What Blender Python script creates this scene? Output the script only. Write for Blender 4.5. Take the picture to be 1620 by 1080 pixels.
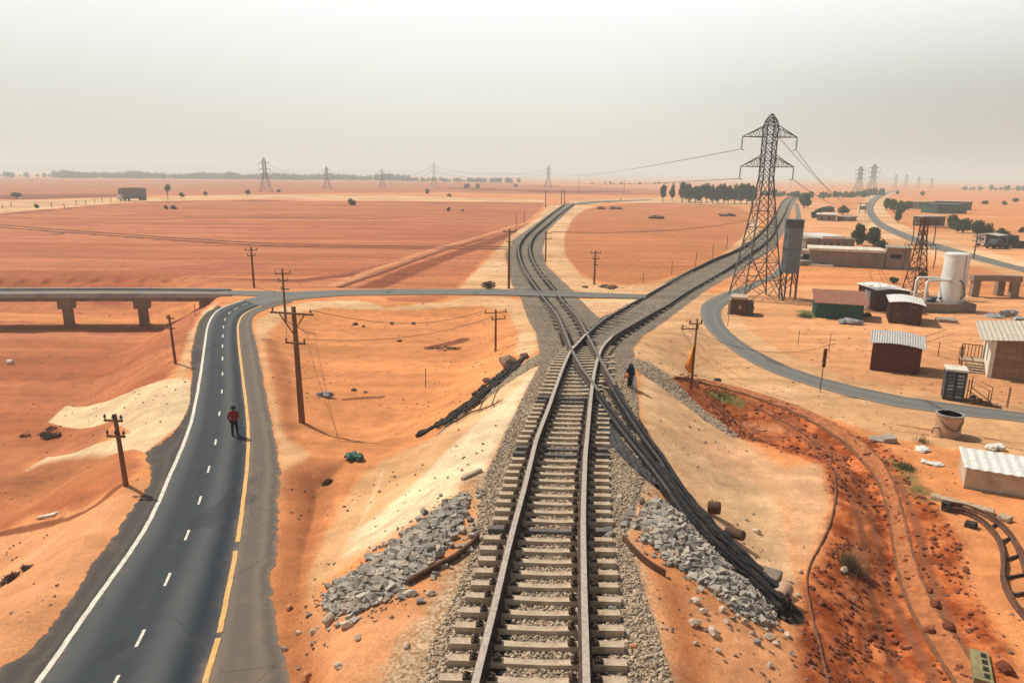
import bpy, bmesh, math, random
import numpy as np
from mathutils import Vector, Matrix
random.seed(7)
rng = np.random.default_rng(7)
for o in list(bpy.data.objects):
    bpy.data.objects.remove(o)
scene = bpy.context.scene
C = scene.collection
rad = math.radians
# ------------------------------------------------------------------ camera
F, CX, CY, H = 1095.0, 810.0, 540.0, 14.0
PITCH, ROLL = rad(13.5), rad(0.6)
CAM = np.array([0.0, 0.0, H])
_fw = np.array([0, math.cos(PITCH), -math.sin(PITCH)])
_u0 = np.array([0, math.sin(PITCH), math.cos(PITCH)])
_r0 = np.array([1.0, 0, 0])
RT = math.cos(ROLL) * _r0 + math.sin(ROLL) * _u0
UP = math.cos(ROLL) * _u0 - math.sin(ROLL) * _r0
cd = bpy.data.cameras.new('camera')
cd.sensor_width = 36.0
cd.sensor_fit = 'HORIZONTAL'
cd.lens = 36.0 * F / 1620.0
cd.clip_start = 0.5
cd.clip_end = 30000
cam = bpy.data.objects.new('camera', cd)
C.objects.link(cam)
cam.matrix_world = Matrix(((RT[0], UP[0], -_fw[0], 0), (RT[1], UP[1], -_fw[1], 0), (RT[2], UP[2], -_fw[2], H), (0, 0, 0, 1)))
scene.camera = cam
# ------------------------------------------------------------------ light
SUN_EL = rad(52)
SUN_AZ = math.atan2(-0.8, 0.6)          # direction towards the sun, from +Y clockwise
sdir = Vector((math.sin(SUN_AZ) * math.cos(SUN_EL), math.cos(SUN_AZ) * math.cos(SUN_EL), math.sin(SUN_EL)))
sl = bpy.data.lights.new('sun', 'SUN')
sl.energy = 4.6
sl.angle = rad(0.5)
sl.color = (1.0, 0.94, 0.84)
so = bpy.data.objects.new('sun', sl)
C.objects.link(so)
so.location = (-40, 30, 60)
so.rotation_euler = sdir.to_track_quat('Z', 'Y').to_euler()
w = bpy.data.worlds.new('World')
scene.world = w
w.use_nodes = True
nt = w.node_tree
nt.nodes.clear()
out = nt.nodes.new('ShaderNodeOutputWorld')
sky = nt.nodes.new('ShaderNodeTexSky')
sky.sky_type = 'NISHITA'
sky.sun_disc = False
sky.sun_elevation = SUN_EL
sky.sun_rotation = SUN_AZ
sky.dust_density = 4.0
sky.air_density = 1.2
bg1 = nt.nodes.new('ShaderNodeBackground')
bg1.inputs['Strength'].default_value = 0.07
nt.links.new(sky.outputs[0], bg1.inputs[0])
tc = nt.nodes.new('ShaderNodeTexCoord')
sp = nt.nodes.new('ShaderNodeSeparateXYZ')
nt.links.new(tc.outputs['Generated'], sp.inputs[0])
rp = nt.nodes.new('ShaderNodeValToRGB')      # dusty air near the horizon, brighter and whiter higher up
els = rp.color_ramp.elements
els[0].position = 0.0
els[0].color = (0.76, 0.735, 0.625, 1)
els[1].position = 0.06
els[1].color = (0.835, 0.815, 0.695, 1)
for p, c in ((0.115, (0.875, 0.89, 0.81, 1)), (0.155, (0.94, 0.965, 0.925, 1)), (0.205, (1.02, 1.025, 1.02, 1)), (0.24, (1.08, 1.08, 1.08, 1))):
    e = els.new(p)
    e.color = c
nt.links.new(sp.outputs[2], rp.inputs[0])
bg2 = nt.nodes.new('ShaderNodeBackground')
nt.links.new(rp.outputs[0], bg2.inputs[0])
# the air is thickest towards the built-up right side: a little dimmer there
rx = nt.nodes.new('ShaderNodeMapRange')
rx.interpolation_type = 'SMOOTHSTEP'
rx.inputs[1].default_value = 0.05
rx.inputs[2].default_value = 0.62
rx.inputs[3].default_value = 1.0
rx.inputs[4].default_value = 0.66
nt.links.new(sp.outputs[0], rx.inputs[0])
rl = nt.nodes.new('ShaderNodeMapRange')
rl.interpolation_type = 'SMOOTHSTEP'
rl.inputs[1].default_value = -0.62
rl.inputs[2].default_value = -0.1
rl.inputs[3].default_value = 0.90
rl.inputs[4].default_value = 1.0
nt.links.new(sp.outputs[0], rl.inputs[0])
rm = nt.nodes.new('ShaderNodeMath')
rm.operation = 'MULTIPLY'
nt.links.new(rx.outputs[0], rm.inputs[0])
nt.links.new(rl.outputs[0], rm.inputs[1])
rz_ = nt.nodes.new('ShaderNodeMapRange')          # the side-to-side difference fades out higher up
rz_.inputs[1].default_value = 0.10
rz_.inputs[2].default_value = 0.22
nt.links.new(sp.outputs[2], rz_.inputs[0])
rq = nt.nodes.new('ShaderNodeMix')
nt.links.new(rz_.outputs[0], rq.inputs[0])
nt.links.new(rm.outputs[0], rq.inputs[2])
rq.inputs[3].default_value = 1.0
nt.links.new(rq.outputs[0], bg2.inputs['Strength'])
mr = nt.nodes.new('ShaderNodeMapRange')
mr.interpolation_type = 'SMOOTHSTEP'
mr.inputs[1].default_value = 0.24
mr.inputs[2].default_value = 0.40
nt.links.new(sp.outputs[2], mr.inputs[0])
mx = nt.nodes.new('ShaderNodeMixShader')
nt.links.new(mr.outputs[0], mx.inputs[0])
nt.links.new(bg2.outputs[0], mx.inputs[1])
nt.links.new(bg1.outputs[0], mx.inputs[2])
nt.links.new(mx.outputs[0], out.inputs[0])
scene.view_settings.view_transform = 'Standard'
scene.view_settings.look = 'None'
scene.view_settings.exposure = 0.0
scene.view_settings.gamma = 1.0
scene.cycles.max_bounces = 5
scene.cycles.diffuse_bounces = 2
scene.cycles.glossy_bounces = 2
scene.cycles.volume_bounces = 1
scene.cycles.transparent_max_bounces = 6
scene.cycles.use_denoising = True
# ------------------------------------------------------------------ pixel <-> world
def rays(px):
    px = np.asarray(px, float).reshape(-1, 2)
    return _fw[None] + RT[None] * ((px[:, :1] - CX) / F) - UP[None] * ((px[:, 1:] - CY) / F)
def flat(px, z=0.0):
    d = rays(px)
    t = (z - H) / np.minimum(d[:, 2], -1e-3)
    return (d * t[:, None])[:, :2]
def project(P):
    v = np.asarray(P, float) - CAM
    dp = v @ _fw
    return CX + F * (v @ RT) / dp, CY - F * (v @ UP) / dp
def smooth(a, b, x):
    t = np.clip((x - a) / (b - a), 0, 1)
    return t * t * (3 - 2 * t)
def crom(pts, n):
    """Catmull-Rom through pts, n samples by arc length."""
    P = np.asarray(pts, float)
    if len(P) < 3:
        t = np.linspace(0, 1, n)[:, None]
        return P[0] * (1 - t) + P[-1] * t
    Q = np.vstack([2 * P[0] - P[1], P, 2 * P[-1] - P[-2]])
    o = []
    for i in range(1, len(Q) - 2):
        t = np.linspace(0, 1, 24, endpoint=False)[:, None]
        a, b, c, d = Q[i - 1], Q[i], Q[i + 1], Q[i + 2]
        o.append(.5 * (2 * b + (c - a) * t + (2 * a - 5 * b + 4 * c - d) * t ** 2 + (3 * b - a - 3 * c + d) * t ** 3))
    o = np.vstack(o + [P[-1:]])
    s = np.r_[0, np.cumsum(np.linalg.norm(np.diff(o, axis=0), axis=1))]
    u = np.linspace(0, s[-1], n)
    return np.stack([np.interp(u, s, o[:, k]) for k in range(o.shape[1])], 1)
def seg_dist(P, line, closed=False):
    line = np.asarray(line, float)
    best = np.full(len(P), 1e18)
    n = len(line)
    for i in range(n if closed else n - 1):
        a, b = line[i], line[(i + 1) % n]
        ab = b - a
        L = ab @ ab + 1e-12
        t = np.clip(((P - a) @ ab) / L, 0, 1)
        dx = P[:, 0] - a[0] - t * ab[0]
        dy = P[:, 1] - a[1] - t * ab[1]
        best = np.minimum(best, dx * dx + dy * dy)
    return np.sqrt(best)
def sdf(P, poly, M=None):
    """signed distance to a polygon, negative inside; capped at M outside its box."""
    P = np.asarray(P, float)
    poly = np.asarray(poly, float)
    if M is not None:
        lo, hi = poly.min(0) - M, poly.max(0) + M
        k = (P[:, 0] > lo[0]) & (P[:, 0] < hi[0]) & (P[:, 1] > lo[1]) & (P[:, 1] < hi[1])
        r = np.full(len(P), float(M))
        if k.any():
            r[k] = np.clip(sdf(P[k], poly), -M, M)
        return r
    d = seg_dist(P, poly, True)
    ins = np.zeros(len(P), bool)
    n = len(poly)
    for i in range(n):
        a, b = poly[i], poly[(i + 1) % n]
        c = (a[1] > P[:, 1]) != (b[1] > P[:, 1])
        xi = (b[0] - a[0]) * (P[:, 1] - a[1]) / (b[1] - a[1] + 1e-12) + a[0]
        ins ^= c & (P[:, 0] < xi)
    return np.where(ins, -d, d)
def ldist(P, line, M):
    line = np.asarray(line, float)
    lo, hi = line.min(0) - M, line.max(0) + M
    k = (P[:, 0] > lo[0]) & (P[:, 0] < hi[0]) & (P[:, 1] > lo[1]) & (P[:, 1] < hi[1])
    r = np.full(len(P), float(M))
    if k.any():
        r[k] = np.minimum(seg_dist(P[k], line), M)
    return r
def vnoise(x, y, seed=0):
    xi, yi = np.floor(x).astype(np.int64), np.floor(y).astype(np.int64)
    fx, fy = x - xi, y - yi
    fx, fy = fx * fx * (3 - 2 * fx), fy * fy * (3 - 2 * fy)
    def h(a, b):
        n = (a * 374761393 + b * 668265263 + seed * 974634777) & 0x7fffffff
        n = ((n ^ (n >> 13)) * 1274126177) & 0x7fffffff
        return ((n ^ (n >> 16)) & 0xffff) / 65535.0
    return (h(xi, yi) * (1 - fx) + h(xi + 1, yi) * fx) * (1 - fy) + (h(xi, yi + 1) * (1 - fx) + h(xi + 1, yi + 1) * fx) * fy
# ------------------------------------------------------------------ layout lines, as seen in the photograph and laid on the ground
ROAD_L = [(20, 1125), (60, 1075), (141, 960), (225, 840), (270, 745), (297, 680), (311, 622), (320, 565), (326, 525), (334, 503), (350, 488), (389, 474), (440, 465), (520, 460), (600, 458), (700, 457.5), (800, 459), (900, 462.5), (1030, 468)]
ROAD_R = [(318, 1125), (330, 1075), (352, 995), (378, 860), (391, 760), (395, 700), (392, 650), (385, 595), (378, 535), (379, 510), (391, 495), (425, 481), (470, 473), (530, 469), (600, 467.5), (700, 466.5), (800, 468), (900, 471), (1030, 474)]
SHO_L = [(-60, 1125), (0, 1060), (47, 1028), (105, 955), (190, 832), (238, 764), (236, 738), (230, 716), (246, 706), (262, 694), (284, 672), (298, 644), (303, 600), (303, 560), (310, 525), (322, 500), (345, 483)]
SHO_R = [(458, 1125), (456, 1078), (440, 1000), (431, 930), (438, 850), (441, 745), (433, 690), (415, 592), (404, 540), (398, 515), (403, 499), (425, 488), (460, 479)]
SIDE_O = [(1257, 322), (1259, 345), (1254, 380), (1240, 408), (1215, 438), (1150, 462), (1115, 478), (1108, 495), (1118, 520), (1145, 545), (1200, 580), (1280, 610), (1400, 640), (1500, 655), (1620, 668), (1780, 686)]
SIDE_I = [(1263, 322), (1267, 345), (1265, 380), (1258, 412), (1240, 432), (1205, 450), (1165, 472), (1144, 486), (1141, 503), (1156, 526), (1200, 557), (1280, 592), (1400, 622), (1500, 638), (1620, 653), (1780, 670)]
FAR_O = [(1425, 301), (1409, 303), (1390, 308), (1376, 317), (1370, 330), (1375, 344), (1387, 357), (1414, 371), (1460, 389), (1535, 410), (1620, 431), (1760, 466)]
FAR_I = [(1432, 301), (1415, 303), (1400, 309), (1387, 318), (1381, 330), (1386, 342), (1398, 354), (1428, 368), (1474, 384), (1545, 404), (1620, 424), (1760, 457)]
BRIDGE_T = [(-420, 462), (0, 460), (200, 459.5), (392, 461)]
BRIDGE_B = [(-420, 470), (0, 468), (200, 467.5), (392, 468)]
A_L = [(748, 1125), (759, 1078), (784, 976), (806, 880), (828, 795), (840, 746), (849, 710), (869, 655), (886, 605), (901, 568), (914, 552), (930, 534), (957, 511), (993, 486), (1032, 463), (1071, 441), (1120, 417), (1175, 393), (1205, 368), (1222, 348), (1230, 333), (1240, 317), (1258, 308)]
A_R = [(927, 1125), (926, 1078), (923, 950), (922, 840), (925, 745), (928, 710), (934, 645), (940, 600), (950, 564), (962, 548), (975, 536), (1009, 515), (1050, 488), (1085, 464), (1120, 444), (1175, 412), (1216, 380), (1232, 354), (1241, 338), (1250, 318), (1266, 308)]
B_L = [(893, 324), (872, 340), (851, 357), (827, 380), (820, 399), (827, 425), (849, 459), (874, 494), (892, 531), (904, 564), (921, 596), (938, 620), (958, 650), (994, 698), (1028, 742), (1060, 785), (1100, 838), (1150, 893), (1200, 937), (1236, 968)]
B_R = [(908, 323), (885, 340), (866, 357), (845, 376), (838, 397), (848, 425), (875, 459), (889, 478), (915, 513), (941, 564), (957, 595), (980, 637), (1006, 678), (1030, 713), (1052, 746), (1080, 790), (1112, 833), (1160, 886), (1210, 930), (1245, 962)]
def FL(pts, n=60, z=0.0):
    return flat(crom(pts, n), z)
wRL, wRR = FL(ROAD_L, 140), FL(ROAD_R, 140)
wSL, wSR = FL(SHO_L, 90), FL(SHO_R, 90)
wSO, wSI = FL(SIDE_O, 90), FL(SIDE_I, 90)
wFO, wFI = FL(FAR_O, 70), FL(FAR_I, 70)
wBT, wBB = FL(BRIDGE_T, 30), FL(BRIDGE_B, 30)
A_C = [((a[0] + b[0]) / 2, (a[1] + b[1]) / 2) for a, b in zip(crom(A_L, 40), crom(A_R, 40))]
B_C = [((a[0] + b[0]) / 2, (a[1] + b[1]) / 2) for a, b in zip(crom(B_L, 40), crom(B_R, 40))]
wAC = flat(A_C, 1.5)
wBC = flat([p for p in B_C if p[1] < 600], 0.9)
POLY_MAIN = np.vstack([wSL[:-1], wRL[(wRL[:, 1] > wSL[-1, 1])], wRR[(wRR[:, 1] > wSR[-1, 1])][::-1], wSR[::-1]])
POLY_SIDE = np.vstack([wSO, wSI[::-1]])
POLY_FAR = np.vstack([wFO, wFI[::-1]])
VALLEY = np.vstack([flat([(-260, 1400), (-60, 1125)]), wSL[1:], flat([(372, 471), (380, 455), (300, 434), (0, 428), (-500, 430)]), [[-230, 60], [-150, 10]]])
BASIN = flat([(410, 512), (440, 492), (520, 482), (700, 478), (800, 484), (838, 520), (843, 560), (760, 630), (680, 680), (600, 708), (480, 700), (446, 680), (425, 600)])
DITCH = flat([(448, 745), (560, 728), (545, 800), (510, 880), (498, 1000), (560, 1250), (450, 1250), (440, 930)])
REDPIT = flat([(1050, 598), (1130, 606), (1250, 640), (1400, 705), (1470, 790), (1520, 860), (1550, 950), (1600, 1100), (1700, 1350), (1270, 1350), (1268, 950), (1290, 880), (1318, 800), (1305, 735), (1240, 712), (1160, 690), (1100, 640)])
def crest(Y):
    return 0.04 + 1.96 * (1 - smooth(42, 74, Y))
POLY_ABUT = flat([(352, 458), (480, 460), (470, 472), (352, 469)])
def road_sdf(P):
    return np.minimum(sdf(P, POLY_ABUT, 12), np.minimum(sdf(P, POLY_MAIN, 12), np.minimum(sdf(P, POLY_SIDE, 12), sdf(P, POLY_FAR, 12))))
def hbase(P):
    z = np.zeros(len(P))
    z -= 3.8 * smooth(0.2, 9, -sdf(P, VALLEY, 12))
    z -= 1.0 * smooth(0, 5, -sdf(P, BASIN, 8))
    z -= 0.9 * smooth(0, 2.5, -sdf(P, DITCH, 6))
    z -= 0.9 * smooth(0, 3.0, -sdf(P, REDPIT, 6))
    d = np.minimum(ldist(P, wAC, 12), ldist(P, wBC, 12))
    k = 1 - smooth(2.7, 9.5, d)
    c = crest(P[:, 1])
    z = z * (1 - k) + c * k
    rs = road_sdf(P)
    m = smooth(-0.1, 1.6, rs)
    return z * m, rs, d
def hgt(P):
    P = np.asarray(P, float).reshape(-1, 2)
    z, rs, d = hbase(P)
    r = np.hypot(P[:, 0], P[:, 1])
    near = 1 - smooth(90, 220, r)
    x, y = P[:, 0], P[:, 1]
    rel = (vnoise(x * .22, y * .22, 1) - .5) * .13 + (vnoise(x * .8 + 9, y * .8, 2) - .5) * .06 + (vnoise(x * 2.7, y * 2.7, 3) - .5) * .045 + (vnoise(x * 7, y * 7, 13) - .5) * .02
    red = smooth(0, 2, -sdf(P, REDPIT, 6))
    clod = np.maximum(vnoise(x * 3.1, y * 3.1, 4) - .55, 0) * .3 * red * near
    m = smooth(0, 1.5, rs) * (0.25 + 0.75 * smooth(2.4, 5, d)) * near
    big = (vnoise(x * .02, y * .02, 6) - .5) * 0.3 * smooth(150, 400, r) * (1 - smooth(500, 900, r)) * smooth(4, 12, rs) * smooth(5, 12, d)
    return z + rel * m + clod + big
_ZS = np.linspace(3.2, -5.6, 100)
def G(px):
    """where the line of sight through a photo pixel meets the ground (list of xyz)."""
    d = rays(px)
    n = len(d)
    t = (_ZS[None] - H) / np.minimum(d[:, 2], -1e-3)[:, None]
    P = (d[:, None, :2] * t[..., None]).reshape(-1, 2)
    h = hgt(P).reshape(n, -1)
    f = h - _ZS[None]
    i = np.argmax(f >= 0, axis=1)
    i = np.clip(i, 1, len(_ZS) - 1)
    k = np.arange(n)
    f0, f1 = f[k, i - 1], f[k, i]
    a = np.clip(-f0 / (f1 - f0 + 1e-9), 0, 1)
    z = _ZS[i - 1] + (_ZS[i] - _ZS[i - 1]) * a
    tt = (z - H) / np.minimum(d[:, 2], -1e-3)
    return np.c_[d[:, :2] * tt[:, None], z]
def g1(x, y):
    return G([(x, y)])[0]
def dep(b):
    return float((np.asarray(b, float) - CAM) @ _fw)
def top_h(base, py):
    """height above base at which the vertical through base reaches photo row py"""
    lo, hi = 0.0, 80.0
    for _ in range(40):
        m = (lo + hi) / 2
        if project(np.asarray(base) + [0, 0, m])[1] > py:
            lo = m
        else:
            hi = m
    return lo
def zat(x, y):
    return float(hgt([(x, y)])[0])
# ------------------------------------------------------------------ materials
class NB:
    def __init__(s, name):
        s.m = bpy.data.materials.new(name)
        s.m.use_nodes = True
        s.t = s.m.node_tree
        s.t.nodes.clear()
        s.out = s.t.nodes.new('ShaderNodeOutputMaterial')
        s.b = s.t.nodes.new('ShaderNodeBsdfPrincipled')
        s.L(s.b.outputs[0], s.out.inputs[0])
        s.tc = s.t.nodes.new('ShaderNodeTexCoord')
    def L(s, a, b):
        s.t.links.new(a, b)
    def put(s, inp, v):
        if isinstance(v, bpy.types.NodeSocket):
            s.L(v, inp)
        elif isinstance(v, (tuple, list)) and len(v) == 3 and inp.type == 'RGBA':
            inp.default_value = (*v, 1)
        else:
            inp.default_value = v
    def N(s, kind, **kw):
        n = s.t.nodes.new(kind)
        for k, v in kw.items():
            setattr(n, k, v)
        return n
    def math(s, op, a, b=0.0, clamp=False):
        n = s.N('ShaderNodeMath', operation=op, use_clamp=clamp)
        s.put(n.inputs[0], a)
        s.put(n.inputs[1], b)
        return n.outputs[0]
    def mix(s, f, a, b, mode='MIX'):
        n = s.N('ShaderNodeMix', data_type='RGBA', blend_type=mode)
        s.put(n.inputs[0], f)
        s.put(n.inputs[6], a)
        s.put(n.inputs[7], b)
        return n.outputs[2]
    def map(s, scale=(1, 1, 1), rot=(0, 0, 0), src='Object'):
        n = s.N('ShaderNodeMapping')
        n.inputs['Scale'].default_value = scale
        n.inputs['Rotation'].default_value = rot
        s.L(s.tc.outputs[src], n.inputs[0])
        return n.outputs[0]
    def noise(s, scale, detail=4, rough=.6, vec=None):
        n = s.N('ShaderNodeTexNoise')
        n.inputs['Scale'].default_value = scale
        n.inputs['Detail'].default_value = detail
        n.inputs['Roughness'].default_value = rough
        s.L(vec if vec is not None else s.tc.outputs['Object'], n.inputs[0])
        return n.outputs[0]
    def vor(s, scale, feature='F1', vec=None):
        n = s.N('ShaderNodeTexVoronoi', feature=feature)
        n.inputs['Scale'].default_value = scale
        s.L(vec if vec is not None else s.tc.outputs['Object'], n.inputs[0])
        return n
    def rng(s, v, a, b, c=0.0, d=1.0, sm=True):
        n = s.N('ShaderNodeMapRange', interpolation_type='SMOOTHSTEP' if sm else 'LINEAR')
        for i, q in enumerate((v, a, b, c, d)):
            s.put(n.inputs[i], q)
        return n.outputs[0]
    def attr(s, name):
        n = s.N('ShaderNodeAttribute', attribute_name=name)
        return n.outputs['Fac']
    def bump(s, h, strength=.4, dist=.02):
        n = s.N('ShaderNodeBump')
        n.inputs['Strength'].default_value = strength
        n.inputs['Distance'].default_value = dist
        s.L(h, n.inputs['Height'])
        s.L(n.outputs[0], s.b.inputs['Normal'])
    def done(s, col, rough=.85, metal=0.0, spec=.3):
        s.put(s.b.inputs['Base Color'], col)
        s.put(s.b.inputs['Roughness'], rough)
        s.b.inputs['Metallic'].default_value = metal
        s.b.inputs['Specular IOR Level'].default_value = spec
        return s.m
def plain(name, col, rough=.8, metal=0.0, var=.25, scale=3.0, dirt=None, dirt_amt=.35, bump=.15, stretch=(1, 1, 1), spec=.3):
    """weathered plain surface: tone noise, patches of dirt, fine bump"""
    n = NB(name)
    v = n.map(stretch)
    a = n.noise(scale, 6, .65, v)
    b = n.noise(scale * 6, 4, .6, v)
    k = n.math('ADD', n.math('MULTIPLY', a, .7), n.math('MULTIPLY', b, .3))
    hi = tuple(min(1, c * (1 + var)) for c in col)
    lo = tuple(c * (1 - var) for c in col)
    c = n.mix(n.rng(k, .3, .7), lo, hi)
    if dirt is not None:
        d = n.noise(scale * .7, 7, .7, n.map(tuple(q * 1.0 for q in stretch), (0, 0, 1)))
        c = n.mix(n.math('MULTIPLY', n.rng(d, .48, .66), dirt_amt), c, dirt)
    n.bump(b, bump, .02)
    return n.done(c, rough, metal, spec)
def leaf_mat(name, c0, c1):
    n = NB(name)
    r = n.attr('rnd')
    o = n.noise(.8, 2)
    c = n.mix(n.math('ADD', n.math('MULTIPLY', r, .75), n.math('MULTIPLY', o, .25)), c0, c1)
    n.done(c, .6, 0, .25)
    tr = n.N('ShaderNodeBsdfTranslucent')
    n.L(c, tr.inputs[0])
    ms = n.N('ShaderNodeMixShader')
    ms.inputs[0].default_value = .25
    n.L(n.b.outputs[0], ms.inputs[1])
    n.L(tr.outputs[0], ms.inputs[2])
    n.L(ms.outputs[0], n.out.inputs[0])
    return n.m
def stone_mat(name, c0, c1, dust=(.5, .32, .18)):
    n = NB(name)
    r = n.attr('rnd')
    a = n.noise(9, 5, .7)
    c = n.mix(n.math('ADD', n.math('MULTIPLY', r, .7), n.math('MULTIPLY', a, .3)), c0, c1)
    c = n.mix(n.math('MULTIPLY', n.rng(n.noise(2.5, 4), .5, .7), .35), c, dust)
    n.bump(a, .4, .03)
    return n.done(c, .9, 0, .2)
def corr_mat(name, col, dirt, amt=.3, rough=.5):
    n = NB(name)
    v = n.map((3, 3, .35))
    a = n.noise(1.2, 6, .7, v)
    b = n.noise(7, 5, .6)
    c = n.mix(n.rng(b, .35, .7), tuple(q * .82 for q in col), tuple(min(1, q * 1.12) for q in col))
    c = n.mix(n.math('MULTIPLY', n.rng(a, .46, .66), amt), c, dirt)
    n.bump(b, .1, .01)
    return n.done(c, rough, 0, .35)
def block_mat(name, c0, c1, mortar, sx, sz, axis_rot=0.0):
    n = NB(name)
    br = n.N('ShaderNodeTexBrick')
    mp = n.N('ShaderNodeMapping')
    # lay courses upright on both wall directions: (x+y, z)
    s = n.N('ShaderNodeSeparateXYZ')
    n.L(n.tc.outputs['Object'], s.inputs[0])
    cb = n.N('ShaderNodeCombineXYZ')
    n.L(n.math('ADD', s.outputs[0], s.outputs[1]), cb.inputs[0])
    n.L(s.outputs[2], cb.inputs[1])
    n.L(cb.outputs[0], br.inputs['Vector'])
    br.inputs['Scale'].default_value = 1.0
    br.inputs['Brick Width'].default_value = sx
    br.inputs['Row Height'].default_value = sz
    br.inputs['Mortar Size'].default_value = .018
    br.inputs['Color1'].default_value = (*c0, 1)
    br.inputs['Color2'].default_value = (*c1, 1)
    br.inputs['Mortar'].default_value = (*mortar, 1)
    a = n.noise(5, 6, .7)
    c = n.mix(n.rng(a, .3, .75), n.mix(.35, br.outputs[0], (.03, .02, .015)), br.outputs[0])
    n.bump(n.math('SUBTRACT', a, n.math('MULTIPLY', br.outputs[1], .8)), .5, .02)
    return n.done(c, .9, 0, .2)
M = {}
M['wood'] = plain('weathered_wood', (.17, .085, .045), .85, 0, .4, 5, (.30, .17, .09), .5, .3, (1, 1, .15))
M['wood_dark'] = plain('charred_wood', (.028, .023, .022), .85, 0, .5, 4, (.12, .08, .055), .5, .5, (1, 1, 1))
M['wood_pale'] = plain('bleached_wood', (.42, .31, .20), .85, 0, .35, 4, (.22, .13, .08), .5, .3)
M['steel'] = plain('worn_rail_steel', (.42, .35, .285), .5, .1, .25, 8, (.20, .11, .06), .4, .05)
M['rail_dull'] = plain('dull_rail_top', (.17, .145, .125), .55, .2, .3, 6, (.10, .06, .04), .4, .1)
M['rail_side'] = plain('rusty_rail_web', (.055, .032, .022), .85, 0, .4, 6, (.16, .07, .03), .5, .2)
M['blacksteel'] = plain('blackened_steel', (.022, .021, .022), .6, .3, .5, 5, (.10, .075, .055), .35, .3)
M['belt'] = plain('dark_rubber_strip', (.045, .043, .045), .8, 0, .4, 7, (.16, .12, .09), .45, .4)
M['galv'] = plain('dull_galvanised_steel', (.12, .125, .13), .6, .3, .3, 2, (.10, .06, .04), .4, .1)
M['rust_steel'] = plain('rusty_steel', (.095, .045, .028), .85, 0, .4, 3, (.20, .09, .04), .5, .2)
M['rubber_hose'] = plain('soil_stained_pipe', (.16, .075, .04), .9, 0, .4, 4, (.28, .11, .05), .6, .3)
M['wire'] = plain('cable', (.05, .045, .045), .6, 0, .2, 2)
M['ceramic'] = plain('insulator_glass', (.06, .05, .05), .3, 0, .2, 4)
M['concrete'] = plain('old_concrete', (.30, .255, .205), .9, 0, .25, 1.5, (.20, .12, .07), .5, .25)
M['sleeper'] = plain('concrete_sleeper', (.47, .365, .25), .9, 0, .28, 3, (.22, .13, .075), .6, .3)
M['sleeper_buried'] = plain('half_buried_sleeper', (.23, .18, .13), .9, 0, .3, 3, (.30, .23, .16), .5, .3)
M['sleeper_dark'] = plain('tarred_sleeper', (.12, .105, .095), .85, 0, .3, 3, (.28, .19, .12), .4, .3)
M['bridge'] = plain('bridge_concrete', (.24, .17, .115), .9, 0, .25, .8, (.13, .075, .045), .5, .2)
M['deck'] = plain('bridge_deck_edge', (.30, .30, .29), .8, 0, .2, .6, (.16, .13, .11), .4, .1)
M['maroon'] = corr_mat('maroon_sheet', (.085, .012, .014), (.10, .035, .02), .4)
M['maroon2'] = corr_mat('dark_maroon_sheet', (.055, .014, .016), (.10, .05, .035), .4)
M['green'] = corr_mat('green_sheet', (.012, .075, .052), (.06, .06, .04), .35)
M['rustroof'] = corr_mat('rusted_roof_sheet', (.30, .12, .07), (.16, .06, .035), .5, .8)
M['whiteroof'] = corr_mat('white_roof_sheet', (.68, .66, .60), (.42, .33, .24), .35)
M['beigeroof'] = corr_mat('beige_roof_sheet', (.50, .44, .34), (.30, .22, .15), .4)
M['greyroof'] = corr_mat('galvanised_roof_sheet', (.46, .44, .41), (.26, .17, .11), .5)
M['plaster'] = plain('beige_plaster', (.46, .35, .24), .9, 0, .2, 1.2, (.26, .16, .10), .5, .15)
M['whiteplaster'] = plain('whitewashed_wall', (.62, .56, .46), .9, 0, .15, 1.5, (.35, .24, .15), .5, .15)
M['greywall'] = plain('grey_rendered_wall', (.22, .165, .125), .9, 0, .2, .5, (.13, .085, .06), .5, .15, (1, 1, .4))
M['block'] = block_mat('stone_block_wall', (.30, .185, .115), (.22, .135, .085), (.16, .10, .065), .95, .48)
M['brick'] = block_mat('sooty_brick', (.16, .055, .035), (.09, .04, .03), (.17, .11, .08), .34, .16)
M['stonebrick'] = block_mat('brown_brick_wall', (.13, .095, .075), (.09, .068, .055), (.08, .06, .05), .9, .4)
M['tankwhite'] = plain('painted_tank', (.66, .65, .60), .5, 0, .12, .8, (.34, .27, .20), .4, .05, (1, 1, .3))
M['bucket'] = plain('clay_tank', (.42, .26, .165), .85, 0, .2, 2, (.25, .14, .08), .5, .15)
M['bluetank'] = corr_mat('blue_grey_tank', (.15, .18, .20), (.12, .10, .085), .35)
M['cabinet'] = plain('dark_cabinet', (.030, .036, .045), .5, 0, .3, 4, (.12, .10, .08), .35, .1)
M['paleglass'] = plain('scuffed_pale_panel', (.30, .30, .29), .4, 0, .4, 9, (.08, .08, .08), .5, .1)
M['darkhole'] = plain('dark_opening', (.015, .013, .012), .9, 0, .2, 3)
M['paint_w'] = plain('white_road_paint', (.62, .58, .48), .8, 0, .15, 5, (.20, .18, .15), .4, .05)
M['paint_y'] = plain('yellow_road_paint', (.62, .36, .12), .8, 0, .15, 4, (.30, .22, .14), .35, .05)
M['skin'] = plain('skin', (.12, .06, .04), .6, 0, .1, 5)
M['redcloth'] = plain('red_cloth', (.22, .008, .014), .9, 0, .3, 8)
M['blackcloth'] = plain('black_cloth', (.008, .009, .011), .9, 0, .3, 8)
M['bluecloth'] = plain('navy_cloth', (.008, .017, .042), .9, 0, .35, 8)
M['orangecloth'] = plain('orange_cloth', (.62, .20, .04), .85, 0, .2, 6)
M['flagcloth'] = plain('orange_flag_cloth', (.75, .24, .02), .85, 0, .2, 3, (.70, .45, .10), .5)
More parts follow.
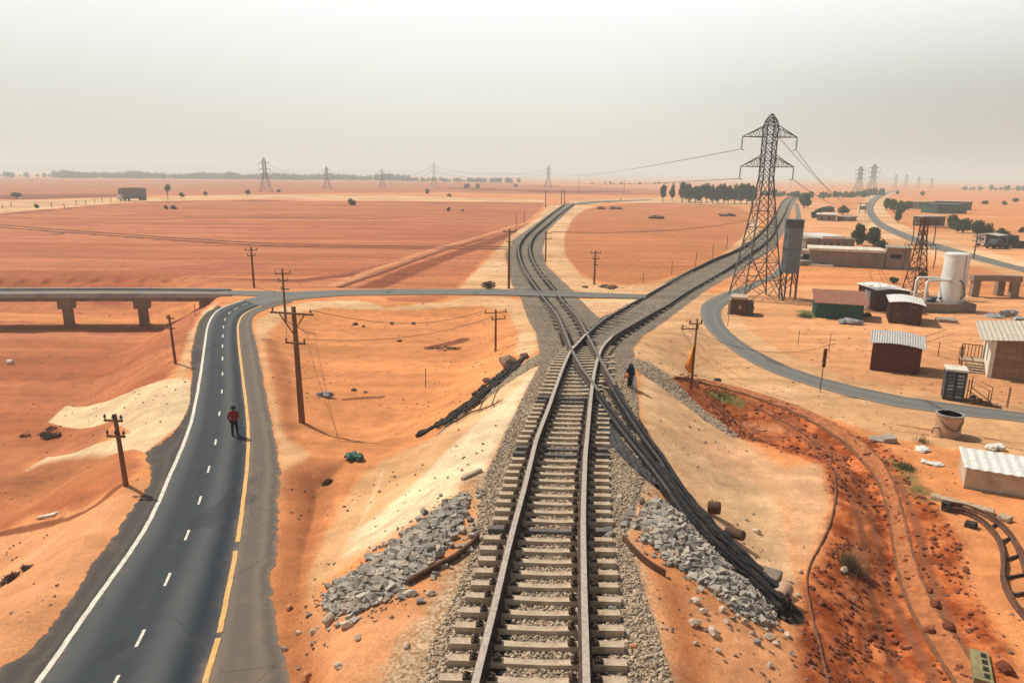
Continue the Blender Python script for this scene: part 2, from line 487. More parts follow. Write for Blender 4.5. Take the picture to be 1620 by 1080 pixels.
M['whitecloth'] = plain('white_sacking', (.62, .60, .55), .9, 0, .2, 7, (.35, .28, .2), .3)
M['greycloth'] = plain('grey_tarpaulin', (.24, .235, .23), .8, 0, .35, 4, (.10, .09, .08), .5, .3)
M['greenplastic'] = plain('green_plastic', (.012, .085, .05), .6, 0, .4, 6, (.05, .06, .03), .4)
M['truckgrey'] = plain('grey_canvas', (.17, .15, .145), .85, 0, .3, 1, (.2, .13, .1), .4)
M['truckwhite'] = plain('dusty_white_paint', (.55, .50, .44), .5, 0, .15, 1.5, (.3, .2, .14), .4)
M['tyre'] = plain('tyre_rubber', (.02, .02, .02), .9, 0, .3, 4)
M['glass'] = plain('dark_glass', (.02, .024, .028), .12, 0, .2, 2, spec=.6)
M['darkcar'] = plain('dark_paint', (.018, .024, .032), .35, 0, .3, 2, (.12, .09, .07), .3)
M['bark'] = plain('bark', (.13, .085, .055), .9, 0, .35, 4, None, 0, .4, (1, 1, .2))
M['leaf'] = leaf_mat('dark_foliage', (.016, .045, .015), (.052, .100, .030))
M['leaf2'] = leaf_mat('olive_foliage', (.028, .050, .014), (.09, .115, .034))
M['leaf3'] = leaf_mat('dusty_scrub', (.045, .05, .03), (.12, .11, .06))
M['twig'] = leaf_mat('dry_brush', (.05, .025, .018), (.15, .085, .06))
M['straw'] = leaf_mat('dry_grass', (.11, .08, .04), (.26, .19, .10))
M['grassblade'] = leaf_mat('green_grass', (.06, .075, .02), (.14, .15, .05))
M['rubble'] = stone_mat('grey_rubble', (.12, .105, .09), (.48, .42, .34))
M['ballast_stone'] = stone_mat('ballast_stone', (.19, .14, .095), (.62, .48, .33))
M['redclod'] = stone_mat('red_clods', (.10, .025, .012), (.24, .075, .035), (.3, .1, .05))
M['palestone'] = stone_mat('pale_stone', (.34, .24, .16), (.60, .48, .36))
M['brownrock'] = stone_mat('brown_rock', (.10, .06, .045), (.24, .15, .11))
M['orangestone'] = stone_mat('orange_stone', (.38, .15, .06), (.55, .25, .12))
def asphalt_mat(name, base, band, sand=.3):
    n = NB(name)
    s = n.N('ShaderNodeSeparateXYZ')
    n.L(n.tc.outputs['UV'], s.inputs[0])
    # worn wheel tracks: four paler and darker bands across the carriageway
    wob = n.math('MULTIPLY', n.math('SUBTRACT', n.noise(.15, 3), .5), .10)
    u = n.math('ADD', s.outputs[0], wob)
    wv = n.math('MULTIPLY', n.math('ADD', n.math('SINE', n.math('MULTIPLY', u, 6.2832 * 2.0)), 1.0), .5)
    wv2 = n.math('MULTIPLY', n.math('ADD', n.math('SINE', n.math('MULTIPLY', u, 6.2832 * 3.3)), 1.0), .5)
    k = n.math('ADD', n.math('MULTIPLY', wv, .65), n.math('MULTIPLY', wv2, .35))
    c = n.mix(k, base, band)
    f = n.noise(30, 3, .7)
    g = n.noise(1.1, 6, .7)
    c = n.mix(n.math('MULTIPLY', n.rng(f, .35, .7), .30), c, tuple(q * 1.5 for q in base))
    c = n.mix(n.math('MULTIPLY', n.rng(g, .50, .72), sand), c, (.25, .17, .11))
    cr = n.vor(.22, 'DISTANCE_TO_EDGE', n.map((1, 1, 1)))
    wig = n.noise(.6, 4)
    crack = n.rng(n.math('ADD', cr.outputs[0], n.math('MULTIPLY', n.math('SUBTRACT', wig, .5), .02)), 0.0, .006, 1, 0)
    c = n.mix(n.math('MULTIPLY', crack, .35), c, (.02, .02, .02))
    # dust blown in along both edges, and a few tarred repairs
    ed = n.math('ABSOLUTE', n.math('SUBTRACT', s.outputs[0], .5))
    dn = n.noise(.5, 5, .7)
    dustf = n.rng(n.math('ADD', ed, n.math('MULTIPLY', n.math('SUBTRACT', dn, .5), .30)), .40, .56)
    c = n.mix(n.math('MULTIPLY', dustf, .42), c, (.34, .20, .12))
    rpn = n.noise(.35, 2, .5, n.map((1, .35, 1)))
    c = n.mix(n.math('MULTIPLY', n.rng(rpn, .64, .66), .35), c, (.02, .021, .023))
    n.bump(f, .35, .01)
    return n.done(c, .85, 0, .14)
M['asphalt'] = asphalt_mat('asphalt', (.019, .025, .033), (.088, .097, .095), .08)
M['asphalt2'] = asphalt_mat('weathered_asphalt', (.12, .118, .105), (.175, .168, .145), .2)
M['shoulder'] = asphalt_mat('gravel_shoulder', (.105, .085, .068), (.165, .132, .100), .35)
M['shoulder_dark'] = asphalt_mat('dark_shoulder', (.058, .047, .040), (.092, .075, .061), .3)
# ------------------------------------------------------------------ mesh helpers
class MB:
    def __init__(s):
        s.v, s.f, s.mi, s.c = [], [], [], 0
    def add(s, V, Fc, mi=None):
        o = len(s.v)
        s.v += [tuple(map(float, p)) for p in V]
        s.f += [tuple(i + o for i in f) for f in Fc]
        s.mi += [s.c if mi is None else mi] * len(Fc)
        return s
    def bx(s, x0, x1, y0, y1, z0, z1, mi=None, R=None, O=None):
        V = [(x, y, z) for x in (x0, x1) for y in (y0, y1) for z in (z0, z1)]
        if R is not None:
            V = [R @ Vector(p) + (O or Vector()) for p in V]
        return s.add(V, [(0, 1, 3, 2), (4, 6, 7, 5), (0, 4, 5, 1), (2, 3, 7, 6), (0, 2, 6, 4), (1, 5, 7, 3)], mi)
    def tube(s, pts, r, n=6, r1=None, mi=None, cap=True):
        P = [Vector(p) for p in pts]
        m = len(P)
        V, Fc = [], []
        ref = None
        for i, p in enumerate(P):
            d = (P[min(i + 1, m - 1)] - P[max(i - 1, 0)])
            d = d.normalized() if d.length > 1e-9 else Vector((0, 0, 1))
            if ref is None:
                ref = Vector((0, 0, 1)) if abs(d.z) < .9 else Vector((1, 0, 0))
            a = d.cross(ref)
            a = a.normalized() if a.length > 1e-6 else d.orthogonal().normalized()
            b = a.cross(d).normalized()
            ref = b if abs(d.dot(Vector((0, 0, 1)))) > .9 else ref
            q = r if isinstance(r, (int, float)) else r[i]
            if r1 is not None:
                q = r + (r1 - r) * i / (m - 1)
            for k in range(n):
                t = 2 * math.pi * (k + .5) / n
                V.append(p + a * math.cos(t) * q + b * math.sin(t) * q)
        for i in range(m - 1):
            for k in range(n):
                Fc.append((i * n + k, i * n + (k + 1) % n, (i + 1) * n + (k + 1) % n, (i + 1) * n + k))
        if cap:
            Fc.append(tuple(range(n - 1, -1, -1)))
            Fc.append(tuple((m - 1) * n + k for k in range(n)))
        return s.add(V, Fc, mi)
    def bar(s, a, b, t, mi=None):
        return s.tube([a, b], t * .7071, 4, mi=mi)
    def lathe(s, prof, n=24, O=(0, 0, 0), mi=None):
        V, Fc = [], []
        for r, z in prof:
            for k in range(n):
                t = 2 * math.pi * k / n
                V.append((O[0] + r * math.cos(t), O[1] + r * math.sin(t), O[2] + z))
        for i in range(len(prof) - 1):
            for k in range(n):
                Fc.append((i * n + k, i * n + (k + 1) % n, (i + 1) * n + (k + 1) % n, (i + 1) * n + k))
        if prof[0][0] > 1e-4:
            Fc.append(tuple(range(n - 1, -1, -1)))
        if prof[-1][0] > 1e-4:
            Fc.append(tuple((len(prof) - 1) * n + k for k in range(n)))
        return s.add(V, Fc, mi)
    def prism(s, poly, z0, z1, mi=None):
        n = len(poly)
        V = [(*p, z0) for p in poly] + [(*p, z1) for p in poly]
        Fc = [tuple(range(n - 1, -1, -1)), tuple(range(n, 2 * n))] + [(i, (i + 1) % n, n + (i + 1) % n, n + i) for i in range(n)]
        return s.add(V, Fc, mi)
    def sweep(s, pts, prof, mis=None, cap=True):
        """profile (lateral, up) swept along 3-D points; lateral points to the right of travel"""
        P = np.asarray(pts, float)
        d = np.gradient(P, axis=0)
        d[:, 2] = 0
        d /= np.linalg.norm(d, axis=1)[:, None] + 1e-9
        R = np.c_[d[:, 1], -d[:, 0], np.zeros(len(d))]
        m, n = len(P), len(prof)
        V = [P[i] + R[i] * u + np.array([0, 0, q]) for i in range(m) for u, q in prof]
        Fc, mi = [], []
        for i in range(m - 1):
            for k in range(n):
                Fc.append((i * n + k, (i + 1) * n + k, (i + 1) * n + (k + 1) % n, i * n + (k + 1) % n))
                mi.append(mis[k] if mis else s.c)
        if cap:
            Fc += [tuple(range(n)), tuple((m - 1) * n + k for k in range(n - 1, -1, -1))]
            mi += [s.c, s.c]
        o = len(s.v)
        s.add(V, Fc)
        s.mi[-len(mi):] = mi
        return s
    def corr(s, x0, x1, y0, y1, zf, pitch=.16, amp=.022, th=.02, ny=6, mi=None):
        """corrugated sheet, ribs along y; zf(x, y) gives its height"""
        nx = max(4, int((x1 - x0) / pitch * 4))
        V, Fc = [], []
        for lay in (0, 1):
            for j in range(ny + 1):
                y = y0 + (y1 - y0) * j / ny
                for i in range(nx + 1):
                    x = x0 + (x1 - x0) * i / nx
                    V.append((x, y, zf(x, y) + amp * math.sin(2 * math.pi * (x - x0) / pitch) - lay * th))
        W = nx + 1
        o = W * (ny + 1)
        for j in range(ny):
            for i in range(nx):
                a = j * W + i
                Fc.append((a, a + 1, a + W + 1, a + W))
                Fc.append((o + a, o + a + W, o + a + W + 1, o + a + 1))
        for i in range(nx):
            Fc.append((i, o + i, o + i + 1, i + 1))
            b = ny * W + i
            Fc.append((b, b + 1, o + b + 1, o + b))
        for j in range(ny):
            a = j * W
            Fc.append((a, a + W, o + a + W, o + a))
            b = a + nx
            Fc.append((b, o + b, o + b + W, b + W))
        return s.add(V, Fc, mi)
    def ico(s, c, r, sq=(1, 1, 1), seed=0, rough=.25, mi=None, lev=1):
        bm = bmesh.new()
        bmesh.ops.create_icosphere(bm, subdivisions=lev, radius=1)
        rr = random.Random(seed)
        rot = Matrix.Rotation(rr.uniform(0, 6.28), 3, 'Z') @ Matrix.Rotation(rr.uniform(-.5, .5), 3, 'X')
        V = []
        for v in bm.verts:
            p = v.co * (1 + rr.uniform(-rough, rough))
            p = rot @ Vector((p.x * sq[0], p.y * sq[1], p.z * sq[2]))
            V.append(Vector(c) + p * r)
        Fc = [[v.index for v in f.verts] for f in bm.faces]
        bm.free()
        return s.add(V, Fc, mi)
    def build(s, name, mat, parent=None, smooth_=False, loc=None, rz=None):
        me = bpy.data.meshes.new(name)
        me.from_pydata(s.v, [], s.f)
        mats = mat if isinstance(mat, (list, tuple)) else [mat]
        for m in mats:
            me.materials.append(M[m] if isinstance(m, str) else m)
        if len(mats) > 1:
            me.polygons.foreach_set('material_index', s.mi)
        if smooth_:
            me.polygons.foreach_set('use_smooth', [True] * len(me.polygons))
        me.validate()
        me.update()
        o = bpy.data.objects.new(name, me)
        C.objects.link(o)
        if loc is not None:
            o.location = loc
        if rz is not None:
            o.rotation_euler[2] = rz
        if parent is not None:
            o.parent = parent
        return o
def npmesh(name, V, Fq, mat, attrs=None, smooth_=False, parent=None, face_rnd=None):
    """big mesh straight from arrays; Fq is (n,3) or (n,4)"""
    V = np.asarray(V, np.float32)
    Fq = np.asarray(Fq, np.int32)
    me = bpy.data.meshes.new(name)
    me.vertices.add(len(V))
    me.vertices.foreach_set('co', V.ravel())
    k = Fq.shape[1]
    me.loops.add(Fq.size)
    me.loops.foreach_set('vertex_index', Fq.ravel())
    me.polygons.add(len(Fq))
    me.polygons.foreach_set('loop_start', np.arange(0, Fq.size, k, dtype=np.int32))
    me.polygons.foreach_set('loop_total', np.full(len(Fq), k, np.int32))
    me.polygons.foreach_set('use_smooth', np.full(len(Fq), bool(smooth_)))
    for n_, a in (attrs or {}).items():
        at = me.attributes.new(n_, 'FLOAT', 'POINT')
        at.data.foreach_set('value', np.asarray(a, np.float32))
    if face_rnd is not None:
        at = me.attributes.new('rnd', 'FLOAT', 'FACE')
        at.data.foreach_set('value', np.asarray(face_rnd, np.float32))
    me.update(calc_edges=True)
    me.materials.append(M[mat] if isinstance(mat, str) else mat)
    o = bpy.data.objects.new(name, me)
    C.objects.link(o)
    if parent is not None:
        o.parent = parent
    return o
def tag(o, label=None, cat=None, group=None, kind=None):
    for k, v in (('label', label), ('category', cat), ('group', group), ('kind', kind)):
        if v:
            o[k] = v
    return o
def E(name, loc, rz=0.0, label=None, cat=None, group=None):
    o = bpy.data.objects.new(name, None)
    o.empty_display_size = .3
    C.objects.link(o)
    o.location = tuple(map(float, loc))
    o.rotation_euler[2] = rz
    return tag(o, label, cat, group)
def copy_tree(o, parent=None):
    c = o.copy()
    C.objects.link(c)
    c.parent = parent
    for ch in list(o.children):
        copy_tree(ch, c)
    return c
def frame(pa, pb):
    """ground points of two photo pixels -> origin, heading, width of the line between them"""
    a, b = G([pa, pb])
    return Vector(a), math.atan2(b[1] - a[1], b[0] - a[0]), float(np.hypot(*(b - a)[:2]))
ICO = bmesh.new()
bmesh.ops.create_icosphere(ICO, subdivisions=1, radius=1)
ICO_V = np.array([v.co[:] for v in ICO.verts])
ICO_F = np.array([[v.index for v in f.verts] for f in ICO.faces])
ICO.free()
CUBE_V = np.array([(x, y, z) for x in (-.8, .8) for y in (-.8, .8) for z in (-.8, .8)], float)
CUBE_F = np.array([(0, 1, 3), (0, 3, 2), (4, 6, 7), (4, 7, 5), (0, 4, 5), (0, 5, 1), (2, 3, 7), (2, 7, 6), (0, 2, 6), (0, 6, 4), (1, 5, 7), (1, 7, 3)])
def stones(name, pos, size, mat, rough=.3, flatz=.65, sink=.3, parent=None, long_=1.0, angular=False):
    """many irregular stones in one mesh (pos xyz, size per stone)"""
    n = len(pos)
    BV, BF = (CUBE_V, CUBE_F) if angular else (ICO_V, ICO_F)
    k = rng.uniform(1 - rough, 1 + rough, (n, len(BV), 1)) * BV[None]
    if angular:
        k = k + rng.uniform(-.26, .26, k.shape)
    k = k * rng.uniform(.7, 1.3, (n, 1, 3)) * np.array([long_, 1, flatz])
    a = rng.uniform(0, 6.28, n)
    ca, sa = np.cos(a)[:, None], np.sin(a)[:, None]
    tl = rng.uniform(-.6, .6, n)[:, None] if angular else rng.uniform(-.5, .5, n)[:, None]
    x, y, z = k[..., 0], k[..., 1], k[..., 2]
    y, z = y * np.cos(tl) - z * np.sin(tl), y * np.sin(tl) + z * np.cos(tl)
    q = np.stack([x * ca - y * sa, x * sa + y * ca, z + flatz * (1 - 2 * sink)], -1) * np.asarray(size)[:, None, None]
    V = (q + np.asarray(pos)[:, None, :]).reshape(-1, 3)
    Fc = (BF[None] + (np.arange(n) * len(BV))[:, None, None]).reshape(-1, 3)
    return npmesh(name, V, Fc, mat, parent=parent, face_rnd=np.repeat(rng.uniform(0, 1, n), len(BF)))
def leaves(name, blobs, n, size, mat, parent=None, asp=.55, up=.25):
    """n leaf-sized quads spread through a union of ellipsoid clumps: (cx,cy,cz,rx,ry,rz)"""
    B = np.asarray(blobs, float)
    wt = B[:, 3] * B[:, 4] * B[:, 5]
    idx = rng.choice(len(B), n, p=wt / wt.sum())
    d = rng.normal(size=(n, 3))
    d /= np.linalg.norm(d, axis=1)[:, None]
    r = rng.uniform(.25, 1.0, n)[:, None] ** .6 * rng.uniform(.85, 1.12, (n, 1))
    P = B[idx, :3] + d * r * B[idx, 3:]
    nr = d * .6 + rng.normal(size=(n, 3)) * .6 + np.array([0, 0, up])
    nr /= np.linalg.norm(nr, axis=1)[:, None]
    t = np.cross(nr, rng.normal(size=(n, 3)))
    t /= np.linalg.norm(t, axis=1)[:, None] + 1e-9
    b = np.cross(nr, t)
    s_ = (size * rng.uniform(.6, 1.4, n))[:, None]
    V = np.stack([P - t * s_, P - b * s_ * asp, P + t * s_, P + b * s_ * asp], 1).reshape(-1, 3)
    Fc = np.arange(4 * n).reshape(n, 4)
    return npmesh(name, V, Fc, mat, parent=parent, face_rnd=rng.uniform(0, 1, n))
def blades(name, pos, h, mat, spread=.5, w=.015, parent=None):
    """thin upright blades, pos (n,3)"""
    n = len(pos)
    pos = np.asarray(pos, float)
    a = rng.uniform(0, 6.28, n)
    hh = h * rng.uniform(.5, 1.2, n)
    ln = rng.uniform(0, spread, n)
    dx = np.c_[np.cos(a), np.sin(a), np.zeros(n)]
    sx = np.c_[-np.sin(a), np.cos(a), np.zeros(n)] * w
    tip = pos + dx * (hh * ln)[:, None] + np.c_[np.zeros((n, 2)), hh * np.sqrt(1 - np.minimum(ln, .95) ** 2)]
    V = np.stack([pos - sx, pos + sx, tip], 1).reshape(-1, 3)
    return npmesh(name, V, np.arange(3 * n).reshape(n, 3), mat, parent=parent, face_rnd=rng.uniform(0, 1, n))
# ------------------------------------------------------------------ ground: soil zones
def GP(pts):
    return G(pts)[:, :2]
def smoothpoly(pts, n=60):
    q = crom(list(pts) + [pts[0]], n + 1)[:-1]
    return GP(q)
ZONES = {}   # name: (list of world polygons, list of (world line, halfwidth), cap)
ZONES['rust'] = ([GP([(-500, 452), (-500, 380), (0, 338), (200, 321), (300, 317), (560, 318.5), (862, 321.5), (850, 337), (822, 360), (775, 405), (735, 438), (722, 456), (500, 456), (392, 458)]),
                  GP([(-260, 1010), (-60, 905), (0, 838), (60, 815), (130, 805), (185, 775), (200, 765), (225, 735), (210, 712), (130, 724), (38, 744), (60, 728), (150, 700), (174, 668), (78, 666), (95, 645), (190, 628), (262, 600), (292, 560), (300, 522), (330, 486), (345, 474), (-500, 474)]),
                  GP([(1048, 310), (900, 308), (700, 304), (400, 307), (150, 311), (0, 315), (-500, 322), (-500, 290), (0, 282), (400, 286), (800, 290), (1050, 300)]),
                  GP([(612, 470), (700, 467), (712, 472), (680, 478), (620, 476)])], [], 30)
ZONES['nefield'] = ([smoothpoly([(908, 338), (955, 326), (1060, 321), (1170, 329), (1186, 345), (1182, 362), (1150, 395), (1100, 423), (1030, 445), (960, 448), (920, 432), (896, 405), (890, 378)])], [], 30)
ZONES['cream'] = ([GP([(724, 458), (775, 408), (808, 372), (850, 345), (866, 326), (895, 322), (860, 352), (814, 380), (797, 400), (806, 440), (812, 458)]),
                   GP([(868, 365), (890, 340), (914, 322), (960, 319), (925, 331), (905, 347), (893, 372), (893, 402), (918, 435), (955, 452), (1030, 450), (1100, 428), (1150, 400), (1184, 366), (1187, 345), (1202, 345), (1200, 372), (1180, 396), (1097, 432), (1025, 470), (905, 459), (866, 418), (858, 396)]),
                   GP([(908, 474), (1025, 472), (948, 503)]),
                   GP([(845, 560), (851, 545), (846, 515), (828, 478), (800, 469), (740, 470), (700, 478), (612, 486), (560, 474), (480, 478), (430, 492), (408, 505), (402, 520), (420, 592), (436, 690), (444, 745), (445, 800), (470, 770), (492, 745), (488, 715), (455, 695), (440, 640), (418, 545), (425, 525), (450, 498), (520, 486), (620, 492), (700, 487), (760, 484), (805, 492), (820, 525), (815, 560), (835, 566)]),
                   GP([(852, 575), (790, 700), (770, 747), (735, 762), (720, 790), (640, 840), (560, 885), (500, 925), (487, 960), (486, 915), (505, 870), (540, 800), (580, 745), (640, 712), (690, 690), (760, 640), (835, 578)]),
                   GP([(1006, 575), (1003, 552), (1019, 531), (1066, 497), (1118, 460), (1108, 490), (1125, 535), (1190, 588), (1290, 622), (1400, 650), (1520, 668), (1700, 690), (1700, 770), (1520, 712), (1400, 690), (1270, 645), (1130, 603), (1060, 598), (1030, 580)]),
                   GP([(1012, 580), (1080, 625), (1160, 690), (1220, 745), (1240, 800), (1260, 900), (1262, 985), (1180, 880), (1110, 805), (1060, 752), (1018, 670)]),
                   GP([(-200, 920), (0, 845), (80, 818), (180, 785), (215, 762), (240, 762), (190, 832), (105, 957), (45, 1030), (0, 1062), (-60, 1140), (-260, 1150)]),
                   GP([(300, 600), (303, 560), (312, 520), (345, 478), (322, 492), (300, 530), (285, 575), (270, 602)]),
                   GP([(-400, 352), (0, 336), (200, 320), (400, 314), (600, 317), (862, 320), (860, 316), (600, 309), (400, 309), (200, 313), (0, 318), (-400, 330)]),
                   GP([(900, 320), (1050, 321), (1190, 326), (1200, 318), (1050, 313), (900, 316)])],
                  [(wSO[20:], 2.6), (wSI[20:], 2.0), (wFO, 4.0), (wFI, 5.0)], 20)
ZONES['yard'] = ([GP([(1085, 505), (1112, 470), (1160, 455), (1270, 452), (1400, 452), (1560, 470), (1720, 480), (1800, 690), (1620, 690), (1400, 660), (1200, 600), (1120, 545)]), GP([(1265, 385), (1262, 340), (1262, 322), (1290, 318), (1360, 335), (1400, 372), (1460, 395), (1540, 415), (1500, 425), (1440, 395), (1300, 392)]), GP([(1440, 372), (1540, 362), (1700, 385), (1800, 440), (1620, 415), (1500, 392)])], [], 12)
ZONES['tan'] = ([ZONES['cream'][0].pop(7), GP([(1060, 935), (1110, 950), (1180, 980), (1230, 1000), (1262, 985), (1268, 1130), (1130, 1130), (1115, 1010)]), GP([(490, 950), (560, 975), (640, 950), (700, 905), (660, 1000), (625, 1130), (520, 1130), (488, 1010)])], [], 12)
ZONES['pale'] = ([GP([(852, 580), (790, 700), (768, 750), (735, 762), (690, 800), (610, 850), (545, 880), (560, 840), (640, 780), (720, 700), (790, 640)])], [], 8)
ZONES['paving'] = ([GP([(105, 641), (200, 622), (301, 600), (301, 640), (284, 672), (229, 716), (185, 716), (110, 728), (35, 746), (75, 722), (150, 702), (208, 684), (176, 666), (76, 667)])], [], 5)
ZONES['slope'] = ([GP([(1085, 690), (1165, 690), (1240, 740), (1300, 730), (1315, 800), (1285, 880), (1262, 900), (1235, 800), (1190, 760), (1130, 735)])], [], 8)
ZONES['brown'] = ([smoothpoly([(10, 765), (60, 735), (130, 722), (195, 722), (212, 735), (180, 755), (120, 768), (60, 785), (20, 790)], 40),
                   smoothpoly([(418, 535), (440, 545), (462, 600), (470, 690), (500, 700), (452, 690), (440, 640)], 40),
                   GP([(446, 745), (490, 722), (540, 728), (536, 770), (505, 850), (487, 905), (484, 980), (520, 1140), (455, 1140), (430, 935), (440, 850)]),
                   GP([(1040, 905), (1075, 930), (1110, 1000), (1120, 1125), (1035, 1125), (1060, 1020)]),
                   GP([(660, 1125), (640, 1030), (700, 930), (760, 850), (700, 960), (668, 1050)])], [], 6)
ZONES['red'] = ([GP([(1052, 597), (1130, 603), (1250, 638), (1395, 703), (1430, 730), (1470, 785), (1500, 830), (1530, 860), (1522, 905), (1560, 960), (1600, 1030), (1700, 1250), (1270, 1250), (1262, 1010), (1272, 920), (1298, 880), (1318, 800), (1300, 735), (1240, 715), (1165, 690), (1100, 642)])], [], 8)
ZONES['redlight'] = ([GP([(1150, 655), (1235, 668), (1250, 680), (1205, 686), (1165, 670)])], [], 4)
ZONES['green'] = ([GP([(1120, 616), (1180, 632), (1175, 640), (1130, 630)]), GP([(1408, 725), (1425, 738), (1470, 780), (1462, 790), (1425, 752)]), GP([(1262, 490), (1290, 492), (1289, 504), (1265, 503)])], [], 5)
ZONES['ballast'] = ([GP([(893, 322), (853, 350), (814, 378), (799, 401), (810, 450), (825, 474), (848, 528), (853, 555), (853, 580), (833, 616), (786, 715), (768, 750), (740, 900), (660, 1130), (1075, 1130), (1055, 1040), (1020, 930), (990, 850), (1012, 790), (1020, 760), (1014, 700), (1008, 620), (1005, 575), (1002, 552), (1020, 530), (1066, 497), (1118, 459), (1164, 432), (1222, 396), (1246, 360), (1252, 330), (1268, 308), (1256, 308), (1236, 318), (1224, 345), (1203, 368), (1175, 388), (1097, 430), (1027, 469), (948, 503), (918, 474), (905, 458), (864, 420), (858, 396), (866, 365), (913, 322)]),
                     GP([(1005, 566), (1030, 575), (1085, 620), (1170, 688), (1160, 692), (1075, 634), (1012, 590), (1003, 580)]),
                     GP([(853, 560), (835, 570), (780, 612), (720, 655), (690, 690), (735, 655), (800, 608), (852, 577)])], [], 10)
ZONES['sandgravel'] = ([GP([(768, 747), (800, 760), (830, 760), (720, 1130), (560, 1130), (640, 1010), (700, 920), (735, 860), (745, 790), (738, 762)]),
                        GP([(930, 765), (1020, 757), (1045, 775), (1012, 800), (1000, 850), (1030, 930), (1080, 1130), (985, 1130)])], [], 6)
RA_L, RA_R = G(crom(A_L, 110)), G(crom(A_R, 110))
RB_L, RB_R = G(crom(B_L, 110)), G(crom(B_R, 110))
ZONES['shade_stain'] = ([], [(RA_L[:, :2] + [.18, 0], .42), (RA_R[:, :2] + [.2, 0], .46), (RB_L[:60, :2] + [.1, 0], .5), (RB_R[:60, :2] + [.1, 0], .5), (GP(crom([(985, 672), (1020, 722), (1052, 762), (1096, 815), (1146, 870), (1195, 920), (1236, 962)], 40)), .75)], 3)  # rail shadow painted darker and wider on ballast, plus dark bed under fallen rails
ZONES['furrow'] = ([GP([(560, 456), (640, 424), (740, 390), (820, 362), (835, 352), (842, 352), (800, 378), (720, 408), (650, 437), (610, 456)]),
                    GP([(-500, 449), (0, 443), (250, 441), (470, 442), (580, 430), (680, 400), (560, 437), (470, 447), (250, 446), (0, 449), (-500, 456)]),
                    GP([(0, 338), (200, 321), (400, 316.5), (860, 321.5), (860, 323), (400, 318), (200, 322.5), (0, 341)]),
                    GP([(0, 316), (200, 312), (200, 306), (0, 308)]), GP([(1050, 302), (900, 302), (700, 296), (700, 299), (900, 306)]),
                    GP([(1090, 321.5), (1180, 324), (1185, 327), (1090, 323.5)])],
                   [], 12)
ZONES['ruts'] = ([], [(GP(crom(q, 40)), hw) for q, hw in (
    ([(-40, 352), (150, 367), (420, 385), (640, 389), (800, 391)], .55), ([(-40, 357), (150, 372), (420, 390), (640, 394), (800, 395)], .55),
    ([(900, 379), (1000, 377), (1100, 372), (1184, 366)], .45), ([(680, 550), (700, 546), (725, 540), (735, 537)], .6), ([(545, 632), (565, 630), (605, 628)], .25),
    ([(0, 343), (200, 345), (400, 341), (620, 345)], .7), ([(-40, 375), (60, 372), (110, 370)], .5), ([(470, 447), (520, 440), (600, 420), (640, 410)], .35),
    ([(-20, 848), (60, 832), (110, 820), (150, 800), (175, 780), (194, 766)], .22),
    ([(1290, 535), (1340, 548), (1420, 545), (1500, 520)], .09), ([(1295, 541), (1345, 555), (1425, 552), (1510, 527)], .09),
    ([(1330, 600), (1400, 612), (1480, 618)], .07), ([(1420, 672), (1500, 684), (1620, 702)], .09), ([(1410, 680), (1500, 693), (1620, 712)], .09),
    ([(1090, 520), (1120, 560), (1180, 600), (1260, 626)], .06), ([(1075, 515), (1105, 560), (1170, 606), (1250, 632)], .06),
    ([(560, 520), (640, 508), (730, 500), (800, 497)], .10), ([(470, 600), (560, 590), (680, 585), (790, 560)], .06),
    ([(1160, 652), (1205, 648), (1240, 656), (1262, 672), (1240, 688), (1200, 692), (1165, 680), (1150, 662)], .10),
    ([(1290, 690), (1340, 742), (1372, 800), (1390, 870), (1404, 930), (1438, 1000), (1490, 1100)], .16), ([(1225, 664), (1285, 706), (1338, 772), (1366, 850), (1376, 930), (1396, 1010), (1436, 1100)], .15), ([(1418, 755), (1450, 830), (1468, 900), (1500, 980), (1560, 1090)], .17),
    ([(1170, 660), (1180, 684), (1215, 697), (1262, 690)], .10), ([(1130, 618), (1200, 640), (1262, 672), (1290, 700)], .10))], 4)
ZONES['trail'] = ([], [(GP(crom(q, 24)), hw) for q, hw in (([(607, 742), (590, 785), (566, 835), (546, 872)], .10), ([(548, 866), (600, 838), (650, 802), (694, 768)], .09))], 3)
ZONES['redlight'][1].append((GP(crom([(1362, 800), (1354, 872), (1346, 920), (1366, 987), (1407, 1050), (1450, 1090)], 24)), .05))
ZONES['furrowpale'] = ([], [(GP(crom([(525, 452), (600, 424), (680, 396), (760, 374), (830, 352)], 24)), .8)], 8)
def zone_values(P):
    out = {}
    for k, (polys, lines, M_) in ZONES.items():
        v = np.full(len(P), float(M_))
        for p in polys:
            v = np.minimum(v, sdf(P, p, M_))
        for l, hw in lines:
            v = np.minimum(v, ldist(P, l, M_) - hw)
        out['z_' + k] = v
    return out
# fan of rings round the viewpoint: fine near and in front, coarse behind and far away
_r = [6.0]
while _r[-1] < 11000:
    r_ = _r[-1]
    _r.append(r_ + max(.09, min(2.3 * r_ * r_ / (H * F), r_ * .2)))
_r = np.array(_r)
_th = np.unique(np.r_[np.linspace(-42, 42, 640), np.linspace(-70, -42, 60), np.linspace(42, 70, 60), np.linspace(70, 290, 70)])
_th = np.radians(_th[:-1])
gx = np.outer(_r, np.sin(_th)).ravel()
gy = np.outer(_r, np.cos(_th)).ravel()
GPTS = np.c_[gx, gy]
gz = hgt(GPTS)
nr_, nth = len(_r), len(_th)
ii = np.arange(nr_ - 1)[:, None] * nth
jj = np.arange(nth)[None]
quads = np.stack([ii + jj, ii + nth + jj, ii + nth + (jj + 1) % nth, ii + (jj + 1) % nth], -1).reshape(-1, 4)
inner = np.array([[0.0, 0.0, float(hgt([(0, 0)])[0])]])
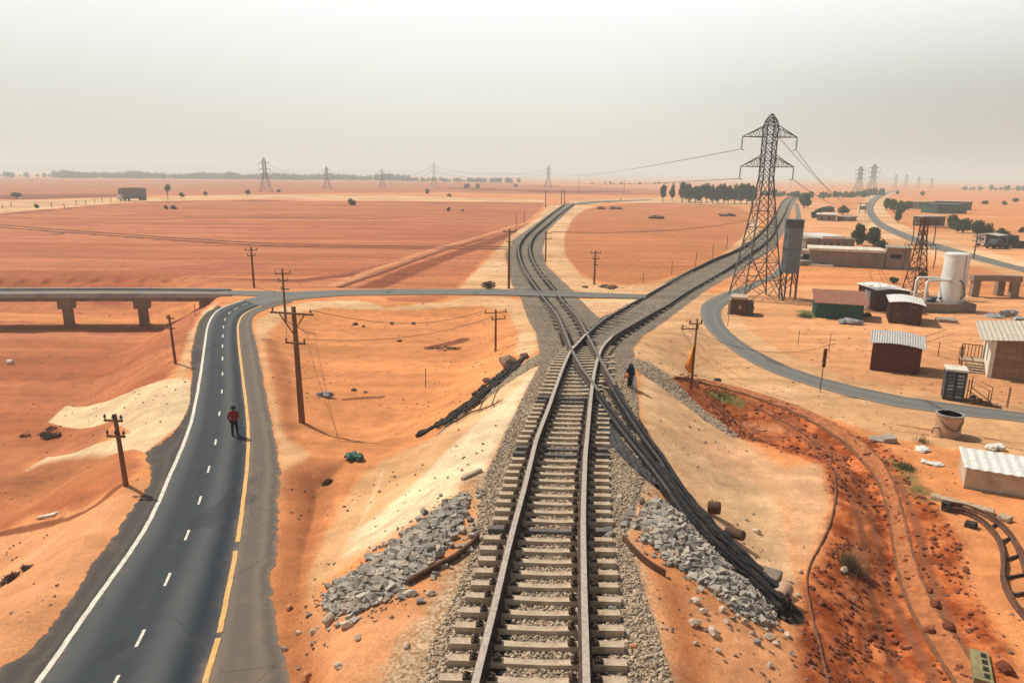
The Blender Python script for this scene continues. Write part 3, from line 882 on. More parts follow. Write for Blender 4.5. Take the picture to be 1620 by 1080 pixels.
def ground_mat():
    n = NB('desert_ground')
    T = {}
    for k in ('near', 'mid', 'far'):
        T[k] = n.math('SUBTRACT', n.noise({'near': 1.6, 'mid': .22, 'far': .03}[k], 5, .65), .5)
    col = (.60, .235, .085)
    spec = {  # colour, soft, near amp, mid amp, far amp
        'yard': ((.63, .295, .130), 1.0, 1.0, 3.0, 2.0), 'tan': ((.58, .262, .115), .6, .5, 1.0, 0), 'rust': ((.35, .10, .035), .4, .5, 3.0, 4), 'nefield': ((.46, .165, .062), .35, .5, 3, 3), 'furrow': ((.23, .062, .025), .4, .5, .8, 1.5),
        'ruts': ((.23, .075, .032), .10, .12, .08, 0), 'trail': ((.66, .40, .22), .08, .12, .05, 0), 'furrowpale': ((.55, .24, .11), .3, .3, .8, 0), 'cream': ((.62, .38, .19), .30, .5, 1.1, 0), 'pale': ((.70, .52, .32), .35, .4, .6, 0), 'paving': ((.66, .47, .27), .06, .12, .10, 0),
        'slope': ((.61, .34, .175), .6, .6, .8, 0), 'brown': ((.40, .145, .055), .45, .6, .6, 0), 'red': ((.205, .042, .014), .35, .9, .7, 0),
        'redlight': ((.44, .165, .07), .35, .5, .3, 0), 'green': ((.15, .14, .045), .5, 1.8, .9, 0), 'ballast': ((.28, .225, .165), .10, .3, .25, 0),
        'sandgravel': ((.43, .29, .165), .5, .9, .8, 0), 'shade_stain': ((.030, .022, .018), .07, .22, .06, 0)}
    order = ['yard', 'tan', 'rust', 'nefield', 'furrow', 'furrowpale', 'cream', 'pale', 'paving', 'slope', 'brown', 'red', 'redlight', 'ruts', 'trail', 'green', 'sandgravel', 'ballast', 'shade_stain']
    facs = {}
    # soil tone: broad drifts, wind streaks, grain
    broad = n.noise(.035, 5, .6)
    streak = n.noise(.5, 5, .62, n.map((.16, 1.0, 1), (0, 0, rad(14))))
    streak2 = n.noise(.09, 5, .62, n.map((.10, 1.0, 1), (0, 0, rad(-6))))
    midn = n.noise(.9, 6, .66)
    grain = n.noise(11, 4, .7)
    for k in order:
        c, s, a, b, f = spec[k]
        f = f
        if k == 'ballast':
            vv = n.vor(9)
            cell = n.N('ShaderNodeSeparateColor')
            n.L(vv.outputs['Color'], cell.inputs[0])
            c = n.mix(cell.outputs[0], (.085, .067, .050), (.29, .228, .163))
        if k == 'sandgravel':
            vv2 = n.vor(11)
            cell2 = n.N('ShaderNodeSeparateColor')
            n.L(vv2.outputs['Color'], cell2.inputs[0])
            c = n.mix(cell2.outputs[1], (.30, .17, .085), (.60, .43, .26))
        if k == 'red':
            c = n.mix(n.rng(midn, .38, .66), (.25, .050, .012), (.50, .150, .048))
        if k == 'rust':
            c = n.mix(n.rng(streak2, .36, .64), (.375, .115, .044), (.485, .175, .073))
            c = n.mix(n.rng(broad, .55, .62), c, (.36, .104, .052))
        if k == 'cream':
            c = n.mix(n.rng(broad, .40, .62), (.58, .315, .145), (.64, .405, .215))
        d = n.attr('z_' + k)
        e = n.math('ADD', n.math('MULTIPLY', T['near'], a), n.math('MULTIPLY', T['mid'], b))
        if f:
            e = n.math('ADD', e, n.math('MULTIPLY', T['far'], f))
        q = n.math('ADD', d, e)
        fc = n.rng(q, -s, s, 1, 0)
        facs[k] = fc
        col = n.mix(fc, col, c)
    loose = n.math('SUBTRACT', 1.0, n.math('MAXIMUM', facs['ballast'], facs['shade_stain']))
    m = n.math('ADD', n.math('MULTIPLY', streak, .45), n.math('MULTIPLY', midn, .55))
    tone = n.rng(m, .32, .68, .78, 1.17)
    tone = n.math('MULTIPLY', tone, n.rng(broad, .3, .7, .88, 1.10))
    streak3 = n.noise(.30, 4, .6, n.map((.035, 1.0, 1), (0, 0, rad(-4))))
    tone = n.math('MULTIPLY', tone, n.rng(streak3, .3, .7, .86, 1.12))
    tone = n.math('MULTIPLY', tone, n.rng(grain, .30, .70, .80, 1.17))
    tg = n.N('ShaderNodeCombineColor')
    for i in range(3):
        n.L(tone, tg.inputs[i])
    col = n.mix(1.0, col, tg.outputs[0], 'MULTIPLY')
    # dark grit and crumbs lying in patches
    pv = n.vor(2.3)
    dens = n.noise(.16, 4, .7)
    lim = n.rng(dens, .45, .75, .03, .17)
    grit = n.math('MULTIPLY', n.math('LESS_THAN', pv.outputs['Distance'], lim), n.math('GREATER_THAN', dens, .47))
    pv2 = n.vor(.75)
    big = n.math('LESS_THAN', pv2.outputs['Distance'], n.rng(dens, .5, .8, .0, .13))
    grit = n.math('MAXIMUM', grit, big)
    grit = n.math('MULTIPLY', n.math('MULTIPLY', grit, .38), loose)
    col = n.mix(grit, col, (.16, .07, .04))
    h = n.math('ADD', n.math('MULTIPLY', midn, .5), n.math('MULTIPLY', grain, .28))
    h = n.math('ADD', h, n.math('MULTIPLY', streak, .4))
    hv = n.math('MULTIPLY', n.math('SUBTRACT', 1.0, vv.outputs['Distance']), n.math('MAXIMUM', facs['ballast'], n.math('MULTIPLY', facs['sandgravel'], .6)))
    h = n.math('ADD', h, n.math('MULTIPLY', hv, .55))
    n.bump(h, .45, .09)
    return n.done(col, .95, 0, .12)
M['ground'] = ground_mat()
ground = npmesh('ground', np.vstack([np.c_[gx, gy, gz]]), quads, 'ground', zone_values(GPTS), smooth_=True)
tag(ground, kind='structure')
# ------------------------------------------------------------------ distant hills
def hills_ridge(name, R0, hfun, depth, seed):
    th = np.radians(np.linspace(-52, 52, 260))
    V, Fc = [], []
    prof = [(-.5, 0), (-.3, .35), (-.12, .8), (0, 1), (.2, .75), (.5, 0)]
    for i, t in enumerate(th):
        hh = hfun(math.degrees(t)) * (.75 + .5 * float(vnoise(np.array([t * 23]), np.array([seed * 3.1]), seed)[0])) + 3 * float(vnoise(np.array([t * 160]), np.array([.5]), seed)[0])
        for u, q in prof:
            r = R0 + u * depth
            V.append((r * math.sin(t), r * math.cos(t), -1.5 + hh * q))
    n = len(prof)
    for i in range(len(th) - 1):
        for k in range(n - 1):
            Fc.append((i * n + k, i * n + k + 1, (i + 1) * n + k + 1, (i + 1) * n + k))
    o = npmesh(name, V, np.array(Fc), 'hill', smooth_=True)
    return tag(o, kind='structure')
M['hill'] = plain('scrubby_hillside', (.20, .115, .065), .95, 0, .3, .004, (.07, .075, .045), .7, .1)
hills_ridge('hills', 6200, lambda d: 30 + (22 if d < -5 else 6) * max(0, min(1, (-d) / 35 + .3)) - (8 if d > 12 else 0), 1800, 3)
# ------------------------------------------------------------------ roads
def ribbon(name, Lw, Rw, zf, mat, n=160, across=6, drop=.5, kind='structure', rag=(0, 0)):
    a, b = crom(Lw, n), crom(Rw, n)
    d_ = b - a
    d_ /= np.linalg.norm(d_, axis=1)[:, None]
    jag = lambda e, k: ((vnoise(e[:, 0] * 2.6, e[:, 1] * 2.6, k) - .5) * .30 + (vnoise(e[:, 0] * 6, e[:, 1] * 6, k + 2) - .5) * .22 + (vnoise(e[:, 0] * .4, e[:, 1] * .4, k + 1) - .5) * .25)[:, None]
    a, b = a + d_ * jag(a, 31) * rag[0], b + d_ * jag(b, 33) * rag[1]
    V, uv = [], []
    s = np.r_[0, np.cumsum(np.linalg.norm(np.diff((a + b) / 2, axis=0), axis=1))]
    cols = across + 3
    for i in range(n):
        for k in range(cols):
            u = min(max((k - 1) / across, 0), 1)
            p = a[i] * (1 - u) + b[i] * u
            V.append((p[0], p[1], 0))
            uv.append((u, s[i] / 10))
    V = np.array(V, float)
    V[:, 2] = zf(V[:, :2])
    edge = np.zeros(len(V), bool)
    edge[0::cols] = True
    edge[cols - 1::cols] = True
    V[edge, 2] -= drop
    i_, k_ = np.meshgrid(np.arange(n - 1), np.arange(cols - 1), indexing='ij')
    q = (i_ * cols + k_).ravel()
    Fc = np.stack([q, q + 1, q + cols + 1, q + cols], 1)
    # face upwards whichever way the edges run
    p0, p1, p2 = V[Fc[len(Fc) // 2, 0]], V[Fc[len(Fc) // 2, 1]], V[Fc[len(Fc) // 2, 3]]
    if np.cross(p1 - p0, p2 - p0)[2] < 0:
        Fc = Fc[:, ::-1]
    o = npmesh(name, V, Fc, mat)
    ul = o.data.uv_layers.new(name='UVMap')
    uv = np.array(uv, np.float32)
    ul.data.foreach_set('uv', uv[Fc.ravel()].ravel())
    return tag(o, kind=kind)
wAB = np.vstack([RA_L[:, :2], RA_R[:, :2]])
def zroad(P):
    d = np.minimum(np.minimum(ldist(P, RA_L[:, :2], 14), ldist(P, RA_R[:, :2], 14)), np.minimum(ldist(P, RB_L[:70, :2], 14), ldist(P, RB_R[:70, :2], 14)))
    far_ = np.clip(np.hypot(P[:, 0], P[:, 1]) / 100 - .3, 0, 1)
    return .03 + .05 * far_ + .06 * (1 - smooth(1.0, 12, d)) * (P[:, 1] > 74)
mL = flat(crom([p for p in ROAD_L if p[0] < 520 and p[1] > 459], 140))
mR = flat(crom([p for p in ROAD_R if p[0] < 530 and p[1] > 469.5], 140))
ribbon('main_road', mL, mR, zroad, 'asphalt', 220, 8)
ribbon('cross_road', flat(crom([(384, 474.5), (440, 464.6), (520, 459.8), (600, 458), (700, 457.5), (800, 459), (900, 462.5), (1026, 467.5)], 90)), flat(crom([(412, 485), (450, 476.6), (530, 469.2), (600, 467.5), (700, 466.5), (800, 468), (900, 471), (1020, 473.5)], 90)), lambda P: zroad(P) + .012, 'asphalt2', 160, 4, .5)
tS = lambda P: zroad(P) - .012
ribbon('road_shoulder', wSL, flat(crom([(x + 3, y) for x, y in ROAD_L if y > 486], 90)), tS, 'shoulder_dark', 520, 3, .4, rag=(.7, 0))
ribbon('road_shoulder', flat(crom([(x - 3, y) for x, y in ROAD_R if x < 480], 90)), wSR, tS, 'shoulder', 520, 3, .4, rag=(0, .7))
ribbon('side_road', wSO, wSI, lambda P: .03 + .10 * np.clip(np.hypot(P[:, 0], P[:, 1]) / 150 - .3, 0, 1), 'asphalt2', 140, 4, .3)
ribbon('far_road', wFO, wFI, lambda P: .03 + .25 * np.clip(np.hypot(P[:, 0], P[:, 1]) / 250 - .2, 0, 1), 'asphalt2', 120, 3, .6)
ribbon('far_track_road', flat(crom([(915, 321), (960, 318), (1030, 316)], 20)), flat(crom([(910, 324), (955, 320.5), (1030, 317.5)], 20)), lambda P: np.full(len(P), .25), 'asphalt2', 20, 2, .8)
def stripe(name, line, width, z, mat):
    L = np.asarray(line)
    d = np.gradient(L, axis=0)
    d /= np.linalg.norm(d, axis=1)[:, None]
    nrm = np.c_[d[:, 1], -d[:, 0]] * width / 2
    wob = (vnoise(np.arange(len(L)) * .7, np.zeros(len(L)), 9)[:, None] - .5) * width * .12
    V = np.vstack([np.c_[L + nrm + wob, np.zeros(len(L))], np.c_[L - nrm + wob, np.zeros(len(L))]])
    V[:, 2] = zroad(V[:, :2]) + z
    n = len(L)
    Fc = np.array([(i, i + 1, n + i + 1, n + i) for i in range(n - 1)])
    p0, p1, p2 = V[0], V[1], V[n]
    if np.cross(p1 - p0, p2 - p0)[2] < 0:
        Fc = Fc[:, ::-1]
    return tag(npmesh(name, V, Fc, mat), kind='structure')
def inset(px, s):
    return flat(crom([(x + s * (.6 + (y - 480) / 220), y) for x, y in px if y > 472 and x < 480], 160))
stripe('road_marking_edge_line', inset(ROAD_L, 1.2), .17, .006, 'paint_w')
yl = inset(ROAD_R, -1.2)
py_ = project(np.c_[yl, np.zeros(len(yl))])[1]
for lo, hi in ((470, 862), (869, 1003), (1010, 1130)):
    k = (py_ >= lo) & (py_ <= hi)
    stripe('road_marking_edge_line', yl[k], .17, .006, 'paint_y')
DASH = [(179, 1085), (222, 1010), (265, 917), (296, 847), (316, 792), (330, 743), (341, 700), (347, 655), (351, 620), (352, 592), (352, 568), (352, 548), (352.5, 532), (353.5, 518), (356, 506), (363, 496), (373, 489), (388, 482), (408, 476)]
cl = flat(crom(DASH, 400))
for p in flat(DASH):
    i = int(np.argmin(np.hypot(*(cl - p).T)))
    t = cl[min(i + 2, len(cl) - 1)] - cl[max(i - 2, 0)]
    t /= np.linalg.norm(t)
    L = .42 if p[1] < 50 else .6
    o = stripe('road_marking_dash', np.array([p + t * L * s for s in (-1, -.5, 0, .5, 1)]), .095, .006, 'paint_w')
ribbon('bridge_approach_road', flat([(352, 460.5), (384, 460.8), (420, 461.4), (470, 462.5)]), flat([(352, 467.6), (380, 467.8), (412, 469), (450, 470)]), lambda P: np.full(len(P), .075), 'asphalt2', 12, 2, .3)
M['rut'] = plain('dark_wheel_rut', (.22, .072, .032), .95, 0, .3, .3, (.36, .12, .05), .6, .2)
for pts, wd_ in (([(-60, 351), (150, 367.5), (420, 385), (640, 389.5), (806, 391)], .9), ([(-60, 355), (150, 371), (420, 388.5), (640, 392.5), (804, 394.5)], .9),
                 ([(535, 455), (612, 428), (690, 400), (765, 378)], .8), ([(210, 348), (400, 344), (620, 347)], 1.2)):
    L_ = G(crom(pts, 120))[:, :2]
    d_ = np.gradient(L_, axis=0)
    d_ /= np.linalg.norm(d_, axis=1)[:, None]
    n_ = np.c_[d_[:, 1], -d_[:, 0]] * wd_ / 2 * (.6 + .8 * vnoise(np.arange(120) * .8, np.zeros(120), 12))[:, None]
    V_ = np.vstack([np.c_[L_ + n_, hgt(L_ + n_)], np.c_[L_ - n_, hgt(L_ - n_)]])
    V_[:, 2] += .10
    F_ = np.array([(i, 120 + i, 121 + i, i + 1) for i in range(119)])
    if np.cross(V_[120] - V_[0], V_[1] - V_[0])[2] < 0:
        F_ = F_[:, ::-1]
    tag(npmesh('field_track', V_, F_, 'rut'), kind='structure')
# ------------------------------------------------------------------ bridge over the valley
br = E('road_bridge', (*((wBT[15] + wBB[15]) / 2), 0), 0, 'long low concrete road bridge on paired piers over the rust coloured hollow', 'bridge')
def rel(V, o):
    return [(x - o.location[0], y - o.location[1], z - o.location[2]) for x, y, z in V]
bt, bb = crom(wBT, 60), crom(wBB, 60)
def strip_solid(La, Lb, z0, z1):
    m = MB()
    n = len(La)
    V = rel([(*p, z) for p, z in [(q, z1) for q in La] + [(q, z1) for q in Lb] + [(q, z0) for q in La] + [(q, z0) for q in Lb]], br)
    Fc = []
    for i in range(n - 1):
        Fc += [(i, i + 1, n + i + 1, n + i), (2 * n + i, 3 * n + i, 3 * n + i + 1, 2 * n + i + 1), (i, 2 * n + i, 2 * n + i + 1, i + 1), (n + i, n + i + 1, 3 * n + i + 1, 3 * n + i)]
    Fc += [(0, n, 3 * n, 2 * n), (n - 1, 3 * n - 1, 4 * n - 1, 2 * n - 1)]
    return m.add(V, Fc)
nb = (bb - bt)
nb = nb / np.linalg.norm(nb, axis=1)[:, None]
k48 = slice(0, 60)
strip_solid(bt, bb, -.25, .02).build('deck', 'asphalt2', br)
strip_solid(bb[:58] - nb[:58] * .05, bb[:58] + nb[:58] * .30, -.22, .30).build('parapet', 'deck', br)
strip_solid(bt[:58] - nb[:58] * .30, bt[:58] + nb[:58] * .05, -.22, .30).build('parapet', 'deck', br)
strip_solid(bt + nb * .7, bb - nb * .2, -.72, -.253).build('girder', 'bridge', br)
for px in (-330, -215, -105, 8 - 115 + 107 + 105, 216, 326):
    for s in (0,):
        c = flat([(px, 468)])[0]
        j = int(np.argmin(np.abs(bb[:, 0] - c[0])))
        top, bot = bt[j] + nb[j] * 1.2, bb[j] - nb[j] * .7
        ax = nb[j]
        px_ = np.array([-ax[1], ax[0]])
        m = MB()
        for q in (top + ax * .6, bot - ax * .35):
            m.prism([tuple(q + px_ * a + ax * b - np.array(br.location[:2])) for a, b in ((-.52, -.45), (.52, -.45), (.52, .45), (-.52, .45))], -4.6, -1.555)
        pier = m.build('pier', 'bridge', br)
        m = MB()
        m.prism([tuple(p - np.array(br.location[:2])) for p in (top - px_ * .9, bot + ax * .55 - px_ * .9, bot + ax * .55 + px_ * .9, top + px_ * .9)], -1.55, -.725)
        m.build('pier_cap', 'bridge', pier)
# ------------------------------------------------------------------ railway
RAILP = [(-.18, -.25), (-.18, .04), (-.06, .10), (-.05, .22), (-.09, .25), (-.09, .34), (.09, .34), (.09, .25), (.05, .22), (.06, .10), (.18, .04), (.18, -.25)]
RMI = [1, 1, 1, 1, 1, 0, 1, 1, 1, 1, 1, 1]
def rail_line(P, lift=.18):
    Q = np.array(P, float)
    z = hbase(Q[:, :2])[0]
    k = np.ones(5) / 5
    zz = np.convolve(np.r_[z[0], z[0], z, z[-1], z[-1]], k, 'valid')
    yv = Q[:, 1]
    Q[:, 2] = zz + lift - .30 * smooth(60, 80, yv) * (1 - smooth(92, 122, yv))
    return Q
def rail_obj(P, parent, mats=('steel', 'rail_side'), lift=.18, split=1):
    Q = rail_line(P, lift)
    o = np.array(parent.location)
    m = MB()
    m.c = 1
    k = split
    m.sweep(Q[:k + 1] - o, RAILP, RMI)
    r_ = m.build('rail', list(mats), parent)
    m = MB()
    m.c = 1
    m.sweep(Q[k:] - o, [(u * .85, v * .85) for u, v in RAILP], RMI)
    m.build('rail', ['rail_dull', 'rail_side'] if split != 50 else ['blacksteel', 'blacksteel'], parent)
    return r_, Q
mid = (RA_L[45] + RA_R[45]) / 2
tA = E('railway_track', (mid[0], mid[1], zat(mid[0], mid[1])), 0, 'railway line on pale concrete sleepers running up the middle and curving off past the pylon', 'railway track')
_, QA_L = rail_obj(RA_L, tA, split=int(np.argmin(abs(RA_L[:, 1] - 55))))
_, QA_R = rail_obj(RA_R, tA, split=int(np.argmin(abs(RA_R[:, 1] - 52))))
mid = (RB_L[30] + RB_R[30]) / 2
tB = E('railway_track', (mid[0], mid[1], zat(mid[0], mid[1])), 0, 'darker railway line crossing diagonally over the main track with its end buckled down the bank', 'railway track')
_, QB_L = rail_obj(RB_L, tB, ('rail_dull', 'rail_side'), .21, 50)
_, QB_R = rail_obj(RB_R, tB, ('rail_dull', 'rail_side'), .21, 50)
def sleeper_mb(a, b, w_, dark, seed):
    """dished concrete sleeper from a to b (world), top at rail foot"""
    a, b = np.asarray(a), np.asarray(b)
    L = np.linalg.norm((b - a)[:2])
    m = MB()
    N_ = 12
    V = []
    for i in range(N_ + 1):
        u = i / N_
        x = (u - .5) * L
        dish = .075 * (1 - min(1, abs(u - .5) / .30) ** 2) if abs(u - .5) < .30 else 0
        top = .20 - dish
        wt = w_ * (.42 - dish * 1.1)
        wb = w_ * .52
        V += [(x, -wb, -.16), (x, -wt, top), (x, wt, top), (x, wb, -.16)]
    Fc = []
    for i in range(N_):
        o = i * 4
        Fc += [(o + k, o + 4 + k, o + 4 + (k + 1) % 4, o + (k + 1) % 4) for k in range(4)]
    Fc += [(0, 1, 2, 3), (N_ * 4 + 3, N_ * 4 + 2, N_ * 4 + 1, N_ * 4)]
    m.add(V, [f[::-1] for f in Fc])
    return m, L
def add_sleeper(track, cl_, cr_, over_l, over_r, dark, seed, clips):
    r = random.Random(seed)
    u = (cr_ - cl_)
    g = np.linalg.norm(u[:2])
    u = u / g
    a, b = cl_ - u * (over_l + r.uniform(-.05, .05)), cr_ + u * (over_r + r.uniform(-.05, .05))
    m, L = sleeper_mb(a, b, .30, dark, seed)
    c = (a + b) / 2 - np.array(track.location)
    c[2] += -.18
    s = m.build('sleeper', 'sleeper_dark' if dark else 'sleeper', track, loc=c, rz=math.atan2(u[1], u[0]) + r.uniform(-.012, .012))
    s.rotation_euler[1] = -math.atan2(u[2], 1)
    if dark:
        s['label'] = 'darker tarred sleeper'
    if clips:
        x0 = -L / 2 + (over_l)
        for xr in (x0, x0 + g):
            for sd in (-.30, .30):
                k = MB()
                k.bx(xr + sd - .10, xr + sd + .10, -.10, .10, .19, .25)
                k.tube([(xr + sd * .75, -.07, .25), (xr + sd * 1.1, -.05, .31), (xr + sd * 1.1, .05, .31), (xr + sd * .75, .07, .25)], .028, 5)
                k.build('rail_clip', 'rail_side', s)
# sleepers of the main line, one by one from the near end to the crossing
sl_px = [1118, 1062, 1010, 962, 918, 879, 843, 810, 780, 752, 727, 704, 683, 664, 646, 630, 615, 601, 588, 576, 565]
step = .67
def along(Q, s):
    d = np.r_[0, np.cumsum(np.linalg.norm(np.diff(Q[:, :2], axis=0), axis=1))]
    return np.array([np.interp(s, d, Q[:, k]) for k in range(3)])
dL = np.r_[0, np.cumsum(np.linalg.norm(np.diff(QA_L[:, :2], axis=0), axis=1))]
s_, idx = .25, 0
darks = {22, 23, 12, 33, 34}
while idx < 74:
    p = along(QA_L, s_)
    if p[1] > 49.5:
        break
    j = int(np.argmin(np.abs(QA_R[:, 1] - p[1])))
    # matching point on the other rail, square across
    yy = p[1] - .06
    q = np.array([np.interp(yy, QA_R[:70, 1], QA_R[:70, k]) for k in range(3)])
    q[1] = yy
    g = np.linalg.norm((q - p)[:2])
    add_sleeper(tA, p, q, .95, 1.02 if p[1] < 36 else .6, idx in darks, 100 + idx, idx < 34)
    s_ += step * (1 if p[1] < 36 else 1.15)
    idx += 1
for k, (x0, x1, y) in enumerate([(962, 972, 566), (955, 972, 575), (955, 972, 585), (960, 973, 595), (962, 974, 605), (966, 975, 615)]):
    a, b = G([(x0 - 14, y), (x1, y)])
    m, L = sleeper_mb(a, b, .34, False, 1)
    c = (a + b) / 2 - np.array(tB.location)
    m.build('sleeper', 'sleeper', tB, loc=(c[0], c[1], c[2] - .06), rz=0)
# half buried sleepers under the branches beyond the crossing
def buried(track, Ql, Qr, y0, y1, stepm):
    dl = np.r_[0, np.cumsum(np.linalg.norm(np.diff(Ql[:, :2], axis=0), axis=1))]
    for s__ in np.arange(0, dl[-1], stepm):
        p = along(Ql, s__)
        if not y0 < p[1] < y1 or 77 < p[1] < 93:
            continue
        q = Qr[int(np.argmin(np.hypot(*(Qr[:, :2] - p[:2]).T)))]
        u = (q - p)[:2] / np.linalg.norm((q - p)[:2])
        a, b = p[:2] - u * .6, q[:2] + u * .6
        c = (a + b) / 2
        m, L = sleeper_mb(np.r_[a, 0], np.r_[b, 0], .30, False, 1)
        m.build('sleeper', 'sleeper_buried', track, loc=np.array([c[0], c[1], max(zat(*a), zat(*b), zat(*c)) - .16]) - np.array(track.location), rz=math.atan2(u[1], u[0]))
buried(tA, QA_L, QA_R, 52, 105, .95)
buried(tB, QB_L, QB_R, 56, 112, .95)
# dark rubber strip lying beside the diagonal rails, and the bundle of fallen rails at their end
def flatstrip(name, La, Lb, lift, th, mat, label, cat, seed=1):
    a, b = G(crom(La, 46)), G(crom(Lb, 46))
    o = E(name, a[20], 0)
    bpy.data.objects.remove(o)
    m = MB()
    n = 46
    org = a[20]
    V = []
    for i in range(n):
        for u in (0, .33, .66, 1):
            p = a[i] * (1 - u) + b[i] * u
            V.append((p[0] - org[0], p[1] - org[1], zat(p[0], p[1]) - org[2] + lift + .05 * math.sin(i * 1.3 + u * 5 + seed)))
    V2 = [(x, y, z - th) for x, y, z in V]
    Fc = []
    W = 4
    for i in range(n - 1):
        for k in range(3):
            q = i * W + k
            Fc.append((q, q + 1, q + W + 1, q + W))
            Fc.append((n * W + q, n * W + q + W, n * W + q + W + 1, n * W + q + 1))
        q = i * W
        Fc.append((q, q + W, n * W + q + W, n * W + q))
        q = i * W + 3
        Fc.append((q, n * W + q, n * W + q + W, q + W))
    Fc += [(0, n * W, n * W + 1, 1), (1, n * W + 1, n * W + 2, 2), (2, n * W + 2, n * W + 3, 3)]
    m.add(V + V2, Fc)
    ob = m.build(name, mat, loc=org)
    return tag(ob, label, cat)
flatstrip('rubber_strip', [(912, 578), (930, 612), (950, 650), (985, 700), (1022, 745), (1050, 770)], [(905, 566 + 14), (920, 612), (934, 650), (958, 694), (1002, 742), (1036, 770)], .12, .10, 'belt', 'dark grey rubber belt strip lying beside the diagonal rails', 'rubber strip')
flatstrip('scorched_strip', [(1048, 752), (1090, 798), (1142, 854), (1192, 903), (1243, 958)], [(1036, 762), (1064, 804), (1106, 858), (1158, 910), (1228, 974)], .16, .14, 'blacksteel', 'scorched black bed strip under the fallen rails on the bank', 'track strip', 4)
for k, (pts, lab) in enumerate([
        ([(1046, 760), (1070, 800), (1108, 852), (1160, 905), (1205, 945), (1232, 975)], 'black fallen rail edging the grey rubble on the bank'),
        ([(1038, 745), (1068, 782), (1120, 846), (1172, 900), (1238, 966)], 'black fallen rail between the two strewn beams of the bank bundle'),
        ([(1048, 752), (1090, 800), (1140, 856), (1190, 905), (1246, 960)], 'black fallen rail on the sandy side of the bank bundle')]):
    P = G(crom(pts, 50))
    m = MB()
    o = P[25]
    Q = P.copy()
    Q[:, 2] = [zat(x, y) + .20 + .04 * k + .03 * math.sin(i * .9 + k * 2) for i, (x, y) in enumerate(P[:, :2])]
    Q[:, 0] += .02 * np.sin(np.arange(50) * .7 + k)
    m.sweep(Q - o, [(u * .85, v * .5) for u, v in RAILP])
    tag(m.build('fallen_rail', 'blacksteel', loc=o), lab, 'rail', 'fallen rails on the bank')
# ------------------------------------------------------------------ utility poles, posts and their cables
WIRES = {}
def rotz(v, a):
    return Vector((v[0] * math.cos(a) - v[1] * math.sin(a), v[0] * math.sin(a) + v[1] * math.cos(a), v[2]))
def pole(name, bx_, by_, ty_, r, label, arms=(), az=0.0, lean=(0, 0), r1=None, mat='wood', braces=False, hang=None, group='wooden utility poles'):
    """arms: (drop from top, half length left, half length right, n insulators)"""
    b = g1(bx_, by_)
    h = top_h(b, ty_)
    o = E(name, b, 0, label, 'utility pole', group)
    tip = Vector((lean[0] * h, lean[1] * h, h))
    MB().tube([(0, 0, -.6), tuple(tip * .5), tuple(tip)], r, 10, r1 or r * .72).build('post', mat, o, True)
    ends = []
    for dr, a0, a1, ni in arms:
        c = tip * ((h - dr) / h)
        ax = Vector((math.cos(az), math.sin(az), 0))
        off = Vector((-ax.y, ax.x, 0)) * -(r + .02)
        m = MB()
        t = min(.07, r * .55)
        p0, p1 = c - ax * a0 + off, c + ax * a1 + off
        m.tube([tuple(p0), tuple(p1)], t * 1.0, 4)
        arm = m.build('crossarm', mat, o)
        for k in range(ni):
            u = .06 + .88 * k / max(1, ni - 1)
            q = p0.lerp(p1, u)
            MB().lathe([(.03, 0), (.03, .06), (.065, .07), (.065, .13), (.03, .15), (.045, .2), (.0001, .23)], 8, (q.x, q.y, q.z + t)).build('insulator', 'ceramic', arm, True)
            ends.append(np.array(b) + np.array((q.x, q.y, q.z + t + .2)))
        if braces:
            MB().bar(tuple(p0.lerp(p1, .2)), tuple(tip * ((h - dr - 1.15) / h) + off), .05).build('brace', mat, o)
            MB().bar(tuple(p0.lerp(p1, .8)), tuple(tip * ((h - dr - 1.15) / h) + off), .05).build('brace', mat, o)
            braces = False
    o['h'] = h
    return o, ends
def cable(name, a, b, sag, label, r=.015, group='overhead cables', mat='wire', n=16):
    a, b = np.asarray(a, float), np.asarray(b, float)
    t = np.linspace(0, 1, n)[:, None]
    P = a * (1 - t) + b * t
    P[:, 2] -= (4 * sag * t * (1 - t)).ravel()
    o = P[0]
    return tag(MB().tube(P - o, r, 5).build(name, mat, loc=o), label, 'cable', group)
pw1, e1 = pole('utility_pole', 402, 455, 391, .15, 'thin wooden pole standing just beyond the bridge end at the field edge', [(.35, .75, .75, 3), (1.0, .5, .5, 2)], .2)
pw2, e2 = pole('utility_pole', 452, 508, 425, .13, 'wooden pole with two crossarms on the pale rim inside the road bend', [(.45, .75, .85, 3), (1.15, .45, .5, 2), (2.0, .2, .6, 1)], .1)
pw3, e3 = pole('utility_pole', 478, 668, 485, .20, 'tall thick brown pole with a wide braced crossarm, rising from the sandy basin', [(.35, 1.35, 1.35, 2), (2.05, .55, .75, 2)], -.25, (-.012, 0), .13, braces=True)
pw4, e4 = pole('utility_pole', 278, 575, 498, .11, 'leaning dark pole on the slope by the bridge, stub arms near its top', [(.25, .15, .35, 1), (1.0, .2, .3, 1)], .3, (-.035, 0))
pw5, e5 = pole('utility_pole', 200, 768, 655, .12, 'brown pole with two short crossarms beside the dark sloping verge of the road', [(.25, .44, .44, 3), (1.0, .44, .44, 3)], -.1, (-.035, 0))
pw6, e6 = pole('utility_pole', 784, 556, 490, .10, 'small pole with tilted crossarms at the basin edge close to the track', [(.2, 1.0, .9, 3), (.75, .4, .8, 2)], .35)
pw7, e7 = pole('utility_pole', 805, 456, 362, .17, 'tall red brown pole at the outside of the far rail bend', [(.35, .8, .9, 3), (1.6, .4, .5, 2)], .15)
pw8, e8 = pole('utility_pole', 863, 414, 366, .14, 'pole standing on the pale strip inside the far rail bend', [(.3, .3, 1.0, 2), (1.2, .2, .9, 2)], -.2)
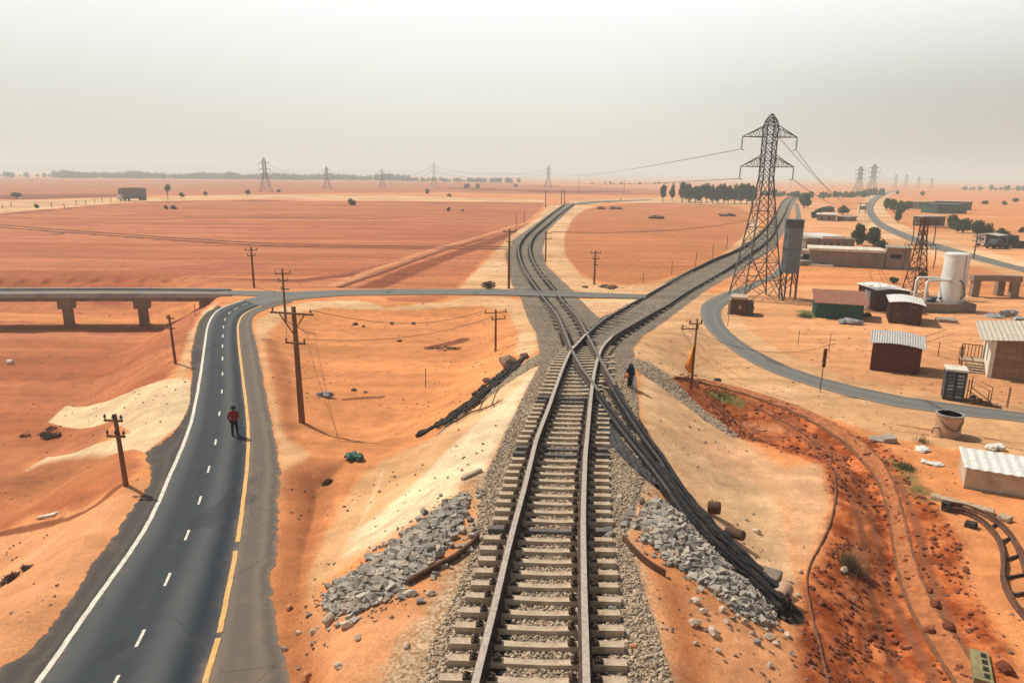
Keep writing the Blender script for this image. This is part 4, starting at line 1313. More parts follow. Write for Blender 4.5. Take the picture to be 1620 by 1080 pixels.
pw9, e9 = pole('utility_pole', 940, 450, 396, .14, 'short pole at the front corner of the round orange field', [(.3, .7, .7, 3), (1.1, .4, .5, 2), (1.9, .2, .4, 1)], .1)
pw10, e10 = pole('utility_pole', 1093, 615, 504, .085, 'slim dark pole carrying an orange pennant at the edge of the dark red soil', [(.3, .55, .3, 2), (.62, 1.0, .1, 2)], .1, (.018, 0))
pw11, e11 = pole('utility_pole', 1540, 410, 371, .12, 'small pole with three crossarms behind the white cylindrical tank', [(.4, .9, .9, 3), (1.2, .9, .9, 3), (2.2, .6, .6, 2)], .1)
for k, (x, y, t, lab) in enumerate([(863, 328, 300, 'far thin pole beside the top of the far rail bend'), (888, 324, 300, 'far thin pole standing right where the rails leave the bend'), (893, 324, 299, 'far thin pole just past the end of the rail bend'),
                                     (916, 301, 281, 'very distant pole in the red plain beyond the rail bend'), (987, 306, 285, 'very distant lone pole in the red plain before the tree row'), (1250, 300, 287, 'very distant pole on the plain behind the pylon')]):
    pole('utility_pole', x, y, t, .22, lab, [(1.0, 1.0, 1.0, 0)], .2, mat='wire')
# hanging flag on the slim pole
b10 = np.array(pw10.location)
h10 = pw10['h']
m = MB()
NV, NW = 14, 7
V = []
for i in range(NV + 1):
    v = i / NV
    wd = .06 + .62 * (v ** 1.3 if v < .78 else (.78 ** 1.3) * (1 - (v - .78) / .30))
    for j in range(NW + 1):
        u = j / NW
        V.append((-u * wd + .01 * i * .1, .09 * math.sin(u * 7 + v * 2) * (.3 + u), -v * 2.0 - .15 * u * (1 - v)))
Fc = [(i * (NW + 1) + j, i * (NW + 1) + j + 1, (i + 1) * (NW + 1) + j + 1, (i + 1) * (NW + 1) + j) for i in range(NV) for j in range(NW)]
m.add(V, Fc)
fl = m.build('pennant', 'flagcloth', None, True, loc=(b10[0] + .018 * h10 * .6 - .06, b10[1] - .02, b10[2] + h10 * .66))
sm_ = fl.modifiers.new('thick', 'SOLIDIFY')
sm_.thickness = .01
tag(fl, 'limp orange pennant hanging from the slim dark pole', 'flag')
# cables
for a, b, s, lab in [
        (e3[1], e6[0], .9, 'slack upper cable across the sandy basin'), (e3[3], e6[3], .7, 'slack lower cable across the sandy basin'),
        (e2[0], e3[0], .5, 'cable dropping from the rim pole to the crossarm of the thick pole'), (e2[4], e3[2], .35, 'short low cable between the rim pole and the thick pole'),
        (e7[0], e8[0], .5, 'cable spanning the two rails at the far bend'),
        (e10[2], e10[2] + np.array([14, 9, -3.2]), 1.2, 'slack cable sinking from the pennant pole towards the side road')]:
    cable('overhead_cable', a, b, s, lab)
wp = g1(1185, 366)
cable('overhead_cable', e8[1], np.array([wp[0], wp[1], wp[2] + 3]), 1.2, 'long cable sagging over the round orange field', .05)
POSTS = [(1017, 448, 431, 'nearest thin post on the pale strip between round field and rails'), (1062, 435, 413, 'second thin post on the pale strip along the round field'), (1100, 422, 399, 'third thin post on the pale strip along the round field'),
         (1127, 408, 386, 'fourth thin post on the pale strip along the round field'), (1149, 395, 372, 'farthest thin post on the pale strip before the pylon'),
         (673, 613, 582, 'lone thin stake in the middle of the sandy basin'), (1151, 516, 486, 'thin post at the inner edge of the side road by the brick kiosk'), (1262, 546, 522, 'thin stake in the yard in front of the green shed'),
         (1311, 555, 527, 'thin stake in the yard nearer the front maroon shed'), (1592, 643, 611, 'stake beside the handrail at the yard edge'), (1483, 564, 540, 'stake between the front maroon shed and the stone house'),
         (309, 500, 480, 'thin stake on the pale crest by the last bridge pier'), (816, 366, 338, 'leaning stake on the pale strip at the outer far bend'), (829, 352, 334, 'stake farther along the outer far bend')]
for x, y, t, lab in POSTS:
    b = g1(x, y)
    h = top_h(b, t)
    d_ = float(np.hypot(b[0], b[1]))
    tag(MB().tube([(0, 0, -.3), (.02 * h, 0, h * .5), (.015 * h, .01, h)], max(.03, d_ * .00042), 6).build('stake', 'wood', loc=b), lab, 'post', 'thin stakes')
# road sign with a long narrow plate
b = g1(1297, 619)
h = top_h(b, 551)
o = E('road_sign', b, 0, 'narrow brown upright sign plate on a thin post beside the side road', 'sign')
MB().tube([(0, 0, -.3), (.05, 0, h)], .03, 8).build('post', 'rust_steel', o)
m = MB()
P_ = [(.12 * math.cos(t) * 1.0, .12 * math.sin(t)) for t in np.linspace(0, math.pi, 9)]
poly = [(x, h + z - .1) for x, z in P_] + [(-.12, h * .58), (-.06, h * .57), (.06, h * .57), (.12, h * .58)]
V = [(x + .03, -.05, z) for x, z in poly] + [(x + .03, -.075, z) for x, z in poly]
n_ = len(poly)
m.add(V, [tuple(range(n_)), tuple(range(2 * n_ - 1, n_ - 1, -1))] + [(i, n_ + i, n_ + (i + 1) % n_, (i + 1) % n_) for i in range(n_)])
m.build('plate', 'rust_steel', o)
# fences
def fence(name, pts, tops, label, wires=2, r=.04):
    B = G(pts)
    o = E(name, B[0], 0, label, 'fence')
    hs = [top_h(b, t) for b, t in zip(B, tops)]
    for b, h in zip(B, hs):
        MB().tube([(0, 0, -.3), (0, 0, h)], r, 6).build('post', 'wood', o, loc=b - B[0])
    for k in range(wires):
        f = (k + 1) / (wires + .3)
        m = MB()
        m.tube([tuple(b - B[0] + np.array([0, -r, h * f])) for b, h in zip(B, hs)], r * .25, 4)
        m.build('wire', 'wire', o)
    return o
fx = [(4, 330), (18, 327.5), (82, 328), (102, 329.5), (121, 325), (136, 324), (150, 322), (162, 321), (176, 320)]
fence('fence', fx, [y - 8 for x, y in fx], 'far fence of dark posts along the pale strip left of the lorry', 2, .14)
fx = [(1543, 565), (1592, 572), (1660, 580)]
fx = [(1392, 560), (1440, 552), (1482, 563), (1520, 572)]
fence('fence', [(1400, 536), (1484, 563), (1516, 570)], [520, 541, 549], 'wire fence between the front maroon shed and the stone house steps', 3, .025)
fence('fence', [(1566, 640), (1594, 645), (1640, 652)], [612, 613, 616], 'low wire fence at the yard edge behind the side road', 3, .025)
# ------------------------------------------------------------------ lattice pylons
def lattice(mb_leg, mb_br, levels, t_leg, t_br, cross=True):
    """levels: (z, half width x, half width y). legs into list of 4 MBs, bracing into mb_br"""
    for (z0, a0, b0), (z1, a1, b1) in zip(levels[:-1], levels[1:]):
        q0 = [(-a0, -b0, z0), (a0, -b0, z0), (a0, b0, z0), (-a0, b0, z0)]
        q1 = [(-a1, -b1, z1), (a1, -b1, z1), (a1, b1, z1), (-a1, b1, z1)]
        for k in range(4):
            mb_leg[k].bar(q0[k], q1[k], t_leg)
            j = (k + 1) % 4
            if cross:
                mb_br.bar(q0[k], q1[j], t_br)
                mb_br.bar(q0[j], q1[k], t_br)
            mb_br.bar(q1[k], q1[j], t_br)
def pylon(name, base, Ht, wb, waist_z, waist, arms, label, az=0.0, t=.12, nb=9, mat='galv', drop=1.5, group='lattice pylons', peak=True, fine=True, leg_gap=None):
    """arms: (z, half length, rise)"""
    o = E(name, base, az, label, 'pylon', group)
    legs, br_ = [MB() for _ in range(4)], MB()
    topz = arms[-1][0] if arms else Ht
    lv = []
    zs = np.r_[-.5, np.linspace(0, 1, nb + 1)[1:] ** .92 * waist_z]
    for z in zs:
        u = max(0, z) / waist_z
        h_ = wb + (waist - wb) * u ** .85
        lv.append((z, h_, h_))
    # first panel: open legs with inverted V braces
    lattice(legs, br_, lv, t, t * .5)
    zz = np.linspace(waist_z, topz + (arms[-1][2] if peak and arms else 0), 7)
    lattice(legs, br_, [(z, waist, waist) for z in zz], t * .85, t * .45)
    if peak:
        z0 = zz[-1]
        pts = np.linspace(0, 1, 4)
        lattice(legs, br_, [(z0 + (Ht - z0) * u, waist * (1 - u ** 1.6 * .93), waist * (1 - u ** 1.6 * .93)) for u in pts], t * .7, t * .4)
    for k in range(4):
        legs[k].build('leg', mat, o)
    br_.build('bracing', mat, o)
    tips = []
    for z, L, rise in arms:
        for sx in (-1, 1):
            m = MB()
            tip = (sx * L, 0, z)
            for sy in (-1, 1):
                a, b = (sx * waist, sy * waist, z), (sx * waist, sy * waist, z + rise)
                m.bar(a, tip, t * .6)
                m.bar(b, tip, t * .6)
                if fine:
                    for u0, u1 in ((.0, .25), (.25, .5), (.5, .75)):
                        pa = Vector(a).lerp(Vector(tip), u0 + .12)
                        pb, pc = Vector(b).lerp(Vector(tip), u0), Vector(b).lerp(Vector(tip), u1)
                        m.bar(tuple(pb), tuple(pa), t * .3)
                        m.bar(tuple(pa), tuple(pc), t * .3)
            m.bar((sx * waist, -waist, z), (sx * waist, waist, z), t * .5)
            arm = m.build('crossarm', mat, o)
            mi_ = MB()
            if drop:
                mi_.tube([tip, (sx * L * 1.0, 0, z - drop)], t * .35, 6)
                for q in np.linspace(.25, drop * .92, 7):
                    mi_.lathe([(.02, 0), (t * .9, .03), (.02, .08)], 8, (sx * L, 0, z - q))
                mi_.tube([(sx * L, 0, z - drop), (sx * (L - .35), 0, z - drop - .12)], t * .3, 5)
                mi_.build('insulator', 'ceramic', arm)
            tips.append(Vector((sx * L, 0, z - drop)))
    o['tips'] = 0
    R_ = Matrix.Rotation(az, 3, 'Z')
    return o, [np.array(base) + np.array(R_ @ v) for v in tips]
b0, b1 = G([(1161, 470), (1240, 477)])
pb = (b0 + b1) / 2 + np.array([0, 1.2, 0])
wb_ = np.linalg.norm((b1 - b0)[:2]) / 2 * .93
Hp = top_h(pb, 180)
zA2, zA1 = top_h(pb, 217), top_h(pb, 264)
Lp = 42 / F * (pb[1] + 1)
mp, ptips = pylon('power_pylon', pb, Hp, wb_ * .92, top_h(pb, 282), .62, [(zA1, Lp * .98, 1.3), (zA2, Lp, 1.25)], 'tall grey steel lattice pylon with two crossarms straddling the side road', .06, .135, 7, group=None, drop=1.35)
# lower leg V braces
m = MB()
for sy in (-1, 1):
    for sx in (-1, 1):
        m.bar((sx * wb_ * .90, sy * wb_ * .90, .2), (0, sy * wb_ * .74, 4.6), .10)
    m.build('leg_brace', 'galv', mp)
    m = MB()
far_l = [(421, 304, 249, 'largest of the distant pylons in the red fields beyond the lorry'), (518, 299, 263, 'distant pylon second from the lorry in the red fields'), (605, 297, 267, 'faintest distant pylon in the middle of the red fields'),
         (687, 298, 257, 'distant pylon above the lone round bush field'), (867, 298, 262, 'distant pylon straight behind the far rail bend')]
ft = []
for x, y, t, lab in far_l:
    b = g1(x, y)
    h = top_h(b, t)
    s_ = h / 25
    po, tp = pylon('distant_pylon', b, h, 4.3 * s_, h * .52, 1.05 * s_, [(h * .66, 4.0 * s_, .8), (h * .84, 4.0 * s_, .8)], lab, .1, .26, 3, 'galv', 1.6 * s_, 'distant lattice pylons', True, False)
    ft.append(tp)
far_r = [(1357, 309, 263, 'distant pylon with three crossarms, nearer the main pylon, of the twin pair'), (1378, 309, 259, 'distant taller pylon of the twin pair beside the far road bend'),
         (1415, 299, 276, 'faint pylon first beyond the twin pair'), (1432, 299, 275, 'faint pylon second beyond the twin pair'), (1452, 298, 279, 'faint pylon third beyond the twin pair'), (1473, 298, 281, 'faintest pylon on the right hand horizon')]
ftr = []
for x, y, t, lab in far_r:
    b = g1(x, y)
    h = top_h(b, t)
    s_ = h / 25
    po, tp = pylon('distant_pylon', b, h, 4.2 * s_, h * .55, 1.25 * s_, [(h * .58, 4.2 * s_, .8), (h * .72, 4.6 * s_, .8), (h * .86, 5.0 * s_, .8)], lab, .05, .26 if x < 1400 else .14, 3, 'galv', 1.6 * s_, 'distant lattice pylons', True, False)
    ftr.append(tp)
# conductors
tg = g1(1364, 337)
tb = E('terminal_pole', tg, 0, 'short dark gantry of two posts where the pylon cables come down', 'power gantry')
for sx in (-1.2, 1.2):
    MB().tube([(sx, 0, -.4), (sx, 0, 4.2)], .16, 8).build('post', 'rust_steel', tb)
MB().tube([(-2.2, 0, 4.0), (2.2, 0, 4.0)], .14, 6).build('crossarm', 'rust_steel', tb)
MB().bx(-.8, .8, -.5, .5, 1.4, 2.8).build('transformer', 'galv', tb)
wl = []
for k, (src, dx, lab) in enumerate([(3, -1.8, 'conductor from the outer upper arm of the tall pylon down to the gantry'), (1, 1.6, 'conductor from the lower arm of the tall pylon down to the gantry')]):
    cable('power_line', ptips[src], tg + np.array([dx, 0, 4.2]), 3.0, lab, .035, 'pylon conductors', n=24)
R_ = Matrix.Rotation(.06, 3, 'Z')
mid_u = np.array(pb) + np.array(R_ @ Vector((Lp * .32, 0, zA2)))
cable('power_line', mid_u, tg + np.array([0, 0, 4.2]), 3.0, 'conductor from the inner upper arm of the tall pylon down to the gantry', .035, 'pylon conductors', n=24)
cable('power_line', ptips[2], ft[4][3], 4.0, 'long upper conductor from the tall pylon towards the distant pylon behind the rail bend', .035, 'pylon conductors', n=24)
cable('power_line', ptips[0], ft[4][1], 4.0, 'long lower conductor from the tall pylon towards the distant pylon behind the rail bend', .035, 'pylon conductors', n=24)
for i in range(4):
    for k, nm in ((1, 'lower'), (3, 'upper')):
        cable('power_line', ft[i][k], ft[i + 1][k - 1], 5, '%s conductor between the %s of the distant pylons across the red fields' % (nm, ['first and second', 'second and third', 'third and fourth', 'fourth and fifth'][i]), .09, 'distant conductors', n=12)
for k, nm in ((1, 'lower'), (3, 'middle'), (5, 'upper')):
    cable('power_line', ftr[1][k], ftr[2][k - 1], 5, '%s conductor running on from the twin pylons to the faint ones' % nm, .08, 'distant conductors', n=12)
# small lattice mast in front of the far road
b = (g1(1424, 458) + g1(1467, 476)) / 2
b = g1(1446, 466)
h = top_h(b, 345)
o = E('lattice_mast', b, .1, 'slender brown lattice mast with hanging arms between the white tank and the long wall', 'lattice mast')
legs, brc = [MB() for _ in range(4)], MB()
lattice(legs, brc, [(z, 1.15 + (.30 - 1.15) * min(1, u / .8) ** .8, 1.15 + (.30 - 1.15) * min(1, u / .8) ** .8) for u, z in zip(np.linspace(0, 1, 9), np.linspace(-.4, h, 9))], .11, .05)
for l in legs:
    l.build('leg', 'rust_steel', o)
brc.build('bracing', 'rust_steel', o)
for z, L0, L1 in ((h - .3, 1.3, 1.5), (h * .66, 2.0, 2.0)):
    m = MB()
    for sy in (-.35, .35):
        m.bar((-L0, sy, z), (L1, sy, z), .05)
        m.bar((-L0, sy, z - .55), (L1, sy, z - .55), .04)
        for q in np.linspace(-L0, L1, 8):
            m.bar((q, sy, z), (q + .4, sy, z - .55), .03)
    arm = m.build('crossarm', 'rust_steel', o)
    for q in (-L0, L1):
        MB().tube([(q, 0, z - .5), (q + .1, 0, z - 1.6), (q, 0, z - 3.0)], .06, 5).build('insulator', 'ceramic', arm)
# tank tower beside the pylon
b0, b1 = G([(1236, 470), (1254, 474)])
b = (b0 + b1) / 2
h = top_h(b, 347)
hb = top_h(b, 431)
o = E('tank_tower', b, .08, 'tall narrow blue grey tank tower on thin legs beside the pylon', 'tank tower')
w2 = 11.5 / F * b[1]
for sx in (-1, 1):
    for sy in (-1, 1):
        m = MB()
        m.bar((sx * w2 * .8, sy * w2 * .8, -.4), (sx * w2 * .8, sy * w2 * .8, hb + .2), .14)
        m.build('leg', 'rust_steel', o)
m = MB()
for z in (1.2, hb * .6):
    for s0 in (-1, 1):
        m.bar((-w2 * .8, s0 * w2 * .8, z), (w2 * .8, s0 * w2 * .8, z + 1.4), .07)
        m.bar((s0 * w2 * .8, -w2 * .8, z), (s0 * w2 * .8, w2 * .8, z + 1.4), .07)
m.build('bracing', 'rust_steel', o)
m = MB()
N_ = 40
rp_ = []
for k in range(N_):
    t = 2 * math.pi * k / N_
    c_, s__ = math.cos(t), math.sin(t)
    q = (abs(c_) ** 5 + abs(s__) ** 5) ** (-1 / 5)
    rp_.append((c_ * q * w2 * (1 + .025 * (-1) ** k), s__ * q * w2 * (1 + .025 * (-1) ** k)))
tank = MB().prism(rp_, hb, h - .9).build('tank', 'bluetank', o)
MB().prism([(x * 1.06, y * 1.06) for x, y in rp_], hb + (h - hb) * .44, hb + (h - hb) * .46).build('band', 'galv', tank)
cap = MB()
for z in np.linspace(h - .9, h - .1, 5):
    cap.prism([(x * 1.08, y * 1.08) for x, y in rp_], z + .005, z + .09)
cap.prism([(x * .95, y * .95) for x, y in rp_], h - .895, h)
cap.build('slatted_cap', 'galv', o)
m = MB()
for z in np.arange(.3, h, .35):
    m.bar((w2 * 1.12, -.2, z), (w2 * 1.12, .2, z), .04)
m.bar((w2 * 1.12, -.2, 0), (w2 * 1.12, -.2, h), .05)
m.bar((w2 * 1.12, .2, 0), (w2 * 1.12, .2, h), .05)
m.build('ladder', 'rust_steel', o)
# ------------------------------------------------------------------ sheds and houses
def building(name, pa, pb, label, cat='building', group=None, drop=0):
    a, rz, wd = frame(pa, pb)
    o = E(name, a, rz, label, cat, group)
    return o, wd
def bh(o, wd, py, u=0.5):
    p = np.array(o.matrix_basis @ Vector((wd * u, 0, 0)))
    return top_h(p, py)
# front maroon shed with a bowed corrugated roof
o, wd = building('tin_shed', (1376, 585), (1453, 593), 'maroon corrugated shed with bowed pale ribbed roof, standing alone at the yard front', 'shed')
h = bh(o, wd, 543, .3)
dp = 2.6
m = MB()
for (x0, x1, y, ax) in ((0, wd, 0, 0), (0, wd, dp, 0)):
    m.corr(0, wd, 0, h, lambda x, y: 0, .16, .02, .03, 1)
    m.v = m.v
w0 = MB()
def vert_sheet(mb, x0, y0, x1, y1, z0, zt, pitch=.16, amp=.02, mi=None):
    """upright corrugated sheet from (x0,y0) to (x1,y1); zt(u) is the top height"""
    L = math.hypot(x1 - x0, y1 - y0)
    n = max(6, int(L / pitch * 4))
    dx, dy = (x1 - x0) / L, (y1 - y0) / L
    nx, ny = dy, -dx
    V = []
    for i in range(n + 1):
        u = i / n
        q = amp * math.sin(2 * math.pi * u * L / pitch)
        x, y = x0 + dx * L * u + nx * q, y0 + dy * L * u + ny * q
        V += [(x, y, z0), (x, y, zt(u)), (x - nx * .03, y - ny * .03, zt(u)), (x - nx * .03, y - ny * .03, z0)]
    Fc = []
    for i in range(n):
        a = i * 4
        Fc += [(a, a + 4, a + 5, a + 1), (a + 1, a + 5, a + 6, a + 2), (a + 2, a + 6, a + 7, a + 3)]
    Fc += [(0, 1, 2, 3), (n * 4 + 3, n * 4 + 2, n * 4 + 1, n * 4)]
    mb.add(V, Fc, mi)
def tin_walls(parent, wd, dp, zf, mat, pitch=.16, amp=.02):
    """four corrugated walls; zf(x, y) is the roof underside"""
    for nm, (x0, y0, x1, y1) in (('wall', (0, 0, wd, 0)), ('wall', (wd, 0, wd, dp)), ('wall', (wd, dp, 0, dp)), ('wall', (0, dp, 0, 0))):
        m = MB()
        vert_sheet(m, x0, y0, x1, y1, -.15, lambda u: zf(x0 + (x1 - x0) * u, y0 + (y1 - y0) * u), pitch, amp)
        m.build(nm, mat, parent)
zf = lambda x, y: h + .14 * math.sin(math.pi * min(max(x / wd, 0), 1)) - .22 * (x / wd) * .4 + .30 * y / dp
tin_walls(o, wd, dp, lambda x, y: zf(x, y) - .02, 'maroon')
MB().corr(-.22, wd + .25, -.28, dp + .25, lambda x, y: zf(x, y) + .035, .17, .028, .02, 4).build('roof', 'greyroof', o)
# green shed with rusted roof
o, wd = building('tin_shed', (1290, 502), (1364, 508), 'dark green corrugated shed under a rust red roof near the pylon', 'shed')
h = bh(o, wd, 480)
dp = 3.6
zf = lambda x, y: h + .75 * (y / dp)
tin_walls(o, wd, dp, lambda x, y: zf(x, y) - .02, 'green', .22, .03)
MB().corr(-.25, wd + .45, -.25, dp + .2, lambda x, y: zf(x, y) + .045, .22, .03, .03, 4).build('roof', 'rustroof', o)
MB().bx(wd * .40, wd * .41, -.045, -.02, .1, h - .1).build('door_seam', 'darkhole', o)
# pair of dark maroon sheds
for nm, pa, pb, pe, dp, lab, wob in (('tin_shed', (1406, 511), (1456, 515), 478, 4.4, 'dark maroon shed with double doors and faded white scrawls', 1),
                                     ('tin_shed', (1384, 492), (1436, 494), 458, 4.6, 'dark shed with a pale side door behind the scrawled maroon shed', 0)):
    o, wd = building(nm, pa, pb, lab, 'shed', 'touching pair of dark sheds')
    h = bh(o, wd, pe)
    zf = lambda x, y, h=h, wd=wd: h - .10 + .22 * math.sin(math.pi * min(max(x / wd * .9 + .05, 0), 1)) - .12 * x / wd
    tin_walls(o, wd, dp, lambda x, y: zf(x, y) - .02, 'maroon2', .24, .03)
    MB().corr(-.25, wd + .28, -.30, dp + .25, lambda x, y: zf(x, y) + .03, .26, .018, .03, 4).build('roof', 'whiteroof', o)
    if wob:
        for x0, x1 in ((.08, .49), (.51, .92)):
            dr = MB().bx(wd * x0, wd * x1, -.075, -.035, .05, h * .88).build('door', 'maroon2', o)
            MB().bx(wd * (.46 if x0 < .3 else .53), wd * (.475 if x0 < .3 else .545), -.10, -.076, h * .38, h * .50).build('handle', 'galv', dr)
        r = random.Random(4)
        m = MB()
        for x0, z0, n in ((.10, .80, 5), (.60, .79, 6), (.20, .48, 3)):
            for k in range(n):
                x = wd * x0 + k * .11 + r.uniform(-.02, .02)
                z = h * z0 + r.uniform(-.03, .03)
                m.bar((x, -.082, z - .07), (x + r.uniform(-.03, .05), -.082, z + .07), .022)
                if k % 2:
                    m.bar((x, -.083, z + .05), (x + .09, -.083, z + r.uniform(0, .05)), .02)
        m.build('painted_marks', 'paleglass', o)
    else:
        dr = MB().bx(-.075, -.035, dp * .28, dp * .60, .02, h * .80).build('door', 'paleglass', o)
        MB().bx(-.10, -.076, dp * .55, dp * .57, h * .38, h * .46).build('handle', 'darkhole', dr)
# stone house with porch steps
a, rz, wd = frame((1561, 597), (1640, 606))
rz += -.02
o = E('stone_house', a, rz, 'stone block house with a whitewashed end wall and a pale sloping tin roof', 'house')
wd, dp = 6.6, 4.4
p1 = np.array(o.matrix_basis @ Vector((0, 0, 0)))
h = top_h(p1, 537)
zt = lambda x, y: h + .10 * x + .10 * y
def wallbox(x0, x1, y0, y1, zb=-.2):
    m = MB()
    V = [(x, y, z) for x in (x0, x1) for y in (y0, y1) for z in (zb, zt(x, y) - .03)]
    m.add(V, [(0, 1, 3, 2), (4, 6, 7, 5), (0, 4, 5, 1), (2, 3, 7, 6), (0, 2, 6, 4), (1, 5, 7, 3)])
    return m
wallbox(.251, wd, 0, .25).build('front_wall', 'block', o)
wallbox(.251, wd, dp - .25, dp).build('rear_wall', 'block', o)
wallbox(wd - .25, wd - .003, .251, dp - .251).build('wall', 'block', o)
wallbox(0, .25, 0, 1.35).build('end_wall', 'whiteplaster', o)
wallbox(0, .25, 1.75, 2.85).build('end_wall', 'whiteplaster', o)
wallbox(0, .25, 3.65, dp).build('end_wall', 'whiteplaster', o)
MB().bx(.003, .247, 1.351, 1.749, -.2, .9).build('end_wall', 'whiteplaster', o)
MB().bx(.003, .247, 1.351, 1.749, 2.2, h + .08).build('end_wall', 'whiteplaster', o)
wn = MB().bx(.12, .16, 1.351, 1.749, .9, 2.2).build('window', 'glass', o)
m = MB()
m.bx(.05, .13, 1.352, 1.40, .901, 2.199)
m.bx(.05, .13, 1.70, 1.748, .901, 2.199)
m.bx(.05, .13, 1.401, 1.699, 2.14, 2.198)
m.bx(.05, .13, 1.401, 1.699, .902, .96)
m.build('frame', 'wood', wn)
dr = MB().bx(.14, .20, 2.851, 3.649, .62, 2.55).build('door', 'darkhole', o)
MB().bx(.08, .139, 2.95, 2.99, 1.45, 1.62).build('handle', 'galv', dr)
MB().bx(.01, .24, 2.852, 3.648, 2.551, h + .2).build('lintel', 'whiteplaster', o)
MB().bx(.01, .24, 2.852, 3.648, -.2, .619).build('threshold', 'concrete', o)
MB().corr(-.75, wd + .5, -.35, dp + .4, lambda x, y: zt(x, y) + .05, .30, .02, .03, 5).build('roof', 'beigeroof', o)
po = E('entrance_steps', np.array(o.matrix_basis @ Vector((-.02, 2.2, 0))), rz, 'wooden landing with a railing and steps up to the stone house door', 'steps')
MB().bx(-1.45, -.01, .1, 1.6, .50, .62).build('landing', 'wood_pale', po)
m = MB()
for k in range(4):
    m.bx(-1.15, -.05, -.02 - .30 * (k + 1), .03 - .30 * k, .40 - .13 * k, .46 - .13 * k)
m.build('treads', 'wood_pale', po)
m = MB()
for x in (-1.18, -.04):
    m.add([(x, .1, .45), (x, .1, .60), (x, -1.25, .02), (x, -1.25, -.14), (x + .05, .1, .45), (x + .05, .1, .60), (x + .05, -1.25, .02), (x + .05, -1.25, -.14)], [(0, 1, 2, 3), (7, 6, 5, 4), (0, 4, 5, 1), (1, 5, 6, 2), (2, 6, 7, 3), (3, 7, 4, 0)])
m.build('stringer', 'wood', po)
for x in (-1.4, -.1):
    for y in (.15, 1.5):
        MB().bx(x - .05, x + .05, y - .05, y + .05, -.2, .499).build('post', 'wood', po)
m = MB()
for x in np.linspace(-1.42, -.06, 7):
    m.bx(x - .025, x + .025, 1.53, 1.58, .62, 1.55)
m.bx(-1.45, -.03, 1.52, 1.59, 1.551, 1.61)
for y in np.linspace(.2, 1.45, 4):
    m.bx(-1.44, -1.39, y - .025, y + .025, .62, 1.55)
m.bx(-1.45, -1.38, .15, 1.519, 1.551, 1.61)
m.build('railing', 'wood', po)
# dark cabinet with pale top
o, wd = building('service_cabinet', (1491, 632), (1524, 636), 'dark standing cabinet with pale top and rows of small scuffed panels by the side road', 'cabinet')
h = bh(o, wd, 588)
MB().bx(0, wd, 0, 1.3, -.1, h).build('body', 'cabinet', o)
MB().bx(-.04, wd + .04, -.05, 1.35, h + .002, h + .13).build('top', 'whiteplaster', o)
r = random.Random(2)
for i in range(2):
    for j in range(7):
        x = wd * (.13 + .44 * i)
        z = h * (.12 + .118 * j)
        pn = MB().bx(x, x + wd * .30, -.018, -.002, z, z + h * .065).build('panel', 'paleglass' if r.random() < .6 else 'galv', o)
MB().bx(wd * .485, wd * .515, -.012, -.002, h * .04, h * .96).build('door_seam', 'darkhole', o)
# handrail
a = G([(1528, 636), (1561, 643), (1527, 607), (1555, 618)])
o = E('handrail', a[0], math.atan2(a[1][1] - a[0][1], a[1][0] - a[0][0]), 'thin brown stair handrail sloping down beside the dark cabinet', 'handrail')
L = float(np.hypot(*(a[1] - a[0])[:2]))
m = MB()
h0, h1 = 1.5, 1.05
for y in (0, .9):
    m.tube([(0, y, -.2), (0, y, h0), (L, y, h1), (L, y, -.2)], .035, 6)
    m.tube([(0, y, h0 * .55), (L, y, .12)], .03, 6)
m.build('rail_frame', 'rust_steel', o)
m = MB()
for k in range(3):
    m.bx(L * .1 + k * L * .3, L * .1 + k * L * .3 + .26, .05, .85, -.1, .34 - .11 * k)
m.build('step_block', 'wood', o)
for k in range(2):
    b = g1(1564 + k * 7, 641 + k)
    tag(MB().bx(-.09, .09, -.5, .5, -.05, .16).build('timber_offcut', 'wood', loc=b, rz=.25), ['short timber block lying right at the foot of the handrail', 'short timber block just outside the handrail foot'][k], 'timber', 'short timbers by the handrail')
# long beige store at the right edge
a, rz, wd = frame((1524, 772), (1620, 787))
o = E('long_store', a, rz, 'long low beige store with a white ribbed roof at the edge of the red soil', 'store')
wd, dp = 5.4, 2.3
h = top_h(np.array(a), 738) - .05
MB().bx(0, wd, .0, dp, -.25, h).build('walls', 'plaster', o)
MB().corr(-.10, wd + .15, -.14, dp + .12, lambda x, y: h + .06 + .10 * y / dp, .42, .02, .03, 3).build('roof', 'whiteroof', o)
MB().bx(.02, wd, -.012, -.002, h * .02, h * .10).build('plinth_band', 'concrete', o)
# round clay tank like a giant mug
b = (g1(1491, 693) + g1(1527, 695)) / 2
rr_ = 18.5 / F * dep(b)
h = top_h(b, 661)
o = E('round_tank', b + np.array([0, rr_, 0]), 0, 'round beige open tank like a mug with a side handle on the sand', 'tank')
MB().lathe([(rr_ * .96, -.1), (rr_, .05), (rr_ * 1.0, h * .45), (rr_ * .98, h * .46), (rr_ * 1.02, h * .93), (rr_ * 1.06, h * .94), (rr_ * 1.08, h), (rr_ * .93, h), (rr_ * .91, h * .55), (.001, h * .53)], 36).build('shell', 'bucket', o, False)
MB().lathe([(rr_ * 1.07, h + .002), (rr_ * 1.07, h + .05), (rr_ * .94, h + .05), (rr_ * .94, h + .002)], 36).build('rim', 'paleglass', o)
MB().tube([(-rr_ * .95, -.2, h * .42), (-rr_ * 1.45, -.2, h * .40), (-rr_ * 1.52, -.2, h * .30), (-rr_ * 1.5, -.2, h * .12)], .07, 8).build('handle', 'bucket', o)
MB().tube([(rr_ * 1.03 * math.sin(t), -rr_ * 1.03 * math.cos(t), h * (.80 - .42 * math.sin((t + 1.2) / 2.4 * 3.14) ** 1.0 + .12 * (t > .3))) for t in np.linspace(-1.2, 1.3, 18)], .03, 6).build('strap', 'rust_steel', o)
